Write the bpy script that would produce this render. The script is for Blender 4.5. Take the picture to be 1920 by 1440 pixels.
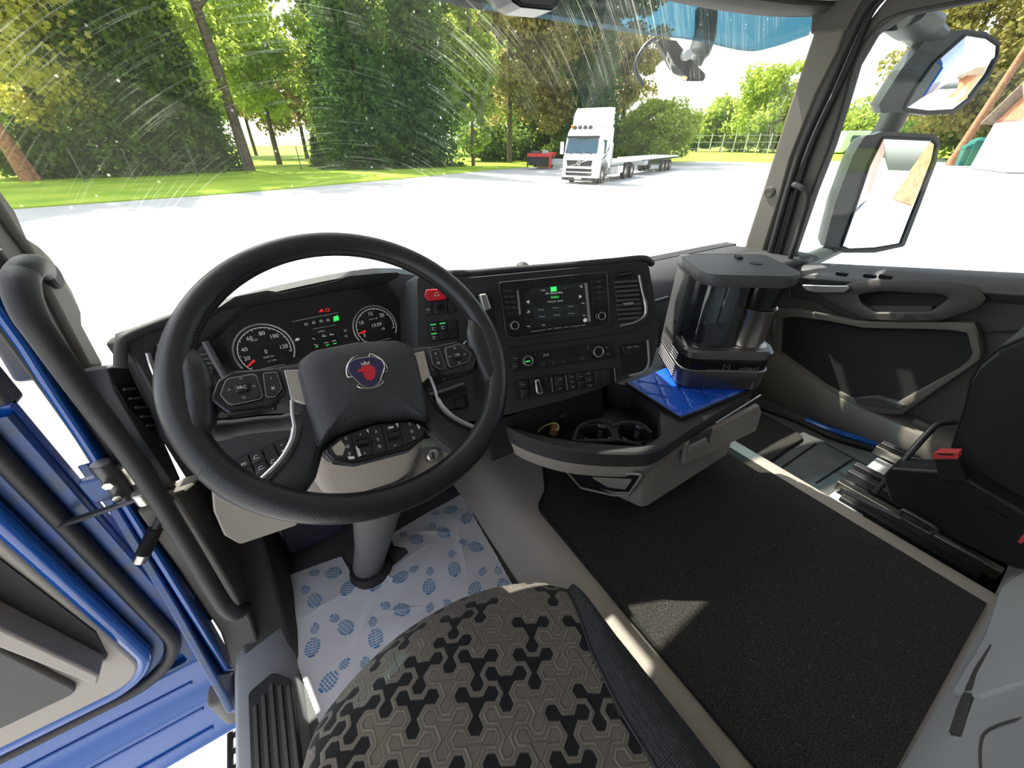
import bpy, bmesh, math, random
import numpy as np
from mathutils import Vector, Matrix

for _o in list(bpy.data.objects):
    bpy.data.objects.remove(_o)
SC = bpy.context.scene
COL = SC.collection
random.seed(7)
R_ = math.radians

# ------------------------------------------------------------------ camera
FOC, CX, CY = 721.0, 960.0, 720.0           # focal length and centre for 1920x1440
YAW, PITCH = 32.0, 32.1                      # degrees right of the cab's axis, degrees down
_y, _p = R_(YAW), R_(PITCH)
CAM = Vector((0, 0, 0))
CF = Vector((math.sin(_y) * math.cos(_p), math.cos(_y) * math.cos(_p), -math.sin(_p)))
CR = Vector((math.cos(_y), -math.sin(_y), 0))
CU = CR.cross(CF)
cd = bpy.data.cameras.new('camera')
cd.sensor_width = 36
cd.lens = 36 * FOC / 1920
cd.clip_start = 0.02
cd.clip_end = 1500
camo = bpy.data.objects.new('camera', cd)
COL.objects.link(camo)
camo.matrix_world = Matrix(((CR.x, CU.x, -CF.x, 0), (CR.y, CU.y, -CF.y, 0), (CR.z, CU.z, -CF.z, 0), (0, 0, 0, 1)))
SC.camera = camo

# ------------------------------------------------------------------ sky, sun, exposure
SUN_AZ, SUN_EL = 12.0, 53.0                  # azimuth left of the cab's forward axis, elevation
w = bpy.data.worlds.new('sky')
SC.world = w
w.use_nodes = True
nt = w.node_tree
bg = nt.nodes['Background']
sky = nt.nodes.new('ShaderNodeTexSky')
sky.sky_type = 'NISHITA'
sky.sun_disc = False
sky.sun_elevation = R_(SUN_EL)
sky.sun_rotation = R_(-SUN_AZ)
sky.air_density = 1.0
sky.dust_density = 3.0
sky.ozone_density = 1.0
hsv = nt.nodes.new('ShaderNodeHueSaturation')
hsv.inputs['Saturation'].default_value = 0.45     # thin bright summer haze
nt.links.new(sky.outputs[0], hsv.inputs['Color'])
nt.links.new(hsv.outputs[0], bg.inputs[0])
bg.inputs[1].default_value = 0.27
sl = bpy.data.lights.new('sun', 'SUN')
sl.energy = 6.0
sl.angle = R_(0.6)
sl.color = (1.0, 0.95, 0.86)
so = bpy.data.objects.new('sun', sl)
COL.objects.link(so)
_s = Vector((-math.sin(R_(SUN_AZ)) * math.cos(R_(SUN_EL)), math.cos(R_(SUN_AZ)) * math.cos(R_(SUN_EL)), math.sin(R_(SUN_EL))))
so.rotation_euler = _s.to_track_quat('Z', 'Y').to_euler()
so.location = (0, 0, 30)
SC.view_settings.view_transform = 'Standard'
SC.view_settings.look = 'None'
SC.view_settings.gamma = 1.0
SC.view_settings.use_curve_mapping = False
SC.view_settings.exposure = 0.95

GZ = -2.35                                   # ground outside, the camera being at the origin
FZ = -1.03                                   # cab floor
TZ = -0.88                                   # top of the engine tunnel
# ------------------------------------------------------------------ helpers
def ray(x, y):
    return CF + CR * ((x - CX) / FOC) - CU * ((y - CY) / FOC)
def onx(x, y, X): d = ray(x, y); return d * (X / d.x)
def ony(x, y, Y): d = ray(x, y); return d * (Y / d.y)
def onz(x, y, Z): d = ray(x, y); return d * (Z / d.z)

class Fr:
    """a plane with its own axes; px() drops a photograph point on it"""
    def __init__(s, o, ux, uy):
        s.o = Vector(o); s.ux = Vector(ux).normalized()
        uy = Vector(uy); uy = uy - s.ux * uy.dot(s.ux)
        s.uy = uy.normalized(); s.n = s.ux.cross(s.uy)
    def px(s, x, y, c=0.0):
        d = ray(x, y); o = s.o + s.n * c
        p = d * (o.dot(s.n) / d.dot(s.n)) - s.o
        return (p.dot(s.ux), p.dot(s.uy))
    def w(s, a, b, c=0.0): return s.o + s.ux * a + s.uy * b + s.n * c
    def p3(s, x, y, c=0.0): return s.w(*s.px(x, y, c), c)
    def sub(s, a, b, c=0.0, rot=0.0):
        r = R_(rot)
        return Fr(s.w(a, b, c), s.ux * math.cos(r) + s.uy * math.sin(r), s.uy * math.cos(r) - s.ux * math.sin(r))

def rpoly(pts, r, seg=4):
    """round the corners of a 2-D polygon"""
    out = []; n = len(pts)
    rs = r if isinstance(r, (list, tuple)) else [r] * n
    for i in range(n):
        p = Vector(pts[i]); a = Vector(pts[i - 1]) - p; b = Vector(pts[(i + 1) % n]) - p
        la, lb = a.length, b.length; ri = rs[i]
        if ri <= 0 or la < 1e-9 or lb < 1e-9: out.append(tuple(p)); continue
        a /= la; b /= lb
        ang = a.angle(b, math.pi)
        if ang > 3.1: out.append(tuple(p)); continue
        d = min(ri / math.tan(ang / 2), la * .48, lb * .48)
        p0, p1 = p + a * d, p + b * d
        for k in range(seg + 1):
            t = k / seg
            out.append(tuple(p0 * (1 - t) ** 2 + p * 2 * t * (1 - t) + p1 * t * t))
    return out

def spline(pts, n=8, closed=False):
    """Catmull-Rom through points (any dimension)"""
    P = [Vector(p) for p in pts]; out = []; m = len(P)
    rng = m if closed else m - 1
    for i in range(rng):
        p0 = P[(i - 1) % m] if (closed or i > 0) else P[0] * 2 - P[1]
        p1 = P[i]; p2 = P[(i + 1) % m]
        p3 = P[(i + 2) % m] if (closed or i + 2 < m) else P[-1] * 2 - P[-2]
        for k in range(n):
            t = k / n
            out.append(.5 * ((2 * p1) + (p2 - p0) * t + (2 * p0 - 5 * p1 + 4 * p2 - p3) * t * t + (3 * p1 - p0 - 3 * p2 + p3) * t ** 3))
    if not closed: out.append(P[-1].copy())
    return out

WL = {}                                       # world place of every object, for parenting
def link(o, loc, parent):
    COL.objects.link(o)
    WL[o.name] = Vector(loc)
    if parent is not None:
        o.parent = parent
        o.location = Vector(loc) - WL[parent.name]
    else:
        o.location = loc
    return o

class MB:
    def __init__(s): s.v = []; s.f = []
    def add(s, vs, fs):
        b = len(s.v)
        s.v += [tuple(v) for v in vs]
        s.f += [tuple(i + b for i in f) for f in fs]
        return s
    def loft(s, loops, cap0=True, cap1=True, closed=True):
        n = len(loops[0]); vs = [p for l in loops for p in l]; fs = []
        for i in range(len(loops) - 1):
            for j in range(n if closed else n - 1):
                k = (j + 1) % n
                fs.append((i * n + j, i * n + k, (i + 1) * n + k, (i + 1) * n + j))
        if closed and cap0: fs.append(tuple(range(n - 1, -1, -1)))
        if closed and cap1: fs.append(tuple(range((len(loops) - 1) * n, len(loops) * n)))
        return s.add(vs, fs)
    def prism(s, fr, poly, h0, h1, inset=0.0, ih=0.0):
        l = [[fr.w(a, b, h0) for a, b in poly]]
        if inset > 0:
            cx = sum(p[0] for p in poly) / len(poly); cy = sum(p[1] for p in poly) / len(poly)
            l.append([fr.w(a, b, h1 - ih) for a, b in poly])
            mx = max(abs(p[0] - cx) for p in poly); my = max(abs(p[1] - cy) for p in poly)
            kx, ky = 1 - inset / max(mx, 1e-6), 1 - inset / max(my, 1e-6)
            l.append([fr.w(cx + (a - cx) * kx, cy + (b - cy) * ky, h1) for a, b in poly])
        else:
            l.append([fr.w(a, b, h1) for a, b in poly])
        return s.loft(l)
    def pp(s, fr, pts, h0, h1, r=0.0, inset=0.0, ih=0.0, seg=4):
        poly = [fr.px(x, y, h1) for x, y in pts]
        if r: poly = rpoly(poly, r, seg)
        return s.prism(fr, poly, h0, h1, inset, ih)
    def box(s, fr, a0, a1, b0, b1, h0, h1, r=0.0, seg=3):
        poly = [(a0, b0), (a1, b0), (a1, b1), (a0, b1)]
        if r: poly = rpoly(poly, r, seg)
        return s.prism(fr, poly, h0, h1)
    def tube(s, pts, r, n=12, closed=False, caps=True, flat=1.0, up=None):
        P = [Vector(p) for p in pts]; m = len(P)
        rs = r if isinstance(r, (list, tuple)) else [r] * m
        loops = []; nrm = None
        for i in range(m):
            if closed: t = P[(i + 1) % m] - P[i - 1]
            else: t = P[min(i + 1, m - 1)] - P[max(i - 1, 0)]
            t.normalize()
            if nrm is None:
                nrm = Vector(up) if up else (Vector((0, 0, 1)) if abs(t.z) < .9 else Vector((1, 0, 0)))
            nrm = nrm - t * nrm.dot(t)
            if nrm.length < 1e-6: nrm = t.orthogonal()
            nrm.normalize(); b = t.cross(nrm)
            loops.append([P[i] + (nrm * math.cos(2 * math.pi * k / n) * flat + b * math.sin(2 * math.pi * k / n)) * rs[i] for k in range(n)])
        if closed: loops.append(loops[0]); return s.loft(loops, False, False)
        return s.loft(loops, caps, caps)
    def lathe(s, o, axis, prof, n=24, cap0=True, cap1=True):
        """profile of (radius, height along axis)"""
        ax = Vector(axis).normalized(); e = ax.orthogonal().normalized(); g = ax.cross(e); o = Vector(o)
        loops = [[o + ax * h + (e * math.cos(2 * math.pi * k / n) + g * math.sin(2 * math.pi * k / n)) * max(r, 1e-5) for k in range(n)] for r, h in prof]
        return s.loft(loops, cap0, cap1)
    def grid(s, rows):
        n = len(rows[0])
        return s.add([p for r in rows for p in r], [(i * n + j, i * n + j + 1, (i + 1) * n + j + 1, (i + 1) * n + j) for i in range(len(rows) - 1) for j in range(n - 1)])
    def build(s, name, mat, parent=None, bev=0.0, seg=2, sol=0.0, sub=0, smooth=38, fixn=True, soff=0.0):
        me = bpy.data.meshes.new(name)
        lo = Vector((min(v[0] for v in s.v), min(v[1] for v in s.v), min(v[2] for v in s.v)))
        hi = Vector((max(v[0] for v in s.v), max(v[1] for v in s.v), max(v[2] for v in s.v)))
        c = Vector(((lo.x + hi.x) / 2, (lo.y + hi.y) / 2, lo.z))
        me.from_pydata([(v[0] - c.x, v[1] - c.y, v[2] - c.z) for v in s.v], [], s.f)
        if fixn:
            bm = bmesh.new(); bm.from_mesh(me)
            bmesh.ops.remove_doubles(bm, verts=bm.verts, dist=1e-6)
            bmesh.ops.recalc_face_normals(bm, faces=bm.faces)
            bm.to_mesh(me); bm.free()
        me.materials.append(M[mat] if isinstance(mat, str) else mat)
        if smooth:
            me.shade_smooth()
            me.set_sharp_from_angle(angle=R_(smooth))
        o = bpy.data.objects.new(name, me)
        link(o, c, parent)
        if sol:
            m = o.modifiers.new('thickness', 'SOLIDIFY'); m.thickness = sol; m.offset = soff
        if sub:
            m = o.modifiers.new('subdivision', 'SUBSURF'); m.levels = sub; m.render_levels = sub
        if bev:
            m = o.modifiers.new('bevel', 'BEVEL'); m.width = bev; m.segments = seg; m.limit_method = 'ANGLE'; m.angle_limit = R_(35)
        return o

def tag(o, label=None, cat=None, group=None, kind=None):
    if label: o['label'] = label
    if cat: o['category'] = cat
    if group: o['group'] = group
    if kind: o['kind'] = kind
    return o
def thing(name, loc, label, cat=None, group=None, kind=None):
    e = bpy.data.objects.new(name, None)
    e.empty_display_size = .05
    link(e, Vector(loc), None)
    return tag(e, label, cat, group, kind)
def copy_tree(o, loc, parent=None, rot=None):
    c = o.copy()
    COL.objects.link(c); WL[c.name] = Vector(loc)
    if parent is None: c.location = loc
    else: c.parent = parent
    if rot is not None: c.rotation_euler = rot
    for ch in o.children:
        copy_tree(ch, Vector(loc) + ch.location, c)
    return c

_fc = {}
def glyphs(txt):
    """outline font letters as a flat mesh: (verts, faces, width)"""
    if txt not in _fc:
        cu = bpy.data.curves.new('lettering', 'FONT'); cu.body = txt; cu.size = 1.0; cu.resolution_u = 2
        ob = bpy.data.objects.new('lettering', cu)
        me = bpy.data.meshes.new_from_object(ob)
        vs = [tuple(v.co) for v in me.vertices]; fs = [tuple(p.vertices) for p in me.polygons]
        bpy.data.objects.remove(ob); bpy.data.curves.remove(cu); bpy.data.meshes.remove(me)
        x0 = min(v[0] for v in vs); x1 = max(v[0] for v in vs); y0 = min(v[1] for v in vs); y1 = max(v[1] for v in vs)
        _fc[txt] = ([(v[0] - (x0 + x1) / 2, v[1] - (y0 + y1) / 2) for v in vs], fs, x1 - x0, y1 - y0)
    return _fc[txt]
def put_text(mb, fr, txt, a, b, h, size, rot=0.0, wide=1.0):
    """size = height of the letters in metres, centred on (a, b)"""
    vs, fs, wd, ht = glyphs(txt)
    k = size / max(ht, 1e-3); r = R_(rot)
    pts = []
    for x, y in vs:
        x, y = x * k * wide, y * k
        pts.append(fr.w(a + x * math.cos(r) - y * math.sin(r), b + x * math.sin(r) + y * math.cos(r), h))
    return mb.add(pts, fs)

# ------------------------------------------------------------------ materials
M = {}
def mat(name, col, rough=.5, metal=0.0, spec=.5, bump=0.0, bscale=200.0, vary=0.0, vscale=6.0, coat=0.0, emit=None, es=0.0, sheen=0.0, col2=None, trans=0.0, croughness=.1):
    m = bpy.data.materials.new(name); m.use_nodes = True
    t = m.node_tree; b = t.nodes['Principled BSDF']
    b.inputs['Base Color'].default_value = (*col, 1)
    b.inputs['Roughness'].default_value = rough
    b.inputs['Metallic'].default_value = metal
    b.inputs['Specular IOR Level'].default_value = spec
    if coat: b.inputs['Coat Weight'].default_value = coat; b.inputs['Coat Roughness'].default_value = croughness
    if sheen: b.inputs['Sheen Weight'].default_value = sheen
    if emit: b.inputs['Emission Color'].default_value = (*emit, 1); b.inputs['Emission Strength'].default_value = es
    if bump or vary or col2:
        tc = t.nodes.new('ShaderNodeTexCoord')
    if bump:
        n = t.nodes.new('ShaderNodeTexNoise'); n.inputs['Scale'].default_value = bscale; n.inputs['Detail'].default_value = 3
        t.links.new(tc.outputs['Object'], n.inputs['Vector'])
        bp = t.nodes.new('ShaderNodeBump'); bp.inputs['Strength'].default_value = bump; bp.inputs['Distance'].default_value = .002
        t.links.new(n.outputs['Fac'], bp.inputs['Height']); t.links.new(bp.outputs[0], b.inputs['Normal'])
    if vary or col2:
        n = t.nodes.new('ShaderNodeTexNoise'); n.inputs['Scale'].default_value = vscale; n.inputs['Detail'].default_value = 5
        t.links.new(tc.outputs['Object'], n.inputs['Vector'])
        rp = t.nodes.new('ShaderNodeValToRGB')
        c2 = col2 or tuple(min(1, c * (1 + vary)) for c in col)
        c1 = col if col2 else tuple(c * (1 - vary) for c in col)
        rp.color_ramp.elements[0].position = .35; rp.color_ramp.elements[1].position = .65
        rp.color_ramp.elements[0].color = (*c1, 1); rp.color_ramp.elements[1].color = (*c2, 1)
        t.links.new(n.outputs['Fac'], rp.inputs[0]); t.links.new(rp.outputs[0], b.inputs['Base Color'])
    M[name] = m
    return m
mat('dash', (.022, .022, .023), .55, bump=.25, bscale=900, vary=.12, vscale=3)
mat('dash_soft', (.034, .034, .035), .62, bump=.4, bscale=700, vary=.15, vscale=4)
mat('dash_grey', (.085, .085, .088), .5, bump=.2, bscale=700)
mat('button', (.013, .013, .014), .45, bump=.1, bscale=800)
mat('gloss_black', (.012, .012, .013), .18)
mat('screen', (.020, .022, .021), .30)
mat('black', (.008, .008, .009), .6)
mat('rubber', (.018, .018, .018), .55, bump=.2, bscale=300)
mat('leather', (.020, .020, .021), .38, bump=.14, bscale=520, vary=.2, vscale=9)
mat('pad', (.036, .038, .041), .5, bump=.45, bscale=420, vary=.08, vscale=20)
mat('stitch', (.035, .035, .035), .7)
mat('trim', (.36, .32, .275), .6, bump=.25, bscale=600, vary=.05, vscale=3)
mat('pillar', (.15, .14, .12), .65, bump=.3, bscale=700, vary=.05, vscale=3)
mat('pillar_dark', (.068, .064, .057), .6, bump=.2, bscale=500)
mat('grey_plastic', (.27, .28, .29), .55, bump=.2, bscale=600, vary=.04)
mat('light_grey', (.40, .41, .41), .6, bump=.2, bscale=500)
mat('headliner', (.62, .57, .49), .8, bump=.3, bscale=300)
mat('floor_rubber', (.085, .088, .085), .6, bump=.3, bscale=200, vary=.2, vscale=12)
mat('chrome', (.62, .61, .58), .25, metal=1.0)
mat('satin', (.50, .49, .47), .38, metal=.9)
mat('steel', (.55, .52, .46), .28, metal=1.0, vary=.06, vscale=14)
mat('dark_steel', (.10, .10, .105), .4, metal=.7, bump=.1, bscale=120)
mat('anodised', (.20, .185, .19), .30, metal=.85)
mat('paint_blue', (.001, .075, .34), .25, coat=.8, spec=.5)
mat('paint_blue_dirty', (.003, .06, .27), .45, coat=.3, col2=(.03, .06, .12), vscale=24)
mat('white_mark', (.72, .72, .70), .6)
mat('grey_mark', (.30, .30, .29), .6)
mat('red_hazard', (.62, .01, .02), .35, coat=.4)
mat('red_plastic', (.75, .07, .07), .4)
mat('green_led', (.02, .35, .06), .5, emit=(.05, .9, .15), es=.55)
mat('red_needle', (.75, .02, .02), .5, emit=(1, .03, .03), es=.25)
mat('display_text', (.5, .5, .48), .6, emit=(.9, .9, .85), es=.16)
mat('display_dim', (.25, .26, .24), .6, emit=(.5, .55, .45), es=.12)
mat('display_amber', (.5, .2, .03), .6, emit=(1, .4, .05), es=.25)
mat('navy', (.008, .012, .07), .3, coat=.5)
mat('emblem_red', (.62, .006, .03), .35, coat=.4)
mat('quilt', (.006, .10, .62), .38, bump=.15, bscale=500)
mat('cork', (.42, .20, .07), .8, bump=.5, bscale=250, vary=.2, vscale=60)
mat('string', (.62, .48, .16), .7)
mat('paper', (.66, .64, .66), .75, bump=.25, bscale=24, vary=.03, vscale=10)
mat('print_blue', (.05, .20, .42), .7, col2=(.10, .30, .52), vscale=40)
mat('smudge', (.42, .40, .38), .8)
mat('seat_black', (.016, .016, .018), .85, bump=.4, bscale=900, sheen=.2)
mat('seat_mesh', (.030, .031, .034), .8)
mat('column_grey', (.13, .13, .128), .5, bump=.2, bscale=600)
mat('pillar_mid', (.115, .107, .093), .62, bump=.25, bscale=600)
mat('carpet', (.010, .0105, .011), .95, bump=1.0, bscale=650, col2=(.068, .064, .054), vscale=420, spec=.1, sheen=.06)
mat('carpet_edge', (.012, .012, .012), .8, bump=.3, bscale=500)
# ------------------------------------------------------------------ glass
def glass_mat(name, tint, refl=.5, dirt=0.0, wiper=None):
    m = bpy.data.materials.new(name); m.use_nodes = True; t = m.node_tree
    for n in list(t.nodes): t.nodes.remove(n)
    out = t.nodes.new('ShaderNodeOutputMaterial')
    tr = t.nodes.new('ShaderNodeBsdfTransparent'); tr.inputs[0].default_value = (*tint, 1)
    gl = t.nodes.new('ShaderNodeBsdfGlossy'); gl.inputs['Roughness'].default_value = .02
    fr = t.nodes.new('ShaderNodeFresnel'); fr.inputs[0].default_value = 1.45
    mu = t.nodes.new('ShaderNodeMath'); mu.operation = 'MULTIPLY'; mu.inputs[1].default_value = refl
    t.links.new(fr.outputs[0], mu.inputs[0])
    mx = t.nodes.new('ShaderNodeMixShader')
    t.links.new(mu.outputs[0], mx.inputs[0]); t.links.new(tr.outputs[0], mx.inputs[1]); t.links.new(gl.outputs[0], mx.inputs[2])
    last = mx.outputs[0]
    if dirt:
        tl = t.nodes.new('ShaderNodeBsdfTranslucent'); tl.inputs[0].default_value = (.9, .95, .8, 1)
        tc = t.nodes.new('ShaderNodeTexCoord')
        # dust specks and dried drops
        vo = t.nodes.new('ShaderNodeTexVoronoi'); vo.inputs['Scale'].default_value = 34; vo.inputs['Randomness'].default_value = 1
        t.links.new(tc.outputs['Object'], vo.inputs['Vector'])
        sp = t.nodes.new('ShaderNodeMapRange'); sp.inputs['From Min'].default_value = .10; sp.inputs['From Max'].default_value = .03
        t.links.new(vo.outputs['Distance'], sp.inputs['Value'])
        # wiper tracks: fine rings about the wiper's pivot
        mp = t.nodes.new('ShaderNodeVectorMath'); mp.operation = 'SUBTRACT'; mp.inputs[1].default_value = wiper
        t.links.new(tc.outputs['Object'], mp.inputs[0])
        sx = t.nodes.new('ShaderNodeSeparateXYZ'); t.links.new(mp.outputs[0], sx.inputs[0])
        cb = t.nodes.new('ShaderNodeCombineXYZ'); t.links.new(sx.outputs[0], cb.inputs[0]); t.links.new(sx.outputs[2], cb.inputs[2])
        ln = t.nodes.new('ShaderNodeVectorMath'); ln.operation = 'LENGTH'; t.links.new(cb.outputs[0], ln.inputs[0])
        at = t.nodes.new('ShaderNodeMath'); at.operation = 'ARCTAN2'
        t.links.new(sx.outputs[0], at.inputs[0]); t.links.new(sx.outputs[2], at.inputs[1])
        c2 = t.nodes.new('ShaderNodeCombineXYZ')
        m1 = t.nodes.new('ShaderNodeMath'); m1.operation = 'MULTIPLY'; m1.inputs[1].default_value = 300; t.links.new(ln.outputs['Value'], m1.inputs[0])
        m2 = t.nodes.new('ShaderNodeMath'); m2.operation = 'MULTIPLY'; m2.inputs[1].default_value = 3.0; t.links.new(at.outputs[0], m2.inputs[0])
        t.links.new(m1.outputs[0], c2.inputs[0]); t.links.new(m2.outputs[0], c2.inputs[1])
        no = t.nodes.new('ShaderNodeTexNoise'); no.inputs['Scale'].default_value = 1.0; no.inputs['Detail'].default_value = 4; no.inputs['Roughness'].default_value = .7
        t.links.new(c2.outputs[0], no.inputs['Vector'])
        st = t.nodes.new('ShaderNodeMapRange'); st.inputs['From Min'].default_value = .54; st.inputs['From Max'].default_value = .74
        t.links.new(no.outputs['Fac'], st.inputs['Value'])
        n2 = t.nodes.new('ShaderNodeTexNoise'); n2.inputs['Scale'].default_value = 3.0
        t.links.new(tc.outputs['Object'], n2.inputs['Vector'])
        pz = t.nodes.new('ShaderNodeMapRange'); pz.inputs['From Min'].default_value = .42; pz.inputs['From Max'].default_value = .62
        t.links.new(n2.outputs['Fac'], pz.inputs['Value'])
        mm = t.nodes.new('ShaderNodeMath'); mm.operation = 'MULTIPLY'; t.links.new(st.outputs[0], mm.inputs[0]); t.links.new(pz.outputs[0], mm.inputs[1])
        ad = t.nodes.new('ShaderNodeMath'); ad.operation = 'ADD'; t.links.new(mm.outputs[0], ad.inputs[0])
        s5 = t.nodes.new('ShaderNodeMath'); s5.operation = 'MULTIPLY'; s5.inputs[1].default_value = .8; t.links.new(sp.outputs[0], s5.inputs[0])
        t.links.new(s5.outputs[0], ad.inputs[1])
        sc = t.nodes.new('ShaderNodeMath'); sc.operation = 'MULTIPLY_ADD'; sc.inputs[1].default_value = dirt; sc.inputs[2].default_value = dirt * .035
        sc.use_clamp = True
        t.links.new(ad.outputs[0], sc.inputs[0])
        m3 = t.nodes.new('ShaderNodeMixShader'); t.links.new(sc.outputs[0], m3.inputs[0])
        t.links.new(last, m3.inputs[1]); t.links.new(tl.outputs[0], m3.inputs[2]); last = m3.outputs[0]
    t.links.new(last, out.inputs[0])
    M[name] = m
    return m
XL, XR = -.33, 1.88                          # inner faces of the side walls
XC = (XL + XR) / 2
def ws_y(x, extra=0.0): return 1.00 + (.20 + extra) * (1 - ((x - XC) / (XR - XL) * 2) ** 2)
def ws_t(x): return 1.00 + .065 * (1 - ((x - XC) / (XR - XL) * 2) ** 2)      # the screen leans back: flatter curve at the top
glass_mat('windscreen', (.95, .97, .95), .8, dirt=.30, wiper=(-.55, 0, .05))
glass_mat('side_glass', (.93, .96, .95), .6)
glass_mat('visor_blue', (.22, .40, .46), .8)
glass_mat('tank_glass', (.80, .85, .88), 2.6)
glass_mat('display_glass', (.93, .93, .93), .35)
mat('mirror_glass', (.93, .95, .95), .01, metal=1.0)

# ------------------------------------------------------------------ cab floor, tunnel, walls
WF = Fr((0, 0, 0), (1, 0, 0), (0, 1, 0))       # plan view: a = X, b = Y, height = Z
XF = lambda X: Fr((X, 0, 0), (0, -1, 0), (0, 0, 1))    # plane facing the camera from the right wall: a = -Y, b = Z
LF = lambda X: Fr((X, 0, 0), (0, 1, 0), (0, 0, 1))     # plane facing +X: a = Y, b = Z
YF = lambda Y: Fr((0, Y, 0), (1, 0, 0), (0, 0, 1))     # plane facing -Y: a = X, b = Z

mb = MB(); mb.box(WF, -.20, 1.90, -.95, 1.02, FZ - .05, FZ)
tag(mb.build('floor', 'floor_rubber'), 'dark rubber cab floor around the engine tunnel', kind='structure')
mb = MB()
prof = [(.335, FZ), (.372, -.93), (.395, -.895), (.425, TZ - .003), (.46, TZ), (1.12, TZ), (1.165, TZ + .006), (1.20, TZ + .004), (1.212, TZ - .006), (1.222, FZ)]
mb.loft([[Vector((x, y, z)) for x, z in prof] for y in (-.95, .9, .98)])
tag(mb.build('trim_1', 'trim', bev=.004), 'beige grey moulded engine tunnel between the seats', kind='structure')
# firewall under the dash
mb = MB(); mb.box(YF(1.03), XL, XR, FZ - .03, -.40, -.0, -.05)
tag(mb.build('wall_front', 'black'), 'black firewall at the end of the footwells', kind='structure')
mb = MB(); mb.box(YF(-.95), XL - .05, XR + .05, FZ - .05, .78, .0, .05)
tag(mb.build('wall_back', 'light_grey'), 'grey rear wall of the cab behind the bunk', kind='structure')
mb = MB(); mb.box(WF, XL - .06, XR + .06, -1.0, .62, .72, .77)
tag(mb.build('ceiling', 'headliner'), 'pale headliner over the cab', kind='structure')
# overhead shelf and its curved lower edge above the windscreen
mb = MB(); rows = []
for k in range(25):
    x = XL - .05 + (XR - XL + .1) * k / 24; y = ws_t(x)
    z0 = .355 + .03 * abs((x - XC) / 1.1) ** 4
    rows.append([Vector((x, .60, .74)), Vector((x, .60, .50)), Vector((x, .66, .44)), Vector((x, y - .16, z0 + .030)), Vector((x, y - .075, z0 + .020)), Vector((x, y - .06, z0 + .026)),
                 Vector((x, y + .01, z0 + .055)), Vector((x, y - .02, .74))])
mb.loft(rows)
tag(mb.build('trim_2', 'headliner'), 'pale overhead shelf above the windscreen', kind='structure')
mb = MB(); rows = []
for k in range(33):
    x = XL - .02 + (XR - XL + .04) * k / 32; y = ws_t(x)
    z0 = .355 + .03 * abs((x - XC) / 1.1) ** 4
    rows.append([Vector((x, y + .012, z0 + .05)), Vector((x, y - .055, z0 + .024)), Vector((x, y - .06, z0 + .010)), Vector((x, y - .04, z0 - .004)), Vector((x, y + .012, z0 - .006))])
mb.loft(rows)
tag(mb.build('trim_3', 'pillar_dark'), 'dark edge moulding along the top of the windscreen', kind='structure')

# windscreen
mb = MB()
rows = []
for i in range(13):
    z = -.52 + .94 * i / 12
    rows.append([Vector((x, (ws_y(x) + .035) * (1 - i / 12) + (ws_t(x) + .012) * i / 12, z)) for x in [XL - .04 + (XR - XL + .08) * k / 40 for k in range(41)]])
mb.grid(rows)
tag(mb.build('window_1', 'windscreen', fixn=False), 'curved windscreen with dust specks and wiper streaks', kind='structure')

# outside sun visor of tinted acrylic
vp = [(850, 10, 1.50), (967, 27, 1.49), (1185, 62, 1.40), (1302, 76, 1.28), (1397, 96, 1.16), (1451, 88, 1.09), (1516, 66, 1.02)]
low_ = [ony(*p) for p in vp]
low_ = spline([Vector((2 * XC - p.x, p.y, p.z)) for p in low_[::-1]] + low_, 5)
mb = MB(); mb.grid([[p + Vector((0, -.05 * t, .21 * t)) for p in low_] for t in (0, .25, .5, .75, 1)])
v = thing('sun_visor', (XC, 1.45, .36), 'blue tinted outside sun visor above the windscreen', 'visor')
mb.build('tinted_panel', 'visor_blue', v, sol=.005, fixn=False)
for x in (XC - .55, XC + .55):
    mb = MB(); mb.box(Fr((x, 0, 0), (0, 1, 0), (0, 0, 1)), 1.15, 1.42, .46, .485, -.012, .012)
    mb.build('bracket', 'black', v, bev=.003)
# small camera housing behind the glass, top centre
o = thing('sensor_housing', ony(1003, 8, 1.12), 'small dark sensor housing at the top of the windscreen', 'sensor')
mb = MB(); fr = YF(1.10)
mb.pp(fr, [(940, -30), (1062, -25), (1047, 12), (1036, 20), (978, 14), (962, 4)], -.03, .05, r=.008)
mb.build('body', 'gloss_black', o, bev=.003)
mb = MB(); mb.pp(fr, [(968, -6), (1040, 0), (1034, 10), (982, 6)], .05, .053, r=.003)
mb.build('lens_cover', 'dash_grey', o)

# ------------------------------------------------------------------ right pillar and door frame
fR = XF(XR)
mb = MB()
front = [(1533, 20), (1523, 68), (1496, 150), (1469, 231), (1435, 340), (1400, 448), (1388, 500)]
rear = [(1424, 500), (1434, 462), (1460, 380), (1483, 296), (1530, 178), (1572, 95), (1592, 40), (1600, 20)]
poly = [fR.px(*p) for p in front + rear]
mb.prism(fR, poly, -.12, 0.0)
tag(mb.build('trim_4', 'pillar', bev=.008), 'beige grey right windscreen pillar trim', kind='structure')
mb = MB()      # dark upper cover of the pillar
mb.pp(fR, [(1522, 30), (1519, 64), (1588, 56), (1612, 10), (1640, -25), (1600, -25), (1540, -10)], -.10, .006, r=.01)
tag(mb.build('trim_5', 'pillar_dark', bev=.006), 'dark grey pillar top cover by the right window', kind='structure')
sp = thing('pillar_speaker', fR.p3(1444, 360), 'round tweeter grille on the right windscreen pillar', 'speaker')
c = fR.p3(1444, 360)
mb = MB(); mb.lathe(c, (-1, 0, 0), [(.021, -.004), (.021, .004), (.018, .006), (.016, .004), (.0, .004)], 28)
mb.build('bezel', 'pillar_dark', sp)
mb = MB()
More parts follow.
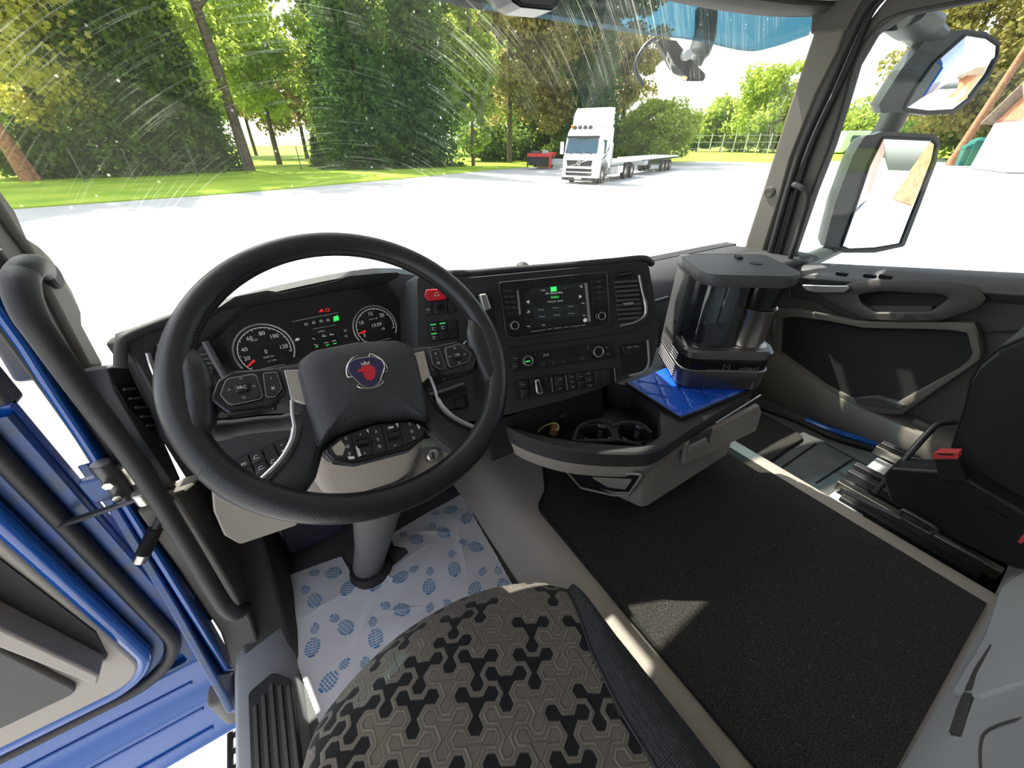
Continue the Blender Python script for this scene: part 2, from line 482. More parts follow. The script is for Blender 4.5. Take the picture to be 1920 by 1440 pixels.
for k in range(1, 4): 
    ring = [c + Vector((-.005, math.cos(a) * .0045 * k, math.sin(a) * .0045 * k)) for a in [2 * math.pi * q / 24 for q in range(24)]]
    mb.tube(ring, .0012, 6, closed=True)
mb.build('grille', 'pillar', sp)
# rubber door seal running down the pillar
def offs(pts, dx): return [(x + dx, y) for x, y in pts]
seal = [(1650, -25), (1612, 12), (1586, 61), (1540, 166), (1483, 296), (1434, 462), (1420, 510)]
mb = MB(); mb.tube(spline([fR.p3(x + 14, y, .012) for x, y in seal], 6), .014, 10)
mb.tube(spline([fR.p3(x + 30, y, .004) for x, y in seal], 6), .009, 8)
tag(mb.build('trim_6', 'rubber'), 'black rubber door seal along the right pillar', kind='structure')

d2 = thing('door_2', (XR, .3, FZ), 'closed passenger door with dark pocket and grey pull handle', kind='structure')
mb = MB()
win = [(1690, 25), (1635, 61), (1602, 119), (1580, 195), (1555, 274), (1523, 357), (1476, 497)]
inn = [(1430, 497), (1470, 370), (1520, 262), (1580, 130), (1612, 60), (1660, 0), (1700, -40), (1930, -90), (1930, -20)]
mb.pp(fR, win + inn, -.07, -.005)
mb.build('window_frame', 'pillar_dark', d2, bev=.006)
mb = MB(); mb.tube(spline([fR.p3(x, y, -.01) for x, y in [(1925, -18)] + win], 5), .006, 8)
mb.build('window_gasket', 'rubber', d2)
gl = MB(); gl.pp(XF(XR + .05), [(1476, 510), (1560, 260), (1600, 110), (1690, 10), (2300, -110), (2300, 530)], -.004, 0)
tag(gl.build('window_2', 'side_glass'), 'clear passenger door window', kind='structure')
# belt sill of the door: lofted along Y
def sill(y): return -.440 + (.79 - y) * .165
mb = MB(); loops = []
for y in (.86, .79, .6, .4, .2, 0, -.2, -.5):
    z = sill(y)
    loops.append([Vector((XR + .075, y, z - .10)), Vector((XR + .075, y, z)), Vector((XR + .03, y, z + .004)), Vector((XR - .015, y, z - .005)), Vector((XR - .045, y, z - .028)), Vector((XR - .05, y, z - .045)), Vector((XR - .02, y, z - .07)), Vector((XR + .03, y, z - .10))])
mb.loft(loops)
mb.build('belt_sill', 'dash_grey', d2, bev=.003)
# main panel
mb = MB()
panel = [(.88, -.46), (.88, -.70), (.86, -1.06), (.55, -1.10), (.30, -1.07), (.0, -1.05), (-.5, -1.05), (-.5, -.28), (.0, -.35), (.4, -.42)]
mb.prism(fR, [(-y, z) for y, z in panel], -.09, -.028)
mb.build('panel', 'pillar', d2, bev=.006)
# upper padded band
fU = XF(XR - .0)
mb = MB()
mb.pp(fU, [(1482, 520), (1600, 522), (1740, 526), (1930, 534), (1935, 620), (1812, 628), (1760, 610), (1600, 605), (1520, 562), (1478, 556)], -.04, .0, r=.01)
mb.build('armrest_band', 'pillar_dark', d2, bev=.006)
# pull handle bar with dark slot
mb = MB()
outer = [(1531, 551), (1596, 530), (1640, 524), (1780, 528), (1834, 540), (1850, 560), (1834, 577), (1762, 602), (1690, 604), (1618, 600)]
slot = [(1607, 552), (1650, 546), (1770, 552), (1778, 562), (1743, 585), (1640, 586), (1614, 570)]
fP = XF(XR - .055)
po = rpoly([fP.px(*p) for p in outer], .012)
ps = rpoly([fP.px(*p) for p in slot], .008)
# frame = outer minus slot: bridge ring by sampling both around the slot's centre
def ring_between(mb, fr, A, B, h0, h1, n=72):
    ca = Vector((sum(p[0] for p in B) / len(B), sum(p[1] for p in B) / len(B)))
    def hit(P, ang):
        d = Vector((math.cos(ang), math.sin(ang))); best = None
        for i in range(len(P)):
            p = Vector(P[i]) - ca; q = Vector(P[(i + 1) % len(P)]) - ca; e = q - p
            den = d.x * e.y - d.y * e.x
            if abs(den) < 1e-12: continue
            t = (p.x * e.y - p.y * e.x) / den; s = (p.x * d.y - p.y * d.x) / den
            if t > 0 and -1e-6 <= s <= 1 + 1e-6 and (best is None or t > best): best = t
        return ca + d * (best or 0)
    a = [hit(A, 2 * math.pi * k / n) for k in range(n)]; b = [hit(B, 2 * math.pi * k / n) for k in range(n)]
    mb.loft([[fr.w(*p, h0) for p in a], [fr.w(*p, h1 - .004) for p in a], [fr.w(*(p * .85 + q * .15), h1) for p, q in zip(a, b)],
             [fr.w(*(p * .15 + q * .85), h1) for p, q in zip(a, b)], [fr.w(*q, h1 - .004) for q in b], [fr.w(*q, h0) for q in b], [fr.w(*p, h0) for p in a]], False, False)
    return mb
mb = MB(); ring_between(mb, fP, po, ps, -.05, 0)
mb.build('pull_handle', 'pillar_dark', d2)
mb = MB(); mb.pp(XF(XR - .012), [(1600, 546), (1785, 548), (1780, 590), (1620, 592)], -.01, 0)
mb.build('pull_recess', 'black', d2)
mb = MB(); mb.pp(XF(XR - .03), [(1630, 574), (1750, 574), (1742, 586), (1640, 587)], -.02, 0, r=.004)
mb.build('recess_ledge', 'pillar_dark', d2)
# chrome release lever
fH = XF(XR - .07)
mb = MB(); mb.pp(fH, [(1501, 534), (1560, 536), (1590, 536), (1593, 541), (1582, 549), (1530, 549), (1512, 545)], -.012, 0, r=.004)
mb.build('release_lever', 'satin', d2, bev=.003)
mb = MB(); mb.pp(XF(XR - .045), [(1506, 530), (1545, 520), (1575, 524), (1586, 536), (1520, 542)], -.02, 0, r=.006)
mb.build('lever_cup', 'black', d2, bev=.003)
# window switches on the belt sill
for x0 in (1578, 1632, 1662):
    z = sill(.5)
    p = onx(x0, 517, XR - .03)
    mb = MB(); mb.box(WF, p.x - .014, p.x + .014, p.y - .018, p.y + .018, sill(p.y) - .026, sill(p.y) - .013, r=.004)
    mb.build('window_switch', 'gloss_black', d2, bev=.0015)
# pocket: dark recessed field with a lighter lip
pocket = [(1466, 592), (1560, 604), (1620, 616), (1740, 618), (1812, 622), (1824, 668), (1800, 690), (1676, 758), (1599, 750), (1520, 708), (1462, 672)]
mb = MB(); mb.pp(XF(XR - .03), pocket, -.004, .0, r=.012)
mb.build('pocket_liner', 'seat_black', d2)
lip = [(1452, 580), (1470, 575), (1600, 602), (1830, 606), (1842, 672), (1690, 778), (1590, 772), (1500, 722), (1446, 686)]
mb = MB(); ring_between(mb, XF(XR - .05), rpoly([XF(XR - .05).px(*p) for p in lip], .012), rpoly([XF(XR - .05).px(*p) for p in pocket], .012), -.035, 0)
mb.build('pocket_lip', 'pillar', d2)
mb = MB(); mb.pp(XF(XR - .052), [(1600, 748), (1640, 744), (1700, 760), (1680, 768), (1606, 756)], -.03, .004, r=.004)
mb.build('pocket_tray', 'pillar_dark', d2, bev=.002)
mb = MB()      # lower bulge
loops = []
for y, z1, z0 in ((.80, -.80, -1.09), (.6, -.86, -1.10), (.4, -.92, -1.085), (.2, -.93, -1.06), (0, -.93, -1.05), (-.4, -.93, -1.05)):
    loops.append([Vector((XR + .02, y, z1 + .06)), Vector((XR - .055, y, z1 + .035)), Vector((XR - .075, y, z1)), Vector((XR - .07, y, (z1 + z0) / 2)), Vector((XR - .045, y, z0 + .02)), Vector((XR - .02, y, z0)), Vector((XR + .02, y, z0))])
mb.loft(loops)
mb.build('lower_moulding', 'pillar', d2, bev=.004)
# door seal strip and painted sill behind the door foot
mb = MB(); mb.tube(spline([onz(1425, 762, FZ + .015), onz(1500, 790, FZ + .015), onz(1560, 818, FZ + .015), onz(1640, 842, FZ + .015), onz(1760, 880, FZ + .015)], 6), .010, 8)
tag(mb.build('trim_7', 'rubber'), 'black sill seal along the passenger door foot', kind='structure')
mb = MB(); mb.tube(spline([onz(1510, 786, FZ + .03), onz(1560, 806, FZ + .03), onz(1645, 834, FZ + .03), onz(1760, 868, FZ + .03)], 6), .012, 8)
tag(mb.build('trim_8', 'paint_blue'), 'narrow blue painted door sill at the passenger side', kind='structure')
mb = MB()
mb.prism(fR, [(-.92, -1.9), (1.0, -1.9), (1.0, -.36), (-.78, -.46), (-.92, -.46)], -.15, -.11)
mb.prism(fR, [(.25, -.36), (1.0, -.36), (1.0, .66), (.25, .66)], -.15, -.11)
mb.prism(fR, [(-.80, .46), (.25, .46), (.25, .66), (-.7, .66)], -.15, -.11)
tag(mb.build('wall_right', 'paint_blue'), 'blue painted outer side of the cab behind the passenger door', kind='structure')

# right grab handle on the pillar
g = thing('pillar_grip', fR.p3(1470, 500, .05), 'small black grab handle at the foot of the right pillar', 'handle')
fG = XF(XR - .05)
mb = MB(); mb.tube(spline([XF(XR).p3(1484, 345), fG.p3(1500, 350), fG.p3(1512, 360), fG.p3(1513, 382), fG.p3(1502, 420), fG.p3(1484, 478), XF(XR).p3(1478, 492)], 6), .0105, 12)
mb.build('bar', 'dash_soft', g)
mb = MB(); mb.pp(XF(XR - .012), [(1476, 338), (1500, 342), (1500, 356), (1478, 352)], -.02, 0, r=.003)
mb.build('mount', 'black', g, bev=.002)

# left rear quarter of the cab and the rail over the door opening
mb = MB(); mb.box(LF(XL - .02), -.95, -.14, FZ - .05, .74, -.05, 0)
mb.box(LF(XL - .02), -.14, .98, .47, .74, -.05, 0)
tag(mb.build('wall_left', 'pillar', bev=.01), 'grey rear quarter and roof rail on the driver side', kind='structure')
# ------------------------------------------------------------------ left pillar, door opening, open door
fL = LF(XL)
mb = MB()
glass_side = [(-20, 315), (0, 353), (32, 397), (53, 445), (73, 458), (93, 477), (112, 503), (137, 544), (156, 589), (157, 611), (198, 688)]
inner_side = [(170, 690), (95, 545), (60, 470), (30, 430), (-20, 350)]
mb.pp(fL, glass_side + inner_side, -.10, 0)
tag(mb.build('trim_9', 'pillar', bev=.008), 'beige grey left windscreen pillar trim', kind='structure')
mb = MB()
mb.pp(fL, [(-20, 345), (28, 425), (62, 470), (100, 545), (175, 690), (198, 688), (235, 760), (330, 900), (480, 1130), (430, 1150), (330, 1000), (195, 800), (60, 585), (-20, 440)], -.034, -.012)
tag(mb.build('trim_10', 'pillar_mid', bev=.006), 'dark inner face of the left door pillar', kind='structure')
mb = MB()     # ridge down the pillar below the screen
mb.tube(spline([fL.p3(180, 700, .006), fL.p3(215, 760, .008), fL.p3(285, 870, .008), fL.p3(360, 985, .006), fL.p3(450, 1120, .006)], 6), [.014] * 25, 10)
tag(mb.build('trim_11', 'pillar', bev=0), 'grey ridge running down the left door pillar', kind='structure')
# blue painted flange and black seal of the door opening
mb = MB()
mb.pp(LF(XL - .005), [(-20, 515), (0, 545), (60, 628), (120, 722), (180, 812), (260, 940), (345, 1078), (450, 1255), (430, 1255), (330, 1090), (240, 945), (160, 820), (110, 745), (50, 650), (0, 580), (-20, 550)], -.012, 0)
tag(mb.build('trim_12', 'paint_blue', bev=.004), 'blue painted flange of the driver door opening', kind='structure')
mb = MB()
mb.tube(spline([LF(XL - .03).p3(x, y) for x, y in ((-20, 570), (0, 598), (60, 680), (120, 765), (165, 832), (215, 915))], 5), .011, 10)
tag(mb.build('trim_13', 'pillar_dark'), 'dark seal lip on the left door opening', kind='structure')
mb = MB()
mb.tube(spline([fL.p3(x, y, .008) for x, y in ((-20, 470), (0, 500), (60, 600), (130, 712), (200, 822), (300, 975), (400, 1130), (440, 1195), (470, 1245), (500, 1300), (520, 1380), (530, 1450))], 5), .012, 10)
tag(mb.build('trim_14', 'rubber'), 'black rubber seal around the driver door opening', kind='structure')

# long grab handle on the left pillar
g = thing('grab_rail', LF(-.25).p3(440, 1154), 'long black tubular grab rail beside the driver door opening', 'handle')
fh = LF(-.25)
path = [fL.p3(84, 512), LF(-.29).p3(78, 500), fh.p3(56, 500), fh.p3(40, 520), fh.p3(41, 550), fh.p3(57, 592), fh.p3(80, 628), fh.p3(160, 742), fh.p3(233, 838), fh.p3(290, 923), fh.p3(350, 1020), fh.p3(404, 1110), fh.p3(425, 1140), LF(-.26).p3(443, 1150), LF(-.28).p3(458, 1138), fL.p3(463, 1108)]
sp_ = spline(path, 6)
rr = [.018 + .004 * max(0, 1 - abs(i - 22) / 20) for i in range(len(sp_))]
mb = MB(); mb.tube(sp_, [r * .74 for r in rr], 16)
mb.build('rail', 'dash', g)
for p in ((92, 516), (463, 1100)):
    mb = MB(); q = fL.p3(*p); mb.lathe(q, (1, 0, 0), [(.024, -.004), (.024, .006), (.02, .010), (0, .010)], 20)
    mb.build('end_boss', 'dash_soft', g)

# lower pillar trim and sill step
mb = MB()
mb.pp(LF(-.27), [(395, 880), (470, 1010), (520, 1100), (560, 1190), (500, 1250), (470, 1160), (400, 1040), (330, 930)], -.06, 0, r=.01)
tag(mb.build('trim_15', 'pillar_mid', bev=.006), 'dark kick panel under the left end of the dash', kind='structure')
mb = MB()
loops = []
for y in (.80, .72, .60, .45, .25, 0, -.4):
    x0 = -.315; x1 = -.205
    loops.append([Vector((x0 - .02, y, FZ - .10)), Vector((x0 - .015, y, FZ + .0)), Vector((x0, y, FZ + .035)), Vector((x0 + .02, y, FZ + .042)), Vector((x1 - .02, y, FZ + .03)), Vector((x1, y, FZ + .012)), Vector((x1 + .015, y, FZ - .02)), Vector((x1, y, FZ - .10))])
mb.loft(loops)
tag(mb.build('trim_16', 'grey_plastic', bev=.004), 'grey plastic sill cover beside the driver footwell', kind='structure')
tr = thing('step_tread', (-.25, .4, FZ + .03), 'black ribbed tread pad on the grey door sill', 'tread')
fT = WF
mb = MB(); mb.prism(fT, rpoly([(-.292, -.2), (-.213, -.2), (-.213, .565), (-.245, .60), (-.292, .585)], .012), FZ + .02, FZ + .046)
mb.build('pad', 'rubber', tr, bev=.002)
for k in range(5):
    x = -.284 + k * .0155
    mb = MB(); mb.box(fT, x, x + .008, -.19, .575 - .012 * abs(k - 2), FZ + .046, FZ + .051)
    mb.build('rib', 'pillar_dark', tr, bev=.0015)
# perforated outside step below the sill
st = thing('entry_step', (-.42, .3, FZ - .55), 'black perforated metal entry step below the driver door', 'step')
zz = FZ - .20
mb = MB()
for i in range(26):
    y = -.2 + i * .034
    pts = [Vector((-.385 + (.02 if (k + i) % 2 else 0), y + k * .0, zz)) for k in range(2)]
    zig = [Vector((-.40, y, zz)), Vector((-.378, y + .010, zz)), Vector((-.378, y + .024, zz)), Vector((-.40, y + .034, zz))]
    mb.tube(zig, .0045, 6)
    zig = [Vector((-.345, y, zz)), Vector((-.367, y + .010, zz)), Vector((-.367, y + .024, zz)), Vector((-.345, y + .034, zz))]
    mb.tube(zig, .0045, 6)
    mb.tube([Vector((-.378, y + .017, zz)), Vector((-.367, y + .017, zz))], .0045, 6)
tag(mb.build('grating', 'rubber', st), kind='stuff')
for x in (-.405, -.338):
    mb = MB(); mb.tube([Vector((x, -.2, zz)), Vector((x, .66, zz))], .007, 8)
    mb.build('side_rail', 'rubber', st)
for y in (-.15, .60):
    mb = MB(); mb.tube([Vector((-.37, y, zz)), Vector((-.30, y, FZ - .08))], .008, 8)
    mb.build('bracket', 'black', st)
mb = MB(); mb.box(WF, -.405, -.345, .66, .72, FZ - .17, FZ - .06, r=.02)
mb.build('end_cap', 'pillar', st, bev=.006)

# ---- open driver door: stands square to the cab, in the plane Y = .78
DY = .78
d1 = thing('door_1', (-.9, DY, -1.3), 'open blue driver door with beige inner panel', kind='structure')
fD = YF(DY)
XH = -.385                                   # front (hinge) edge of the door
def rr_corner(x0, z0, r, n=10):            # front edge straight down, rounded into the bottom edge
    pts = []
    for k in range(n + 1):
        a = math.pi / 2 * k / n
        pts.append((x0 - r + r * math.cos(a), z0 + r - r * math.sin(a)))
    return pts
mb = MB()
poly = [(XH - .01, .40)] + [(x, z) for x, z in rr_corner(XH, -1.30, .04)] + [(-1.55, -1.30), (-1.55, -.32), (-1.50, .30), (-.9, .42)]
poly2 = [(XH, -.33)] + rr_corner(XH, -1.30, .04) + [(-1.55, -1.30), (-1.55, -.36)]
mb.loft([[fD.w(x, z, -.012) for x, z in poly2], [fD.w(x, z, -.03) for x, z in poly2], [fD.w(x - (.10 if x > -1.4 else 0), z, -.075) for x, z in poly2]])
mb.build('outer_skin', 'paint_blue', d1, bev=.008)
mb = MB()      # window frame above the belt
mb.prism(fD, [(XH, -.34), (XH, .36), (XH - .10, .42), (XH - .10, .36), (XH - .045, .32), (XH - .045, -.34)], -.06, -.015)
mb.build('window_frame', 'pillar_dark', d1, bev=.006)
def ushape(x0, z0, r, w, ztop=-.34, xend=-1.5):
    A = [(x0, ztop)] + rr_corner(x0, z0, r) + [(xend, z0)]
    B = [(x0 - w, ztop)] + rr_corner(x0 - w, z0 + w, max(.01, r - w)) + [(xend, z0 + w)]
    return A + B[::-1]
def ufill(mb, x0, z0, r, w, h0, h1, **k):
    A = [(x0, -.34)] + rr_corner(x0, z0, r) + [(-1.5, z0)]
    B = [(x0 - w, -.34)] + rr_corner(x0 - w, z0 + w, max(.01, r - w)) + [(-1.5, z0 + w)]
    mb.loft([[fD.w(*p, h0) for p in A], [fD.w(*p, h1) for p in A], [fD.w(*p, h1) for p in B], [fD.w(*p, h0) for p in B]], closed=False)
    return mb
# dirty shut face strip
mb = MB(); ufill(mb, XH - .002, -1.10, .03, .045, -.012, .004)
mb.build('shut_face', 'paint_blue_dirty', d1, bev=.002)
# rubber seal round the door
mb = MB(); pts = [(XH - .035, -.34)] + rr_corner(XH - .035, -1.055, .13, 14) + [(-1.5, -1.055)]
mb.tube([fD.w(x, z, .012) for x, z in pts], .013, 10)
mb.build('door_seal', 'rubber', d1)
# recessed flange and bright blue inner lip
mb = MB(); ufill(mb, XH - .05, -1.04, .115, .035, -.01, .010)
mb.build('inner_flange', 'paint_blue_dirty', d1, bev=.002)
mb = MB(); pts = [(XH - .082, -.34)] + rr_corner(XH - .082, -1.012, .09, 14) + [(-1.5, -1.012)]
mb.tube([fD.w(x, z, .022) for x, z in pts], .015, 12)
mb.build('painted_lip', 'paint_blue', d1)
# beige liner
fI = YF(DY - .035)
mb = MB()
A = [(XH - .092, -.34)] + rr_corner(XH - .092, -1.0, .07, 8) + [(-1.5, -1.0), (-1.5, -.34)]
mb.prism(fI, A, -.03, 0)
mb.build('inner_panel', 'trim', d1, bev=.006)
# stepped door pocket: dark mouth with a beige lid face
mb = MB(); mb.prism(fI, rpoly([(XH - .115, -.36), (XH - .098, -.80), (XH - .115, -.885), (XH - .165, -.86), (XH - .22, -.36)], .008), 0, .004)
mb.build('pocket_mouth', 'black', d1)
mb = MB(); 
loops = [[fI.w(XH - .165, -.86, .0), fI.w(XH - .22, -.36, .0), fI.w(-1.4, -.36, .0), fI.w(-1.4, -.86, 0)], [fI.w(XH - .155, -.885, .05), fI.w(XH - .20, -.36, .05), fI.w(-1.4, -.36, .05), fI.w(-1.4, -.885, .05)]]
mb.prism(fI, [(XH - .13, -.895), (XH - .115, -.87), (XH - .185, -.36), (XH - .225, -.36)], .0, .045)
mb.build('pocket_wall', 'trim', d1, bev=.004)
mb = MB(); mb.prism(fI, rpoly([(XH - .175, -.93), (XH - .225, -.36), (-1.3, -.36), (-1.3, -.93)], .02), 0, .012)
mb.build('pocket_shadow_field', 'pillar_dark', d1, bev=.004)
# lower step of the door: pressed ledges below the liner
mb = MB()
mb.loft([[fD.w(x, z, h) for z, h in ((-1.065, -.012), (-1.065, .006), (-1.10, .018), (-1.115, .022), (-1.125, .028), (-1.165, .046), (-1.175, .054), (-1.185, .056), (-1.265, .088), (-1.285, .088), (-1.295, .06), (-1.295, -.012))] for x in (XH - .012, XH - .03, -.6, -1.0, -1.5)])
mb.build('lower_step_skin', 'paint_blue', d1, bev=.004)
for z, h in ((-1.112, .024), (-1.18, .057), (-1.24, .080)):
    mb = MB(); mb.tube([fD.w(XH - .06, z, h), fD.w(-1.5, z, h)], .004, 8); mb.build('pressed_ridge', 'paint_blue', d1)
# hinges, check strap and spring
def hinge(px, py, s=1.0):
    h = thing('door_hinge', YF(DY).p3(px, py, .05), 'steel and blue %s hinge of the open driver door' % ('upper' if py < 1000 else 'lower'), 'hinge', 'driver door hinges')
    c = YF(DY - .03).p3(px, py)
    mb = MB(); mb.lathe(c - Vector((0, 0, .03 * s)), (0, 0, 1), [(.014, 0), (.014, .06 * s)], 16); mb.build('pin', 'dark_steel', h, bev=.002)
    mb = MB(); mb.box(Fr(c, (1, 0, 0), (0, 0, 1)), -.035, .0, -.016 * s, .016 * s, -.008, .010); mb.build('leaf', 'paint_blue_dirty', h, bev=.004)
    mb = MB(); mb.box(Fr(c, (1, 0, 0), (0, 0, 1)), .0, .05, -.015 * s, .015 * s, -.02, -.004); mb.build('leaf', 'steel', h, bev=.004)
    mb = MB()
    for z in (-.018, .012): mb.lathe(c + Vector((0, -.012, z)), (0, -1, 0), [(.007, 0), (.007, .012), (0, .012)], 6)
    mb.build('bolts', 'steel', h)
    return h
hinge(215, 905, 1.5); hinge(375, 1145, 1.2)
cs = thing('check_strap', YF(DY - .05).p3(180, 955), 'worn steel check strap across the driver door gap', 'strap')
mb = MB()
a, b = YF(DY - .02).p3(112, 985), YF(DY - .08).p3(268, 932)
mb.tube([a, a.lerp(b, .3), a.lerp(b, .6), b], [.006, .0085, .0075, .006], 8, flat=.5)
mb.build('bar', 'dark_steel', cs)
mb = MB(); mb.lathe(b, (0, 0, 1), [(.012, -.012), (.012, .012)], 14); mb.build('eye', 'steel', cs, bev=.002)
spg = thing('cable_boot', YF(DY - .05).p3(272, 1040), 'ribbed black cable boot by the driver door hinge', 'boot')
a, b = YF(DY - .06).p3(268, 1040), YF(DY - .05).p3(292, 990)
mb = MB(); pr = []
L = (b - a).length
for k in range(19): pr.append((.012 if k % 2 else .008, L * k / 18))
mb.lathe(a, b - a, pr, 16); mb.build('bellows', 'rubber', spg)
mb = MB(); mb.lathe(a - (b - a).normalized() * .014, b - a, [(.010, 0), (.010, .016)], 14); mb.build('clip', 'steel', spg)
mb = MB(); mb.lathe(b, b - a, [(.007, 0), (.006, .06)], 12); mb.build('cable', 'black', spg)
# hinge post: dark body metal between pillar and door
mb = MB()
mb.pp(LF(-.352), [(165, 868), (215, 856), (345, 1090), (455, 1265), (468, 1330), (440, 1330), (335, 1140), (215, 940)], -.015, 0)
tag(mb.build('trim_17', 'paint_blue_dirty', bev=.003), 'dark hinge post of the cab', kind='structure')
mb = MB(); mb.tube([LF(-.345).p3(235, 905), LF(-.345).p3(300, 1010), LF(-.345).p3(350, 1100), LF(-.345).p3(440, 1255)], .007, 10)
tag(mb.build('trim_18', 'pillar_mid'), 'grey cable channel down the hinge post', kind='structure')
for i, (x, y) in enumerate(((281, 895), (306, 934))):
    bolt = MB(); c = LF(XL + .004).p3(x, y); bolt.lathe(c, (1, 0, 0), [(.010, -.004), (.010, .006), (.006, .006), (.006, .002), (0, .002)], 6)
    tag(bolt.build('pillar_bolt', 'steel'), ['upper', 'lower'][i] + ' hex bolt on the left door pillar', 'bolt', 'pillar bolts')
# ------------------------------------------------------------------ dashboard
dash = thing('dashboard', (.3, .8, FZ), 'black wraparound dashboard with screen, dials, switches and air vents', 'dashboard')
K = Fr((.51, .64, -.30), (.932, -.36, .02), (.104, .32, .942))       # centre panel, turned to the driver
D = Fr((.055, .84, -.32), (1, 0, 0), (0, .344, .938))                # instrument panel
# centre panel body
mb = MB()
kp = [(778, 512), (870, 517), (1000, 505), (1200, 487), (1219, 492), (1236, 590), (1238, 640), (1224, 688), (1180, 712), (1060, 752), (960, 778), (900, 790), (820, 800), (792, 790), (780, 700)]
poly = rpoly([K.px(*p) for p in kp], .012)
cx = sum(p[0] for p in poly) / len(poly); cy = sum(p[1] for p in poly) / len(poly)
back = []
for a, b in poly:
    q = K.w(a, b, 0); back.append(Vector((q.x + .05 * (a - cx), q.y + .24, max(q.z - .11, -.50))))
mb.loft([[K.w(cx + (a - cx) * .985, cy + (b - cy) * .97, 0) for a, b in poly], [K.w(a, b, -.010) for a, b in poly], back])
mb.build('centre_panel', 'dash', dash, bev=.003)
# soft top lip of the centre panel
mb = MB(); mb.tube(spline([K.p3(x, y, z) for x, y, z in ((782, 512, -.012), (870, 513, -.012), (960, 506, -.012), (1060, 498, -.012), (1150, 490, -.012), (1205, 485, -.014), (1222, 494, -.03))], 5), .008, 10)
mb.build('top_lip', 'dash_soft', dash)
# dashboard top shelf running to the windscreen
mb = MB(); rows = []
ed = [(-.262, .87, -.285), (-.16, .86, -.262), (.0, .90, -.252), (.20, .90, -.245), (.31, .75, -.236), (.42, .708, -.232), (.55, .655, -.230), (.68, .602, -.230), (.735, .585, -.232)]
for x, y, z in spline(ed, 4):
    xb = -.28 + (x + .262) / .997 * 1.25
    rows.append([Vector((x, y + .012, z - .08)), Vector((x, y + .004, z - .006)), Vector((x, y + .02, z)), Vector((.6 * x + .4 * xb, .6 * y + .4 * (ws_y(xb) - .03), z - .075)), Vector((xb, ws_y(xb) - .02, z - .17)), Vector((xb, ws_y(xb) - .02, z - .20))])
mb.grid(rows)
mb.build('top_shelf', 'dash_soft', dash, fixn=False, sol=.004)
mb = MB(); p = ony(980, 491, .76); mb.lathe(p - Vector((0, 0, .012)), (0, 0, 1), [(.015, 0), (.014, .006), (.009, .010), (0, .011)], 20)
mb.build('light_sensor', 'dash_soft', dash)
# side of the centre pod facing the passenger
# ---- instrument cluster
hood = [(300, 672), (318, 628), (380, 598), (440, 556), (500, 544), (530, 549), (630, 527), (652, 517), (742, 510), (772, 522), (784, 590), (790, 660), (770, 690), (660, 700), (520, 735), (400, 770), (330, 760)]
face = [(338, 690), (350, 640), (420, 585), (520, 566), (640, 545), (744, 528), (764, 545), (772, 640), (748, 668), (640, 690), (500, 728), (380, 742)]
mb = MB()
H0 = [D.px(*p) for p in hood]; H0r = rpoly(H0, .010)
F0r = rpoly([D.px(x, y, -.03) for x, y in face], .010)
def resample(P, n):
    P = [Vector(p) for p in P]; L = [0]
    for i in range(len(P)): L.append(L[-1] + (P[(i + 1) % len(P)] - P[i]).length)
    out = []
    for k in range(n):
        s = L[-1] * k / n; i = max(j for j in range(len(P)) if L[j] <= s + 1e-12)
        t = (s - L[i]) / max(L[i + 1] - L[i], 1e-9); out.append(P[i].lerp(P[(i + 1) % len(P)], t))
    return out
ca = Vector(D.px(580, 640))
def fan(P, n=120):
    out = []
    for k in range(n):
        ang = 2 * math.pi * k / n; d = Vector((math.cos(ang), math.sin(ang))); best = 0
        for i in range(len(P)):
            p = Vector(P[i]) - ca; e = Vector(P[(i + 1) % len(P)]) - ca - p
            den = d.x * e.y - d.y * e.x
            if abs(den) < 1e-12: continue
            t = (p.x * e.y - p.y * e.x) / den; s = (p.x * d.y - p.y * d.x) / den
            if t > best and -1e-6 <= s <= 1 + 1e-6: best = t
        out.append(ca + d * best)
    return out
A, B = fan(H0r), fan(F0r)
mb.loft([[D.w(*p, -.09) for p in A], [D.w(*p, -.0) for p in A], [D.w(*(p * .96 + q * .04), .006) for p, q in zip(A, B)], [D.w(*(p * .80 + q * .2), .004) for p, q in zip(A, B)], [D.w(*q, -.034) for q in B], [D.w(*q, -.09) for q in B]], True, True)
mb.build('cluster_hood', 'dash', dash)
mb = MB(); mb.tube(spline([D.p3(x, y, .003) for x, y in ((772, 524), (782, 560), (789, 610), (791, 655), (776, 682), (740, 690))], 5), .007, 10)
mb.build('cluster_side_trim', 'dash_grey', dash)
clu = MB(); clu.prism(D, F0r, -.05, -.0335)
cl = clu.build('instrument_cluster', 'screen', dash)
DC = -.0332
